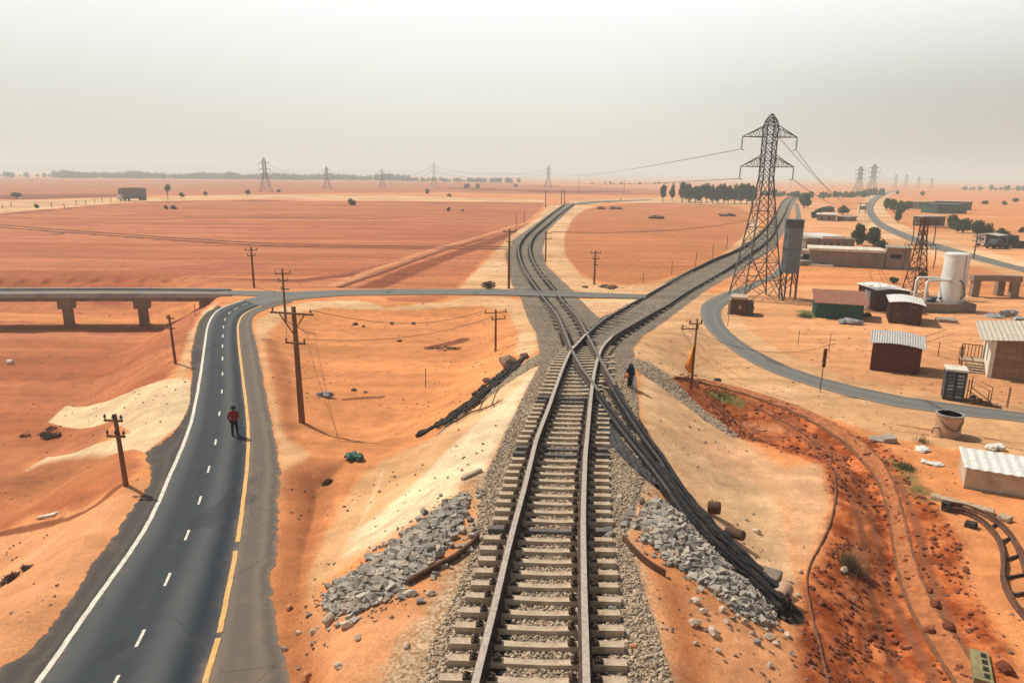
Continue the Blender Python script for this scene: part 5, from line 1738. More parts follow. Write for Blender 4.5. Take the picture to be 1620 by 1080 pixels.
# white cylindrical tank on a plinth with pipe frame
a, rz, wd = frame((1455, 494), (1543, 495))
o = E('storage_tank', a, rz, 'tall white cylindrical tank on a long brown plinth with a pipe frame', 'tank')
h0 = .95
MB().bx(0, wd, 0, 3.4, -.2, h0).build('plinth', 'greywall', o)
tcx = wd * .715
tr = 21.5 / F * dep(a) * .87
pbase = np.array(o.matrix_basis @ Vector((tcx, 1.8, h0)))
ht_ = top_h(pbase, 401)
m = MB()
m.lathe([(tr * .98, h0), (tr * 1.0, h0 + .2), (tr, h0 + ht_ * .45), (tr * .985, h0 + ht_ * .46), (tr * .93, h0 + ht_ - .15), (tr * .90, h0 + ht_)], 48, (tcx, 1.8, 0))
tk = m.build('tank_body', 'tankwhite', o, False)
MB().lathe([(tr * .955, h0 + ht_ - .22), (tr * .955, h0 + ht_ - .02), (tr * .90, h0 + ht_ + .05), (.001, h0 + ht_ + .16)], 48, (tcx, 1.8, 0)).build('lid', 'tankwhite', tk)
m = MB()
for z in (h0 + ht_ * .455,):
    m.lathe([(tr * 1.005, z - .05), (tr * 1.03, z - .03), (tr * 1.03, z + .03), (tr * 1.0, z + .05)], 48, (tcx, 1.8, 0))
m.build('hoop', 'tankwhite', tk)
MB().bx(tcx + .2, tcx + .24, 1.8 - tr * 1.0, 1.8 - tr * .9, h0 + .1, h0 + ht_ - .2).build('seam', 'paleglass', tk)
fz = h0 + ht_ * .47
m = MB()
m.tube([(wd * .12, .6, h0), (wd * .12, .6, fz - .3), (wd * .14, .6, fz), (tcx - tr * .6, 1.0, fz)], .17, 4)
m.tube([(wd * .12, 2.6, h0), (wd * .12, 2.6, fz - .3), (wd * .14, 2.6, fz), (tcx - tr * .6, 2.4, fz)], .14, 4)
m.build('pipe_frame', 'tankwhite', o)
m = MB()
m.tube([(tcx - .2, 1.8 - tr * 1.04, fz + .02), (tcx + .15, 1.7 - tr * 1.1, fz - .3), (tcx + .55, 1.75 - tr, fz - 1.6), (tcx + .2, 1.8 - tr, fz - 2.0)], .07, 6)
m.build('hose', 'wire', tk)
m = MB()
for k in range(14):
    m.ico((wd * .30 + random.uniform(-.5, .9), 1.5 + random.uniform(-.5, .5), h0 + random.uniform(.1, .5)), random.uniform(.15, .3), seed=k)
m.build('valve_gear', 'galv', o)
# brown portal frame behind the tank
a = G([(1540, 469), (1602, 470)])
o = E('portal_frame', a[0], math.atan2(a[1][1] - a[0][1], a[1][0] - a[0][0]), 'brown concrete portal frame with three legs behind the white tank', 'frame')
L = float(np.hypot(*(a[1] - a[0])[:2]))
h = top_h(a[1], 437)
for x, y in ((0, 0), (L * .80, 1.4), (L, 0)):
    MB().bx(x - .42, x + .42, y - .4, y + .4, -.2, h - .6).build('leg', 'bridge', o)
m = MB()
m.sweep([(-.6, .0, h - .6), (L * .3, .0, h - .55), (L + .5, 0, h - .6)], [(-.55, 0), (-.55, .7), (.55, .7), (.55, 0)])
m.bx(L * .80 - .4, L * .80 + .4, .552, 1.8, h - .58, h - .05)
m.build('beam', 'bridge', o)
# long walled compound
o, wd = building('long_wall_building', (1279, 419), (1398, 425), 'long low grey walled building with a pale coping, behind the orange strip', 'building')
h = bh(o, wd, 398)
MB().bx(0, wd, 0, 5.5, -.3, h).build('walls', 'greywall', o)
MB().bx(-.25, wd * .995, -.2, 5.6, h + .002, h + .38).build('coping', 'whiteplaster', o)
MB().bx(-1.0, -.02, .3, .9, -.2, h * .7).build('end_pier', 'darkhole', o)
m = MB()
for k in range(1, 9):
    m.bx(wd * k / 9 - .04, wd * k / 9 + .04, -.05, -.002, 0, h - .02)
m.build('pilasters', 'greywall', o)
MB().bx(0, wd * .33, -1.1, -.6, -.2, .25).build('kerb', 'whiteplaster', o)
o, wd = building('wall_annex', (1399, 425), (1438, 427), 'grey rendered annex with a dark slot window at the end of the long wall', 'building')
h = bh(o, wd, 394)
MB().bx(.05, wd, 0, 5.0, -.3, h).build('walls', 'greywall', o)
MB().bx(-.05, wd + .1, -.15, 5.1, h + .002, h + .22).build('coping', 'concrete', o)
MB().bx(wd * .18, wd * .62, -.03, .05, h * .52, h * .74).build('window', 'darkhole', o)
o, wd = building('flat_roof_house', (1274, 396), (1345, 396), 'flat roofed house of stepped grey blocks behind the long wall', 'building')
h = bh(o, wd, 377)
MB().bx(0, wd * .30, 0, 7, -.3, h * .92).build('wing', 'greywall', o)
MB().bx(-.2, wd * .30, -.2, 7.2, h * .92 + .002, h * .92 + .3).build('coping', 'concrete', o)
MB().bx(wd * .302, wd * .80, -.6, 7, -.3, h).build('walls', 'greywall', o)
MB().bx(wd * .295, wd * .81, -.8, 7.2, h + .002, h + .5).build('roof', 'whiteroof', o)
MB().bx(wd * .802, wd * 1.1, 0.3, 7, -.3, h * .85).build('wing', 'greywall', o)
MB().bx(wd * .812, wd * 1.12, .1, 7.2, h * .85 + .002, h * .85 + .3).build('coping', 'concrete', o)
for k in range(3):
    MB().bx(wd * (.36 + .15 * k), wd * (.40 + .15 * k), -.63, -.55, h * .3, h * .65).build('window', 'darkhole', o)
# stack of pale slabs left of the compound, under the tower
for k, (x, y, s_) in enumerate([(1266, 393, 1.0), (1262, 403, 1.2), (1270, 411, 1.0)]):
    b = g1(x, y + 8)
    m = MB()
    for j in range(4):
        m.bx(-1.6 * s_ + .2 * random.random(), 1.6 * s_, -.9, .9, .22 * j - .05, .22 * j + .14)
    tag(m.build('slab_stack', 'concrete' if k else 'whiteplaster', loc=b, rz=.2 * k), ['pale slab stack behind the tank tower, farthest of three', 'middle slab stack between tank tower and long wall', 'nearest slab stack at the end of the long wall'][k], 'slab stack', 'slab stacks by the long wall')
# far houses
for pa, pb, pe, dp, rf, mt, lab in [
        ((1292, 349), (1322, 350), 340, 8, 'whiteroof', 'greywall', 'far small house with a white roof among the trees'),
        ((1324, 349), (1342, 350), 343.5, 6, 'concrete', 'greywall', 'far low hut next to the small white roofed house'),
        ((1454, 331), (1480, 331), 320, 6, 'concrete', 'stonebrick', 'far brown house behind the dark screened building'),
        ((1478, 331), (1532, 333), 319, 6, 'greyroof', 'stonebrick', 'far long brown building beside the roadside trees'),
        ((1458, 358), (1494, 358), 343, 4, 'beigeroof', 'stonebrick', 'brown brick house with a tin roof near the roadside trees')]:
    o, wd = building('far_house', pa, pb, lab, 'house', 'far houses along the road')
    h = bh(o, wd, pe)
    MB().bx(0, wd, 0, dp, -.3, h).build('walls', mt, o)
    MB().bx(-.4, wd + .4, -.4, dp + .4, h + .002, h + .25).build('roof', rf, o)
    for k in range(2):
        MB().bx(wd * (.2 + .4 * k), wd * (.32 + .4 * k), -.05, .05, h * .25, h * .7).build('window', 'darkhole', o)
o, wd = building('dark_screen_building', (1481, 338), (1529, 338), 'dark green screened building behind the roadside bushes', 'building')
h = bh(o, wd, 324)
MB().bx(0, wd, 0, 9, -.3, h).build('walls', 'green', o)
MB().bx(-.2, wd + .2, -.2, 9.2, h + .002, h + .3).build('roof', 'darkcar', o)
for k in range(5):
    MB().bx(wd * (.1 + .18 * k), wd * (.2 + .18 * k), -.06, .05, h * .1, h * .8).build('screen_panel', 'darkcar', o)
o, wd = building('boundary_wall', (1458, 360), (1500, 362), 'low pale boundary wall before the brick house', 'wall')
MB().bx(0, wd, 0, .4, -.3, .7).build('masonry', 'plaster', o)
# brick kiosk beside the side road
o, wd = building('brick_kiosk', (1155, 497), (1180, 499), 'small ruined brick kiosk with a pale slab roof by the pylon foot', 'kiosk')
h = bh(o, wd, 473)
MB().bx(0, wd, 0, 1.9, -.2, h).build('walls', 'brick', o)
MB().bx(-.1, wd + .06, -.15, 2.05, h + .002, h + .22).build('roof_slab', 'plaster', o)
m = MB()
for j in range(5):
    m.bx(wd + .01 + random.uniform(0, .05), wd + .62 + random.uniform(-.05, .08), .05, 1.6, -.2 + j * h / 5.2, -.2 + (j + .96) * h / 5.2)
m.build('buttress', 'stonebrick', o)
m = MB()
for j in range(4):
    m.bx(-.30 + .05 * (j % 2), -.01, .1, 1.2, -.1 + j * .42, .25 + j * .42)
m.build('quoins', 'plaster', o)
MB().bx(wd * .52, wd * .66, -.03, .02, h * .35, h * .62).build('hatch', 'bucket', o)
# ------------------------------------------------------------------ vehicles
def wheel(parent, x, y, z, r, wdt, name='wheel'):
    m = MB()
    m.lathe([(r * .6, -wdt / 2), (r * .95, -wdt / 2), (r, -wdt * .3), (r, wdt * .3), (r * .95, wdt / 2), (r * .6, wdt / 2)], 18)
    V = [(p[0], p[2], p[1]) for p in m.v]
    m.v = V
    o = m.build(name, 'tyre', parent, loc=(x, y, z))
    k = MB()
    k.lathe([(.001, -wdt * .35), (r * .58, -wdt * .42), (r * .60, wdt * .42), (.001, wdt * .35)], 14)
    k.v = [(p[0], p[2], p[1]) for p in k.v]
    k.build('rim', 'galv', o)
a, rz, wd = frame((195, 318), (233, 316.5))
o = E('lorry', a, rz, 'grey covered lorry parked on the pale strip across the far field', 'lorry')
h = top_h(np.array(a), 297.5)
m = MB()
prof = [(-1.35, 1.25), (-1.4, h * .82), (-1.2, h * .93), (-.6, h * .985), (0, h), (.6, h * .985), (1.2, h * .93), (1.4, h * .82), (1.35, 1.25)]
L = wd
m.add([(x, 1.4 + y, z * (1 if i else .96)) for i, x in enumerate(np.linspace(.1, L, 6)) for y, z in prof], [(i * 9 + k, (i + 1) * 9 + k, (i + 1) * 9 + (k + 1) % 9, i * 9 + (k + 1) % 9) for i in range(5) for k in range(9)] + [tuple(range(9)), tuple(range(53, 44, -1))])
m.build('canvas_body', 'truckgrey', o)
m = MB()
m.bx(.05, L * .72, -.03, 2.83, h * .97, h * 1.03)
m.build('roof_load', 'plaster', o)
cb = MB()
cb.add([(-.9, .1, .6), (1.5, .1, .6), (1.5, .1, 3.0), (-.2, .1, 3.0), (-.75, .1, 2.0), (-.9, 2.7, .6), (1.5, 2.7, .6), (1.5, 2.7, 3.0), (-.2, 2.7, 3.0), (-.75, 2.7, 2.0)],
       [(0, 1, 2, 3, 4), (9, 8, 7, 6, 5), (0, 5, 6, 1), (1, 6, 7, 2), (2, 7, 8, 3), (3, 8, 9, 4), (4, 9, 5, 0)])
cabo = cb.build('cab', 'truckwhite', o)
MB().bx(.0, 1.0, .07, .098, 1.9, 2.7).build('window', 'glass', cabo)
MB().bx(.1, L * .97, .5, 2.3, .85, 1.25).build('chassis', 'darkcar', o)
for x in (1.2, 3.7, L - 2.0, L - .9):
    for y in (.25, 2.55):
        wheel(o, x, y, .6, .6, .45)
# white camper lorry with a dark nose and dark pick-ups
a, rz, wd = frame((1541, 389), (1579, 392))
o = E('box_van', a, rz, 'white boxy van with dark open front parked by the roadside trees', 'van')
h = top_h(np.array(a) + np.array([1, 1, 0]), 370)
wd *= .95
m = MB()
m.prism([(0, 0), (wd * .45, 0), (wd * .45, 4.2), (0, 4.2)], .6, h)
m.build('box_body', 'truckwhite', o)
m = MB()
m.add([(x, y, z) for x, z in ((-.15, h + .002), (wd * .5, h + .3), (wd + .1, h + .002)) for y in (-.15, 4.4)] + [(x, y, z - .12) for x, z in ((-.15, h + .002), (wd * .5, h + .3), (wd + .1, h + .002)) for y in (-.15, 4.4)],
      [(0, 2, 3, 1), (2, 4, 5, 3), (6, 7, 9, 8), (8, 9, 11, 10), (0, 1, 7, 6), (4, 10, 11, 5), (0, 6, 8, 2), (2, 8, 10, 4), (1, 3, 9, 7), (3, 5, 11, 9)])
m.build('roof', 'beigeroof', o)
MB().bx(wd * .451, wd, .1, 4.1, .6, h - .15).build('open_bay', 'darkcar', o)
for k in range(3):
    MB().bx(wd * (.06 + .12 * k), wd * (.14 + .12 * k), -.03, -.002, h * .55, h * .75).build('window', 'glass', o)
MB().bx(wd * .62, wd * .66, -.08, .09, .6, h - .2).build('pillar', 'wood', o)
for x in (wd * .15, wd * .8):
    for y in (.2, 3.9):
        wheel(o, x, y, .5, .5, .35)
def pickup(pa, pb, lab, tall):
    a, rz, wd = frame(pa, pb)
    o = E('parked_truck', a, rz, lab, 'truck', 'dark trucks by the roadside trees')
    L = max(4.5, wd)
    h = tall
    body = MB()
    pf = [(0, .45), (0, h * .52), (L * .24, h * .56), (L * .34, h), (L * .60, h), (L * .64, h * .56), (L, h * .56), (L, .45)]
    n_ = len(pf)
    V = [(x, 0, z) for x, z in pf] + [(x, 2.0, z) for x, z in pf]
    body.add(V, [tuple(range(n_)), tuple(range(2 * n_ - 1, n_ - 1, -1))] + [(i, n_ + i, n_ + (i + 1) % n_, (i + 1) % n_) for i in range(n_)])
    body.build('body', 'darkcar', o)
    MB().bx(L * .37, L * .58, -.02, -.002, h * .62, h * .92).build('window', 'glass', o)
    MB().bx(.01, L * .2, .3, .7, h * .35, h * .45).build('headlight', 'paleglass', o)
    for x in (L * .18, L * .82):
        for y in (.1, 1.9):
            wheel(o, x, y, .42, .42, .3)
pickup((1567, 394), (1584, 394), 'dark pick-up truck in front of the white boxy van', 2.0)
pickup((1584, 391), (1602, 392), 'dark tall truck between the van and the edge wall', 2.6)
o, wd = building('dark_fence_wall', (1600, 393), (1680, 394), 'dark solid fence beside the parked trucks', 'fence')
MB().bx(0, wd, 0, .15, -.3, top_h(np.array(o.location), 381)).build('boarding', 'darkcar', o)
# ------------------------------------------------------------------ tracks, pipes and boards in the red soil
M['pipe'] = plain('rust_streaked_pipe', (.30, .17, .10), .8, 0, .4, 3, (.14, .06, .03), .6, .3)
def ground_tube(name, pts, r, mat, label, cat, lift=.0, n=50, nseg=7, wob=.0, grp=None):
    P = G(crom(pts, n))
    P[:, 2] = [zat(x, y) for x, y in P[:, :2]]
    k = np.ones(5) / 5
    P[:, 2] = np.convolve(np.r_[P[0, 2], P[0, 2], P[:, 2], P[-1, 2], P[-1, 2]], k, 'valid') + lift
    o = P[n // 2].copy()
    rr = [r * (1 + wob * (random.random() - .5)) for _ in range(n)]
    return tag(MB().tube(P - o, rr, nseg).build(name, mat, loc=o), label, cat, grp)
ground_tube('water_pipe', [(1178, 634), (1215, 655), (1262, 680), (1300, 712), (1318, 742), (1322, 780), (1314, 825), (1298, 862), (1282, 892), (1276, 925), (1284, 975), (1296, 1020), (1314, 1100)], 0.045, 'rubber_hose', 'thin soil stained pipe curving along the edge of the dark red soil', 'pipe', .03, 80, 7, .5)
def soft_ridge(pts, w, mat, name, label, cat, hgt_=.065, n=80):
    """paired edge boards with a worn earth bed between them"""
    Lp_, Rp_ = pts
    a, b = G(crom(Lp_, n)), G(crom(Rp_, n))
    c = (a[n // 2] + b[n // 2]) / 2
    o = E(name, c, 0, label, cat)
    for e in (a, b):
        e[:, 2] = [zat(x, y) for x, y in e[:, :2]]
        Q = e - c
        m = MB()
        m.sweep(Q, [(-w, -.2), (-w * .8, hgt_), (w * .8, hgt_ * 1.05), (w, -.2)])
        m.build('edge_rail', mat, o)
    V, Fc = [], []
    for i in range(n):
        for u in (.06, .3, .5, .7, .94):
            p = a[i] * (1 - u) + b[i] * u
            V.append((p[0] - c[0], p[1] - c[1], zat(p[0], p[1]) - c[2] + .055 - .03 * math.cos((u - .5) * 6) + .02 * math.sin(i * 1.7 + u * 3)))
    for i in range(n - 1):
        for k in range(4):
            q = i * 5 + k
            Fc.append((q, q + 1, q + 6, q + 5))
    bed = npmesh('earth_bed', V, np.array(Fc), 'bed', parent=o, smooth_=True)
    return o, a, b, c
M['bed'] = plain('worn_track_earth', (.36, .125, .045), .95, 0, .35, 3, (.20, .06, .02), .5, .5)
M['edge'] = plain('weathered_edge_board', (.20, .085, .04), .9, 0, .4, 5, (.12, .06, .035), .5, .4)
o, ea, eb, ec = soft_ridge(([(1066, 598), (1130, 611), (1200, 632), (1270, 660), (1330, 698), (1368, 735), (1392, 770), (1406, 820), (1414, 870), (1424, 920), (1446, 975), (1478, 1030), (1522, 1100)],
                            [(1068, 596), (1135, 606), (1210, 626), (1285, 654), (1352, 692), (1394, 730), (1414, 768), (1430, 820), (1442, 870), (1458, 918), (1486, 972), (1524, 1028), (1576, 1100)]), .065, 'edge', 'earth_track', 'old narrow track of low edge boards curving through the dark red soil', 'old track')
def narrow(pl, pr, label, n=50):
    a, b = G(crom(pl, n)), G(crom(pr, n))
    c = (a[n // 2] + b[n // 2]) / 2
    o = E('narrow_track', c, 0, label, 'rails')
    for e in (a, b):
        e[:, 2] = [zat(x, y) + .06 for x, y in e[:, :2]]
        MB().sweep(e - c, [(u * .42, v * .5) for u, v in RAILP]).build('rail', 'rust_steel', o)
    for i in range(14, n, 5):
        MB().bar(a[i] - c + [0, 0, .03], b[i] - c + [0, 0, -.02], .07).build('tie', 'wood_dark', o)
    return o
narrow([(1492, 808), (1520, 812), (1545, 822), (1567, 840), (1582, 862), (1587, 890), (1586, 915), (1594, 940), (1612, 968), (1650, 1010)],
       [(1496, 799), (1530, 806), (1560, 818), (1588, 838), (1606, 862), (1618, 892), (1626, 920), (1640, 945), (1660, 970), (1700, 1005)], 'narrow rusty rails curving round the corner below the long beige store')
def slab(name, pa, pb, wdt, th, mat, label, cat, group=None, lift=0.0, tilt=0.0):
    a, b = G([pa, pb])
    L = np.linalg.norm(b - a)
    m = MB()
    m.bx(-L / 2, L / 2, -wdt / 2, wdt / 2, -.05, th)
    r = random.Random(int(pa[0]))
    m.v = [(x + r.uniform(-.03, .03), y + r.uniform(-.03, .03), z + r.uniform(-.015, .015)) for x, y, z in m.v]
    c = (a + b) / 2
    c[2] = zat(c[0], c[1]) + lift
    o = m.build(name, mat, loc=c, rz=math.atan2(b[1] - a[1], b[0] - a[0]))
    o.rotation_euler[1] = -math.atan2(b[2] - a[2], np.hypot(*(b - a)[:2])) + tilt
    bv = o.modifiers.new('edge', 'BEVEL')
    bv.width = .02
    return tag(o, label, cat, group)
slab('timber_beam', (1472, 787), (1573, 814), .42, .22, 'wood_pale', 'long pale timber beam lying across the end of the narrow rails', 'timber')
slab('timber_beam', (1580, 818), (1598, 826), .40, .22, 'wood_pale', 'short broken piece of pale timber just past the long beam', 'timber')
slab('rail_block', (1490, 806), (1503, 809), .35, .40, 'wood_dark', 'dark buffer block at the end of the narrow rails', 'block')
slab('crate_scrap', (1526, 831), (1545, 836), .35, .22, 'wood_dark', 'dark slatted scrap lying inside the bend of the narrow rails', 'scrap')
slab('stone_slab', (1376, 694), (1398, 697), .8, .10, 'concrete', 'flat broken slab at the top edge of the red soil', 'slab', 'broken slabs by the red soil')
slab('stone_slab', (1396, 697), (1415, 698), .7, .24, 'concrete', 'tilted broken slab at the top edge of the red soil', 'slab', 'broken slabs by the red soil', .05, -.2)
slab('plank', (62, 818), (91, 812), .3, .07, 'whiteplaster', 'single whitish plank lying on the red sand below the verge', 'plank')
slab('plank', (731, 760), (762, 745), .2, .14, 'wood_pale', 'brown plank on the pale bank right of the rubble top', 'plank')
slab('concrete_slab', (1482, 508), (1512, 510), 1.3, .30, 'concrete', 'flat pale concrete block behind the front maroon shed', 'slab')
# concrete trough with slots, near edge
a, rz, wd = frame((1548, 1035), (1556, 1085))
o = E('slotted_trough', a, rz, 'mossy concrete trough with dark slots lying in the red soil at the frame bottom', 'trough')
MB().bx(0, 1.3, -.22, .22, -.05, .16).build('body', 'mosscon', o) if 'mosscon' in M else None
M['mosscon'] = plain('mossy_concrete', (.24, .20, .09), .9, 0, .3, 4, (.10, .11, .04), .5, .3)
MB().bx(0, 1.5, -.24, .24, -.05, .16).build('body', 'mosscon', o)
for k in range(4):
    MB().bx(.12 + .34 * k, .34 + .34 * k, .02, .16, .161, .172).build('slot', 'darkhole', o)
# rusty edging strips either side of the near ballast
for pts, lab in (([(757, 852), (742, 868), (715, 888), (680, 906), (645, 926)], 'curved rusty edging strip on the bank left of the near track'), ([(985, 855), (1000, 872), (1022, 893), (1052, 912)], 'curved rusty edging strip on the bank right of the near track')):
    P = G(crom(pts, 40))
    o = P[20].copy()
    tag(MB().sweep(P - o, [(-.03, -.15), (-.05, .22), (.02, .24), (.04, -.15)]).build('rusty_edging', 'rust_steel', loc=o), lab, 'edging', 'rusty edging strips')
# charred timbers and driftwood on the basin rim
for k, (pts, r, lab) in enumerate([([(660, 692), (700, 668), (742, 640), (785, 610), (822, 578)], .14, 'long charred timber along the basin rim, lowest of the bundle'),
                                   ([(722, 655), (760, 625), (800, 592), (830, 567)], .14, 'charred timber lying on the upper part of the rim bundle'),
                                   ([(690, 680), (735, 648), (775, 618)], .12, 'short charred timber in the middle of the rim bundle'),
                                   ([(700, 676), (735, 654), (768, 630)], .10, 'thin charred timber on the track side of the rim bundle'),
                                   ([(748, 630), (785, 602), (812, 578)], .11, 'charred timber on the basin side of the upper rim bundle')]):
    ground_tube('charred_timber', pts, r, 'wood_dark', lab, 'timber', .07 + .04 * k, 40, 5, 1.1, 'charred timbers on the basin rim')
b = g1(720, 668)
o = tag(bpy.data.objects.new('branch', None), None)
bpy.data.objects.remove(o)
P = G([(720, 670), (745, 655), (770, 648), (795, 636)])
P[:, 2] += .12
c = P[1].copy()
m = MB()
m.tube(P - c, .07, 6, .03)
q = G([(757, 653), (768, 638)])
q[:, 2] += [.12, .35]
m.tube(q - c, .05, 5, .02)
q = G([(778, 644), (784, 632), (790, 628)])
q[:, 2] += [.12, .35, .5]
m.tube(q - c, .05, 5, .02)
tag(m.build('dead_branch', 'wood', loc=c), 'bare forked branch lying on the pale bank', 'branch')
# drums and blocks along the fallen rails
def drum(px, pb, r, L, yaw, mat, label, tip=True, group=None):
    b = g1(px, pb)
    m = MB()
    m.lathe([(r * .94, 0), (r, .03), (r, L * .3), (r * 1.04, L * .33), (r, L * .36), (r, L * .66), (r * 1.04, L * .69), (r, L * .72), (r, L - .03), (r * .94, L)], 22)
    o = m.build('steel_drum', mat, None, False, loc=(b[0], b[1], b[2] + (r * .92 if tip else -.03)))
    if tip:
        o.rotation_euler = (rad(84), rad(4), yaw)
    return tag(o, label, 'drum', group)
drum(1120, 810, .25, .46, rad(65), 'rust_steel', 'brown drum lying highest on the bank beside the fallen rails', True, 'drums on the bank')
drum(1149, 846, .20, .70, rad(40), 'rust_steel', 'long dark red drum lying below the highest one', True, 'drums on the bank')
drum(1232, 955, .26, .62, rad(140), 'bucket', 'pale drum tipped at the very end of the fallen rails', True, 'drums on the bank')
b = g1(1215, 925)
m = MB()
m.bx(-.42, .40, -.30, .30, -.1, .58)
for i, v in enumerate(m.v):
    m.v[i] = tuple(q + random.uniform(-.08, .08) for q in v)
o = m.build('concrete_block', 'brownwall', loc=b, rz=-.6) if 'brownwall' in M else m.build('concrete_block', 'greywall', loc=b, rz=-.6)
bv = o.modifiers.new('edge', 'BEVEL')
bv.width = .06
bv.segments = 2
tag(o, 'big rough brown block beside the lower end of the fallen rails', 'block')
# ------------------------------------------------------------------ rubble, stones, grit
def in_poly(poly, n):
    poly = np.asarray(poly)
    lo, hi = poly.min(0), poly.max(0)
    out_ = np.zeros((0, 2))
    while len(out_) < n:
        p = rng.uniform(lo, hi, (n * 2, 2))
        out_ = np.vstack([out_, p[sdf(p, poly) < 0]])
    return out_[:n]
def ground_pts(P):
    return np.c_[P, hgt(P)]
HEAPS = [([(730, 782), (700, 805), (640, 850), (590, 890), (520, 940), (508, 962), (530, 972), (560, 972), (610, 950), (660, 915), (705, 870), (733, 820), (742, 795)], 1500, 'heap'),
         ([(1022, 800), (1040, 792), (1075, 815), (1110, 850), (1150, 890), (1195, 935), (1228, 975), (1212, 990), (1165, 968), (1110, 920), (1060, 890), (1020, 850), (1012, 825)], 1500, 'heap')]
for pts, n_, nm in HEAPS:
    poly = GP(pts)
    n_ = 5200
    P = np.vstack([in_poly(poly, n_ - 900), in_poly(poly, 900) + rng.normal(size=(900, 2)) * .55])
    e = np.clip(-sdf(P, poly), 0, 1)
    Q = ground_pts(P)
    Q[:, 2] += e * .26 * rng.uniform(0, 1, n_)
    tag(stones('rubble', Q, (.028 + .14 * rng.uniform(0, 1, n_) ** 2.6) * (.8 + .3 * e), 'rubble', .3, .78, .2, None, 1.05, True), kind='stuff')
P = np.vstack([in_poly(GP([(853, 580), (833, 616), (786, 715), (768, 750), (760, 800), (745, 880), (690, 1000), (650, 1100), (1068, 1100), (1050, 1030), (1015, 930), (990, 850), (1005, 790), (1018, 760), (1012, 690), (1006, 600)]), 36000),
               in_poly(GP([(1005, 566), (1030, 575), (1085, 620), (1170, 688), (1160, 692), (1075, 634), (1012, 590)]), 3500),
               in_poly(GP([(853, 560), (835, 570), (780, 612), (720, 655), (735, 655), (800, 608), (852, 577)]), 2600)])
rl_ = np.vstack([RA_L[:, :2], RA_R[:, :2]])
dr_ = np.minimum(np.minimum(ldist(P, RA_L[:70, :2] + [.18, 0], 2), ldist(P, RA_R[:70, :2] + [.2, 0], 2)), np.minimum(ldist(P, RB_L[:60, :2], 2), ldist(P, RB_R[:60, :2], 2)))
P = P[dr_ > .40 + .12 * rng.uniform(-1, 1, len(P))]
Q = ground_pts(P)
tag(stones('ballast_gravel', Q, rng.uniform(.022, .058, len(Q)), 'ballast_stone', .3, .75, .3), kind='stuff')
P = in_poly(REDPIT, 2600)
P = P[vnoise(P[:, 0] * .6, P[:, 1] * .6, 5) > .42]
Q = ground_pts(P)
tag(stones('soil_clods_gravel', Q, rng.uniform(.03, .15, len(Q)) * rng.uniform(.5, 1, len(Q)), 'redclod', .3, .65, .35), kind='stuff')
rr = 17 + 110 * rng.uniform(0, 1, 4200) ** 1.5
th = rng.uniform(-.75, .75, 4200)
P = np.c_[rr * np.sin(th), rr * np.cos(th)]
zz, rs, dd = hbase(P)
k = (rs > .4) & (dd > 3.4) & (vnoise(P[:, 0] * .25, P[:, 1] * .25, 8) > .40)
Q = ground_pts(P[k])
tag(stones('pebbles', Q, rng.uniform(.02, .07, len(Q)) * (1 + .004 * Q[:, 1]), 'brownrock', .3, .6, .35), kind='stuff')
# single stones one can point at
def rocks(spots, mat, label, group, name='stone'):
    for x, y, w_ in spots:
        b = g1(x, y)
        r = w_ / 2 / F * dep(b)
        m = MB()
        m.ico((0, 0, r * .35), r, (1.1, .8, .7), seed=int(x * 7 + y), rough=.22, lev=2)
        o = m.build(name, mat, loc=b)
        at = o.data.attributes.new('rnd', 'FLOAT', 'FACE')
        at.data.foreach_set('value', np.full(len(o.data.polygons), random.random(), np.float32))
        tag(o, label, 'stone', group)
rocks([(548, 991, 20), (522, 982, 26), (537, 1055, 16), (566, 1010, 14), (643, 1022, 14), (648, 940, 18), (681, 940, 14), (496, 1000, 12), (472, 1002, 10)], 'palestone', 'loose pale stone below the left rubble heap', 'pale stones below the left rubble')
rocks([(1100, 952, 16), (1098, 988, 20), (1112, 968, 14), (1128, 1002, 22), (1142, 965, 14), (1150, 985, 12), (1160, 962, 12), (1178, 985, 16), (1190, 1002, 9), (1217, 1010, 18), (1226, 1018, 12), (1218, 1053, 12), (1135, 1030, 12), (1100, 1018, 10), (1245, 1005, 12)], 'palestone', 'loose pale stone scattered below the right rubble heap', 'pale stones below the right rubble')
rocks([(992, 1002, 12), (990, 950, 7), (1012, 940, 8), (968, 964, 14), (966, 1000, 12)], 'rubble', 'small dark stone on the gravel shoulder of the near track', 'dark stones by the near track')
rocks([(1003, 1024, 13)], 'orangestone', 'round orange stone on the gravel right of the near sleepers', None)
rocks([(486, 1074, 22), (457, 962, 13)], 'orangestone', 'orange block at the ragged edge of the road shoulder', 'orange blocks by the shoulder')
rocks([(1335, 903, 14)], 'palestone', 'pale stone leaning against the dry tuft in the red soil', None)
rocks([(1197, 842, 12)], 'palestone', 'lone pale stone high on the sandy slope right of the drums', None)
rocks([(804, 578, 32)], 'brownrock', 'big brown boulder at the top of the charred timbers', None, 'boulder')
rocks([(829, 567, 18)], 'brownrock', 'dark boulder just above the big one at the basin rim', None, 'boulder')
rocks([(770, 604, 13)], 'brownrock', 'squarish brown rock below the big boulder', None, 'boulder')
rocks([(16, 575, 13)], 'palestone', 'lone pale rock in the rusty hollow near the bridge pier', None)
rocks([(1250, 740 + 180, 8), (1262, 942, 9), (1266, 905, 9), (1190, 812, 7), (1180, 822, 7)], 'palestone', 'small stone on the sandy slope beside the thin pipe', 'small stones on the right slope')
rocks([(562, 514, 9), (575, 517, 6), (620, 513, 8), (654, 513, 8), (632, 540, 7), (560, 618, 8), (578, 621, 6)], 'brownrock', 'small dark rock on the basin floor', 'dark rocks on the basin floor')
rocks([(732, 334, 6)], 'brownrock', 'tiny dark rock in the field below the bushes', None)
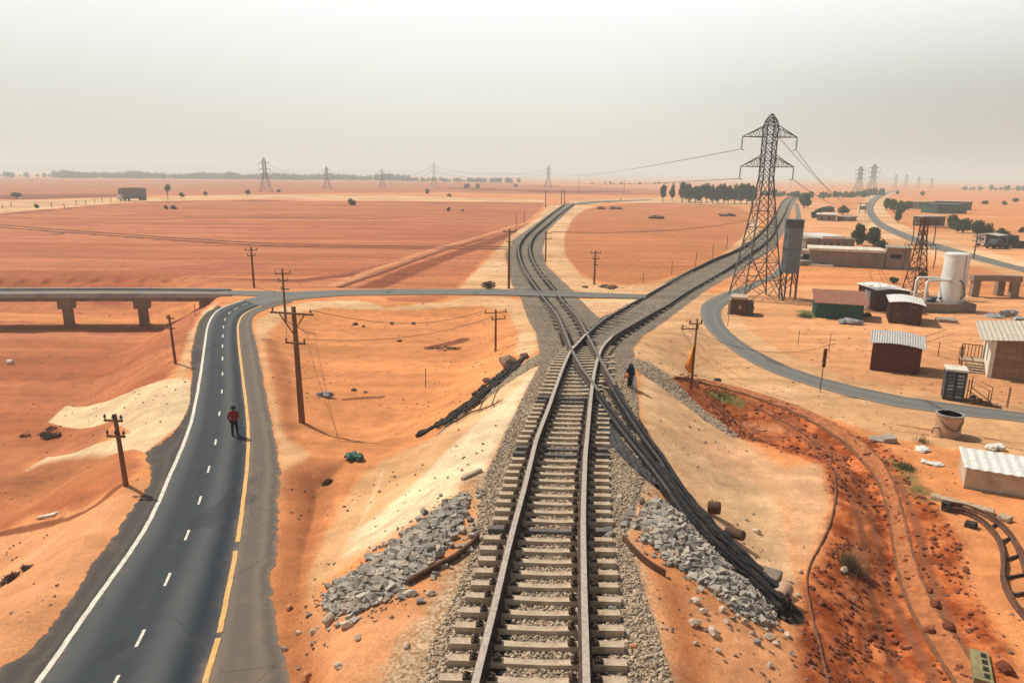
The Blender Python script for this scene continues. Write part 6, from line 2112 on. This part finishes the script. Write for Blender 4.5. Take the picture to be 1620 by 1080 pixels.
rocks([(730, 792, 9), (722, 788, 8), (712, 792, 7), (736, 796, 9)], 'brownrock', 'brown stone at the top of the left rubble heap', 'brown stones above the left rubble')
rocks([(1275, 985, 9), (1285, 1010, 8), (1300, 955, 12), (1382, 1005, 10), (1356, 1028, 10), (1500, 995, 24), (1480, 960, 20), (1470, 1000, 18), (1590, 1060, 26), (1470, 935, 14), (1528, 905, 10)], 'redclod', 'dark red clod of earth in the churned red soil', 'red clods', 'clod')
# scrap in the basin: grey sheet heap
b = g1(513, 628)
m = MB()
for k in range(5):
    m.ico((random.uniform(-.35, .35), random.uniform(-.2, .25), .12), random.uniform(.18, .34), (1.2, .8, .5), seed=40 + k, rough=.35, lev=2)
tag(m.build('rubbish_heap', 'greycloth', loc=b), 'crumpled grey heap on the basin floor by the thick pole', 'heap')
# ------------------------------------------------------------------ brush, cloths, bundles
def brush(px, py, wpx, hpx, mat, label, n, group=None, name='brushwood', flat_=.35):
    b = g1(px, py)
    s_ = wpx / 2 / F * dep(b)
    hh = hpx / F * dep(b)
    if mat == 'twig':
        B = [(rng.normal() * s_ * .36, rng.normal() * s_ * .20, .04, s_ * .28, s_ * .22, max(.04, hh * .25)) for _ in range(9)]
        B = [(x, y, z + float(hgt([(x + b[0], y + b[1])])[0]) - b[2], p, q, r_) for x, y, z, p, q, r_ in B]
        ob = leaves(name, B, n, .13 + .03 * s_, mat, None, .14)
    else:
        P = rng.normal(size=(n, 2)) * s_ * .42
        z = hgt(P + b[:2]) - b[2]
        ob = blades(name, np.c_[P, z - .02], max(.10, hh), mat, .97, .012 + .004 * s_)
    ob.location = b
    if mat == 'grassblade':
        ob.name = 'grass'
        return tag(ob, kind='stuff')
    return tag(ob, label, 'brush' if name == 'brushwood' else 'tuft', group)
brush(70, 690, 66, 16, 'twig', 'dark heap of dry brush on the rusty sand below the pale slab', 900)
brush(20, 915, 70, 14, 'twig', 'spread of dark brush scraps at the left edge of the near verge', 700)
brush(1345, 898, 36, 30, 'straw', 'dry straw tuft in the middle of the red soil', 500, None, 'grass_tuft')
brush(520, 764, 26, 16, 'twig', 'low dry shrub on the brown ditch bank', 260, None, 'grass_tuft')
brush(708, 552, 60, 6, 'twig', 'thin smear of brush on the basin floor near the small pole', 260)
brush(1145, 625, 60, 6, 'grassblade', 'sparse green growth at the top of the red soil', 500, None, 'grass_tuft')
brush(1434, 740, 36, 8, 'grassblade', 'green grass patch on the right edge of the red soil', 500, None, 'grass_tuft')
brush(1275, 501, 28, 7, 'grassblade', 'green grass beside the green shed', 400, None, 'grass_tuft')
brush(1460, 700, 26, 12, 'straw', 'pale dry twigs left of the round beige tank', 120, None, 'grass_tuft')
def bundle(px, py, wpx, hpx, mat, label, cat, seed, name, flat_=.55, k_=4, group=None):
    b = g1(px, py)
    sc_ = dep(b) / F
    r = random.Random(seed)
    m = MB()
    for k in range(k_):
        m.ico((r.uniform(-.3, .3) * wpx * sc_, r.uniform(-.1, .3) * wpx * sc_, hpx * sc_ * .32), wpx * sc_ * r.uniform(.24, .34), (1.1, .8, flat_), seed=seed + k, rough=.2, lev=2)
    return tag(m.build(name, mat, loc=b), label, cat, group)
bundle(561, 728, 32, 16, 'greenplastic', 'dark green plastic bundle on the pale rim of the basin', 'bundle', 3, 'plastic_bundle', .5, 6)
bundle(1576, 712, 26, 12, 'whitecloth', 'white sacks lying together right of the round tank', 'sacks', 5, 'white_sacks')
bundle(1458, 713, 26, 8, 'whitecloth', 'whitish rags below the round beige tank', 'rags', 6, 'rag_heap', .35, 6)
bundle(1474, 735, 30, 7, 'whitecloth', 'flattened pale sheet scraps between red soil and long store', 'rags', 8, 'rag_heap', .25, 5)
bundle(1342, 512, 38, 10, 'greycloth', 'grey tarpaulin covered heap in front of the green shed', 'tarpaulin', 9, 'tarpaulin_heap', .45, 6)
for k, (x, y, wd, hh, lab) in enumerate([(1575, 502, 30, 5, 'flat sheet scrap heap nearest the stone house roof'), (1588, 500, 14, 14, 'upright pale sheet scrap behind the stone house roof'), (1600, 498, 16, 13, 'second upright sheet scrap near the frame edge'), (1612, 506, 20, 6, 'flat scrap pile at the frame edge behind the stone house')]):
    bundle(x, y, wd, hh, 'paleglass', lab, 'scrap', 20 + k, 'sheet_scrap', .3 if hh < 8 else .9, 4, 'scrap behind the stone house')
bundle(1370, 500, 22, 6, 'twig', 'low dark rubble between green shed and the dark sheds', 'heap', 31, 'rubbish_heap')
bundle(1038, 346, 24, 6, 'brownrock', 'low brown mound in the round orange field', 'mound', 33, 'mound', .35)
bundle(1150, 342, 30, 4, 'brownrock', 'long flat brown mound before the tree row', 'mound', 34, 'mound', .25)
bundle(949, 331, 16, 5, 'brownrock', 'small dark mound at the back of the round orange field', 'mound', 35, 'mound', .5)
bundle(975, 331, 22, 4, 'brownrock', 'flat brown mound right of the small dark mound', 'mound', 36, 'mound', .3)
bundle(964, 456, 30, 5, 'wood', 'flattened brown wreckage on the strip at the round field corner', 'wreckage', 37, 'wreckage', .35, 5)
bundle(926, 455, 12, 4, 'wood', 'small brown scrap by the short pole at the round field corner', 'scrap', 38, 'scrap_piece', .4)
bundle(1135, 597 + 5, 14, 4, 'wood_dark', 'small dark lump at the sandy edge above the red soil', 'lump', 39, 'dark_lump')
# ------------------------------------------------------------------ trees and bushes
def tree(name, px, pb, pt, wpx, mat, label, group=None, trunk_px=0, n=700, tall=1.0, kind='tree', leaf=None, lob=7, flat_=1.0):
    b = g1(px, pb)
    dist = dep(b)
    h = top_h(b, pt)
    wd = wpx / F * dist
    tz = trunk_px / F * dist
    o = E(name, b, 0, label, kind, group)
    m = MB()
    r0 = max(.10, wd * .035)
    nb_ = 4
    m.tube([(0, 0, -.3), (.05 * wd * random.uniform(-1, 1), 0, max(tz, h * .25)), (0, 0, h * .62)], [r0 * 1.3, r0, r0 * .5], 7)
    for k in range(nb_):
        a = 6.28 * k / nb_ + random.random()
        m.tube([(0, 0, max(tz * .8, h * .15)), (math.cos(a) * wd * .2, math.sin(a) * wd * .2, max(tz, h * .3) + h * .12), (math.cos(a) * wd * .32, math.sin(a) * wd * .32, h * .68)], [r0 * .6, r0 * .4, r0 * .2], 5)
    m.build('trunk', 'bark', o)
    blobs = []
    ch = h - tz
    for k in range(lob):
        u = random.uniform(.18, .86)
        prof_ = math.sin(math.pi * (u * .8 + .16)) ** .7
        a = random.uniform(0, 6.28)
        q = random.uniform(0, .30) * wd * prof_
        s_ = random.uniform(.20, .31) * wd * prof_
        blobs.append((math.cos(a) * q, math.sin(a) * q, tz + ch * u, s_, s_, min(s_ * 1.05 * tall, ch * .30)))
    blobs.append((0, 0, tz + ch * .45, wd * .30, wd * .30, ch * .38))
    lf = leaf or max(.10, dist * .0012)
    leaves('crown', blobs, n, lf, mat, o)
    return o
ROW_W = 1.5
ROW = [(1048, 320, 291, 13), (1063, 320, 293, 11), (1079, 320, 289, 15), (1090, 321, 290, 13), (1100, 321, 289, 13), (1109, 321, 290, 12), (1118, 321, 288, 14), (1127, 322, 291, 12), (1136, 322, 290, 13), (1145, 322, 291, 13), (1152, 322, 292, 11), (1162, 322, 289, 14), (1172, 323, 289, 13), (1181, 323, 290, 13), (1189, 323, 292, 12)]
for k, (x, pb, pt, wd) in enumerate(ROW):
    lab = {0: 'first lone round tree at the left end of the planted row', 1: 'second lone tree near the left end of the planted row', 2: 'tree starting the closed part of the planted row', 14: 'last tree of the planted row, behind the pylon'}.get(k, 'dark green tree in the closed part of the planted row')
    tree('grove_tree', x, pb, pt, wd * (ROW_W if k > 1 else 1.1), 'leaf', lab, 'planted tree row', 5 if k > 1 else 8, 1500, 1.5, 'tree', .5)
FARTREES = [('acacia_tree', 27, 315, 303, 22, 'leaf', 'flat topped acacia in the far red field by the fence', 3, .6), ('field_tree', 266, 316, 292, 13, 'leaf3', 'tallest thin tree right of the lorry', 12, 1), ('field_tree', 288, 316, 305, 9, 'leaf3', 'small tree next to the tallest one right of the lorry', 5, 1),
            ('field_tree', 325, 311, 303, 8, 'leaf3', 'tiny round tree midway between lorry and largest pylon', 3, 1), ('field_tree', 392, 311, 300, 10, 'leaf3', 'tiny tree standing just left of the largest distant pylon', 4, 1)]
for nm, x, pb, pt, wd, mt, lab, tp, tl in FARTREES:
    tree(nm, x, pb, pt, wd, mt, lab, 'far field trees', tp, 350, tl)
BUSH = [(58, 329, 322, 10, 'small dark bush by the far fence'), (263, 331, 325, 7, 'tiny bush left of the low shrub below the tallest tree'), (274, 331, 324.5, 14, 'low shrub in the field below the tallest thin tree'), (557.5, 325, 314, 20, 'dense dark clipped bush standing alone in the field'),
        (441, 304, 299, 8, 'tiny bush right of the largest distant pylon'), (676, 307, 298, 9, 'small bush right below the fourth distant pylon'), (711, 311, 306, 8, 'tiny bush on the pale far strip'), (737, 298, 289, 13, 'far round bush right of the fourth distant pylon'), (756, 298, 290, 9, 'smaller far bush beside the round one'),
        (710, 334, 327, 8, 'low scrub clump in the field under the pale far strip'), (816, 296, 291, 10, 'far bush left of the pylon behind the rail bend'),
        (1606, 320, 313, 12, 'bush at the edge of the plain on the far right'), (1558, 323, 318, 16, 'low bush on the far plain right of the brown building'), (1588, 324, 318, 11, 'second low bush on the far plain toward the edge'),
        (1459, 310, 301, 9, 'lone small tree on the plain above the far road'), (1414, 448, 438, 18, 'round low bush on the orange strip before the lattice mast'), (1459, 438, 429, 16, 'dim bush behind the lattice mast')]
for x, pb, pt, wd, lab in BUSH:
    tree('bush', x, pb, pt, wd, 'leaf3' if pb < 312 or pb in (334,) else 'leaf', lab, 'scattered bushes', 0, 260 if wd < 15 else 600, .8, 'bush', None, 5)
M['darktwig'] = leaf_mat('dark_twigs', (.05, .025, .018), (.13, .07, .05))
# bare bush by the cross road
b = g1(773, 457)
o = E('thorn_bush', b, 0, 'dark leafless thorn bush on the pale corner above the cross road', 'bush')
m = MB()
for k in range(26):
    a = random.uniform(0, 6.28)
    e_ = random.uniform(.3, 1.4)
    p = Vector((0, 0, 0))
    pts = [p]
    d_ = Vector((math.cos(a), math.sin(a), e_)).normalized()
    for j in range(4):
        p = p + d_ * .27
        d_ = (d_ + Vector((random.uniform(-.5, .5), random.uniform(-.5, .5), random.uniform(-.4, .3)))).normalized()
        pts.append(p)
    m.tube(pts, .045, 4, .012)
m.build('trunk', 'wood_dark', o)
leaves('crown', [(-.5, 0, .5, .5, .4, .42), (.45, .1, .5, .5, .4, .38), (0, 0, .7, .6, .4, .36)], 420, .10, 'darktwig', o)
RTREE = [(1272, 329, 306, 24, 'leaf', 'dense round tree right beside the curving rails', 700, 2), (1292, 345, 330, 16, 'leaf', 'bush left of the small white roofed house', 350, 0), (1307, 335, 325, 22, 'leaf', 'low trees behind the small white roofed house', 450, 0), (1334, 340, 325, 20, 'leaf2', 'spreading tree right of the small white roofed house', 450, 3),
      (1357, 388, 353, 24, 'leaf', 'left leafy tree behind the long wall', 1300, 2), (1382, 390, 360, 26, 'leaf2', 'right leafy tree behind the long wall', 1300, 2), (1394, 392, 378, 18, 'leaf', 'low bush at the right foot of the leafy trees behind the long wall', 450, 0),
      (1402, 333, 311, 14, 'leaf', 'first tree of the roadside row at the far bend', 500, 3), (1413, 336, 315, 18, 'leaf2', 'second tree of the roadside row at the far bend', 500, 3), (1424, 340, 317, 20, 'leaf', 'third tree of the roadside row at the far bend', 500, 3), (1436, 332, 317, 20, 'leaf', 'rear tree of the roadside row at the far bend', 450, 2),
      (1420, 352, 330, 14, 'leaf', 'low front tree of the roadside row at the far bend', 400, 2), (1506, 362, 340, 26, 'leaf', 'dark tree beside the dark screened building', 700, 1), (1523, 368, 344, 28, 'leaf2', 'sunlit green tree between the brick house and the white van', 900, 1), (1545, 372, 348, 30, 'leaf', 'dark spreading tree just behind the white van', 900, 1),
      (1562, 372, 352, 20, 'leaf2', 'smaller tree behind the white van roof', 450, 0), (1582, 378, 361, 22, 'leaf', 'bush behind the dark trucks', 500, 0), (1600, 386, 372, 24, 'leaf', 'dark bush over the solid fence', 450, 0), (1616, 368, 358, 9, 'leaf3', 'thin shrub near the right edge of the plain', 150, 0)]
for x, pb, pt, wd, mt, lab, n_, tp in RTREE:
    tree('tree' if pb - pt > 16 else 'bush', x, pb, pt, wd * 1.15, mt, lab, 'trees around the settlement', tp, int(n_ * 3.2), 1.0, 'tree' if pb - pt > 16 else 'bush', None, 8)
# far tree belts: one mass each
def belt(pts, hpx, n, dens_seed, mat='leaf'):
    P = flat(crom(pts, 200))
    B = []
    for k in range(n):
        i = int(rng.integers(0, 199))
        u = float(vnoise(np.array([i * .12]), np.array([dens_seed * 1.0]), dens_seed)[0])
        p = P[i] * rng.uniform(.99, 1.03) + rng.normal(size=2) * 8
        dist = np.hypot(*p)
        h = hpx / F * dist * (.6 + .4 * u) * rng.uniform(.6, 1.1)
        B.append((p[0], p[1], h * .5, h * .42, h * .5, h * .52))
    return tag(leaves('treeline', B, n * 50, 1.3, mat), kind='stuff')
belt([(-400, 282), (0, 281), (100, 281.5), (190, 282)], 8, 130, 3)
belt([(95, 282), (250, 283), (420, 284.5), (560, 285.5), (640, 286.5)], 11, 800, 5)
belt([(640, 287), (720, 288), (815, 289.5)], 8, 110, 7)
belt([(940, 291), (1000, 291.5), (1080, 292.5)], 4, 22, 8)
belt([(1200, 309), (1260, 312), (1345, 312), (1420, 307)], 9, 60, 9)
belt([(1530, 301), (1620, 302), (1750, 303)], 7, 50, 11)
# tiny scrub dots over the plain
P = np.c_[rng.uniform(-900, 900, 420), rng.uniform(260, 1500, 420)]
zz, rs, dd = hbase(P)
P = P[(rs > 6) & (dd > 11) & (np.abs(P[:, 0] / P[:, 1]) < .85)]
B = [(x, y, .5, .5 + .0012 * y, .5 + .0012 * y, .35 + .0006 * y) for x, y in P]
tag(leaves('scrub_undergrowth', B, len(B) * 14, .4, 'leaf3'), kind='stuff')
# ------------------------------------------------------------------ people
def skin_mesh(name, verts, edges, radii, mat, parent=None, sub=2, root=0, loc=None):
    me = bpy.data.meshes.new(name)
    me.from_pydata([tuple(v) for v in verts], edges, [])
    o = bpy.data.objects.new(name, me)
    C.objects.link(o)
    md = o.modifiers.new('skin', 'SKIN')
    for i, r in enumerate(radii):
        sv = me.skin_vertices[0].data[i]
        sv.radius = (r, r) if isinstance(r, (int, float)) else r
        sv.use_root = (i == root)
    s2 = o.modifiers.new('sub', 'SUBSURF')
    s2.levels = s2.render_levels = sub
    dg = bpy.context.evaluated_depsgraph_get()
    m2 = bpy.data.meshes.new_from_object(o.evaluated_get(dg))
    m2.name = name
    bpy.data.objects.remove(o)
    m2.materials.clear()
    m2.materials.append(M[mat])
    m2.polygons.foreach_set('use_smooth', [True] * len(m2.polygons))
    o = bpy.data.objects.new(name, m2)
    C.objects.link(o)
    o.parent = parent
    if loc is not None:
        o.location = loc
    return o
def body(parent, J):
    """J: joint dict; one continuous skin with five-fingered hands"""
    V, Ed, R = [], [], []
    def v(p, r):
        V.append(p)
        R.append(r)
        return len(V) - 1
    def chain(start, pts):
        a = start
        for p, r in pts:
            b = v(p, r)
            Ed.append((a, b))
            a = b
        return a
    pel = v(J['pelvis'], .135)
    ch_ = chain(pel, [(J['waist'], .125), (J['chest'], .150), (J['neck0'], .075)])
    chest = pel + 2
    neck = chain(ch_, [(J['neck1'], .052)])
    chain(neck, [(J['head0'], .085), (J['head1'], .098), (J['head2'], .062)])
    f = J['face']
    V_nose = v(tuple(np.add(J['head0'], np.multiply(f, .095))), .016)
    Ed.append((neck + 1, V_nose))
    for sd in ('l', 'r'):
        h = chain(chest, [(J['sh_' + sd], .068), (J['el_' + sd], .045), (J['wr_' + sd], .030), (J['pa_' + sd], .038)])
        el, wr, pa = (np.array(J[k + sd]) for k in ('el_', 'wr_', 'pa_'))
        d = pa - wr
        d = d / (np.linalg.norm(d) + 1e-9)
        s_ = np.cross(d, (0, 1, 0))
        s_ = s_ / (np.linalg.norm(s_) + 1e-9)
        q = np.cross(d, s_)
        for k, ln in enumerate((.075, .088, .082, .062)):
            o_ = q * (-.030 + .02 * k)
            chain(h, [(tuple(pa + o_ + d * .045), .010), (tuple(pa + o_ + d * (.045 + ln * .55) + s_ * .012), .0085), (tuple(pa + o_ + d * (.04 + ln * .9) + s_ * .035), .007)])
        chain(h - 1, [(tuple(pa - q * .045 - d * .01), .011), (tuple(pa - q * .06 + d * .035 + s_ * .02), .009)])
        chain(pel, [(J['hip_' + sd], .098), (J['kn_' + sd], .062), (J['an_' + sd], .042), (J['to_' + sd], .036)])
    return skin_mesh('body', V, Ed, R, 'skin', parent)
def figure(name, px, pb, pt, label, face, yaw, J, build):
    b = g1(px, pb)
    h = top_h(b, pt)
    o = E(name, b, yaw, label, 'person')
    o.scale = (h / 1.74,) * 3
    body(o, J)
    build(o, J)
    return o
def limb(name, pts, radii, mat, parent, sub=2):
    return skin_mesh(name, pts, [(i, i + 1) for i in range(len(pts) - 1)], radii, mat, parent, sub)
# man in red walking away up the road, one arm bent across his front
J = dict(pelvis=(0, 0, .93), waist=(0, .01, 1.10), chest=(0, .03, 1.30), neck0=(0, .03, 1.45), neck1=(0, .045, 1.52), head0=(0, .06, 1.58), head1=(0, .055, 1.66), head2=(0, .05, 1.73), face=(0, 1, -.1),
         sh_l=(-.19, .02, 1.42), el_l=(-.29, -.02, 1.16), wr_l=(-.27, .06, .94), pa_l=(-.265, .09, .86), sh_r=(.19, .02, 1.42), el_r=(.31, -.03, 1.18), wr_r=(.17, .16, 1.06), pa_r=(.10, .20, 1.07),
         hip_l=(-.10, 0, .88), kn_l=(-.12, .04, .50), an_l=(-.12, -.05, .09), to_l=(-.13, .10, .04), hip_r=(.10, 0, .88), kn_r=(.11, .10, .50), an_r=(.11, .10, .09), to_r=(.115, .25, .04))
def dress_man(o, J):
    V = [(0, 0, .84), (0, .005, .98), (0, .02, 1.16), (0, .03, 1.34), (0, .035, 1.46)]
    Ed = [(0, 1), (1, 2), (2, 3), (3, 4)]
    R = [(.19, .14), (.185, .145), (.185, .145), (.20, .145), .085]
    for sd in ('l', 'r'):
        i = len(V)
        V += [J['sh_' + sd], J['el_' + sd], tuple(np.array(J['wr_' + sd]) * .9 + np.array(J['el_' + sd]) * .1)]
        Ed += [(3, i), (i, i + 1), (i + 1, i + 2)]
        R += [.098, .070, .052]
    skin_mesh('jacket', V, Ed, R, 'redcloth', o)
    V, Ed, R = [(0, 0, .92)], [], [.15]
    for sd in ('l', 'r'):
        i = len(V)
        V += [J['hip_' + sd], J['kn_' + sd], tuple(np.array(J['an_' + sd]) + [0, 0, .02])]
        Ed += [(0, i), (i, i + 1), (i + 1, i + 2)]
        R += [.115, .085, .068]
    skin_mesh('trousers', V, Ed, R, 'blackcloth', o)
    for sd in ('l', 'r'):
        a, t = np.array(J['an_' + sd]), np.array(J['to_' + sd])
        limb('shoe', [tuple(a + [0, -.04, -.03]), tuple(a * .4 + t * .6), tuple(t + [0, .03, .01])], [.055, .055, .042], 'blackcloth', o, 1)
    x, y, z = J['head1']
    MB().lathe([(.17, 1.655), (.175, 1.665), (.115, 1.675), (.118, 1.74), (.105, 1.79), (.06, 1.805), (.001, 1.80)], 20, (x, y, 0)).build('hat', 'blackcloth', o, True)
figure('person', 372, 690, 644, 'person in a red jacket, black trousers and dark hat walking away along the grey road', (0, 1, 0), .05, J, dress_man)
# hooded figure in navy beside the crossing, orange bundle at the front and a pale sack at the side
J = dict(pelvis=(0, 0, .93), waist=(0, .0, 1.08), chest=(0, -.03, 1.28), neck0=(0, -.05, 1.43), neck1=(0, -.065, 1.49), head0=(0, -.09, 1.56), head1=(0, -.085, 1.64), head2=(0, -.07, 1.71), face=(-.2, -1, -.25),
         sh_l=(-.18, -.03, 1.40), el_l=(-.30, -.08, 1.16), wr_l=(-.42, -.14, .96), pa_l=(-.46, -.16, .89), sh_r=(.18, -.03, 1.40), el_r=(.25, .0, 1.13), wr_r=(.27, -.06, .90), pa_r=(.275, -.08, .82),
         hip_l=(-.09, 0, .88), kn_l=(-.10, -.07, .49), an_l=(-.11, -.02, .09), to_l=(-.12, -.16, .04), hip_r=(.09, 0, .88), kn_r=(.08, -.02, .48), an_r=(.06, .06, .09), to_r=(.06, -.08, .04))
def dress_woman(o, J):
    V = [(0, 0, .62), (0, 0, .86), (0, -.01, 1.08), (0, -.03, 1.30), (0, -.05, 1.44)]
    Ed = [(0, 1), (1, 2), (2, 3), (3, 4)]
    R = [(.21, .17), (.22, .17), (.20, .16), (.20, .15), .11]
    for sd in ('l', 'r'):
        i = len(V)
        V += [J['sh_' + sd], J['el_' + sd], J['wr_' + sd]]
        Ed += [(3, i), (i, i + 1), (i + 1, i + 2)]
        R += [.10, .075, .05]
    skin_mesh('coat', V, Ed, R, 'bluecloth', o)
    # hood open towards the face
    m = MB()
    n_, k_ = 20, 8
    Vv, Fc = [], []
    for i in range(k_ + 1):
        t = i / k_
        zc = 1.42 + .36 * t
        r = .165 * math.sqrt(max(0.02, 1 - max(0, (t - .35) / .65) ** 2.2)) + (.03 * (1 - t) if t < .35 else 0)
        for j in range(n_ + 1):
            a = rad(-90) + rad(42) * (1 - .5 * t) + (2 * math.pi - rad(84) * (1 - .5 * t)) * j / n_
            Vv.append((r * math.cos(a), -.075 + r * 1.05 * math.sin(a), zc))
    W = n_ + 1
    Fc = [(i * W + j, i * W + j + 1, (i + 1) * W + j + 1, (i + 1) * W + j) for i in range(k_) for j in range(n_)]
    Fc.append(tuple(range(k_ * W, k_ * W + W)))
    m.add(Vv, Fc)
    hd = m.build('hood', 'bluecloth', o, True)
    s_ = hd.modifiers.new('thick', 'SOLIDIFY')
    s_.thickness = .02
    V, Ed, R = [(0, 0, .92)], [], [.15]
    for sd in ('l', 'r'):
        i = len(V)
        V += [J['hip_' + sd], J['kn_' + sd], tuple(np.array(J['an_' + sd]) + [0, 0, .02])]
        Ed += [(0, i), (i, i + 1), (i + 1, i + 2)]
        R += [.11, .095, .075]
    skin_mesh('trousers', V, Ed, R, 'blackcloth', o)
    for sd in ('l', 'r'):
        a, t = np.array(J['an_' + sd]), np.array(J['to_' + sd])
        limb('shoe', [tuple(a + [0, .03, -.03]), tuple(a * .4 + t * .6), tuple(t + [0, -.03, .01])], [.055, .055, .042], 'blackcloth', o, 1)
wm = figure('person', 996, 614, 575, 'hooded person in a navy coat and black trousers standing beside the crossing tracks', (0, -1, 0), .15, J, dress_woman)
s_ = wm.scale[0]
bw = np.array(wm.location)
Rw = Matrix.Rotation(.15, 3, 'Z')
def at_person(p):
    return tuple(bw + np.array(Rw @ Vector(p)) * s_)
m = MB()
m.ico((0, 0, 0), .17 * s_, (1, .8, 1.05), 3, .08, lev=2)
m.tube([(0, 0, .12 * s_), (-.06 * s_, 0, .26 * s_)], .02 * s_, 5)
tag(m.build('orange_bundle', 'orangecloth', None, True, loc=at_person((-.30, -.24, .98))), 'orange cloth bundle held by the hooded person', 'bundle')
m = MB()
m.tube([(0, 0, -.92 * s_), (.0, 0, -.55 * s_), (.01, 0, -.20 * s_), (0, 0, -.06 * s_), (-.01, 0, .05 * s_)], [.15 * s_, .17 * s_, .13 * s_, .05 * s_, .06 * s_], 12)
tag(m.build('white_sack', 'whitecloth', None, True, loc=at_person((.30, -.06, .90))), 'long pale sack hanging from the hand of the hooded person', 'sack')
tag(MB().tube([(0, 0, 0), tuple(np.array(Rw @ Vector((-.12, -.05, -.95))) * s_)], .018 * s_, 6).build('walking_stick', 'wood', loc=at_person((-.47, -.17, .93))), 'short brown walking stick held by the hooded person', 'stick')
# ------------------------------------------------------------------ haze: one closed box of dusty air round camera and scene
hz = MB().bx(-9500, 9500, -400, 9800, -9, 75)
hm = bpy.data.materials.new('dusty_air')
hm.use_nodes = True
ht = hm.node_tree
ht.nodes.clear()
ho = ht.nodes.new('ShaderNodeOutputMaterial')
pv_ = ht.nodes.new('ShaderNodeVolumePrincipled')
pv_.inputs['Color'].default_value = (.78, .92, .93, 1)
pv_.inputs['Density'].default_value = .00050
pv_.inputs['Anisotropy'].default_value = 0.1
ht.links.new(pv_.outputs[0], ho.inputs['Volume'])
tag(hz.build('haze', hm), kind='stuff')
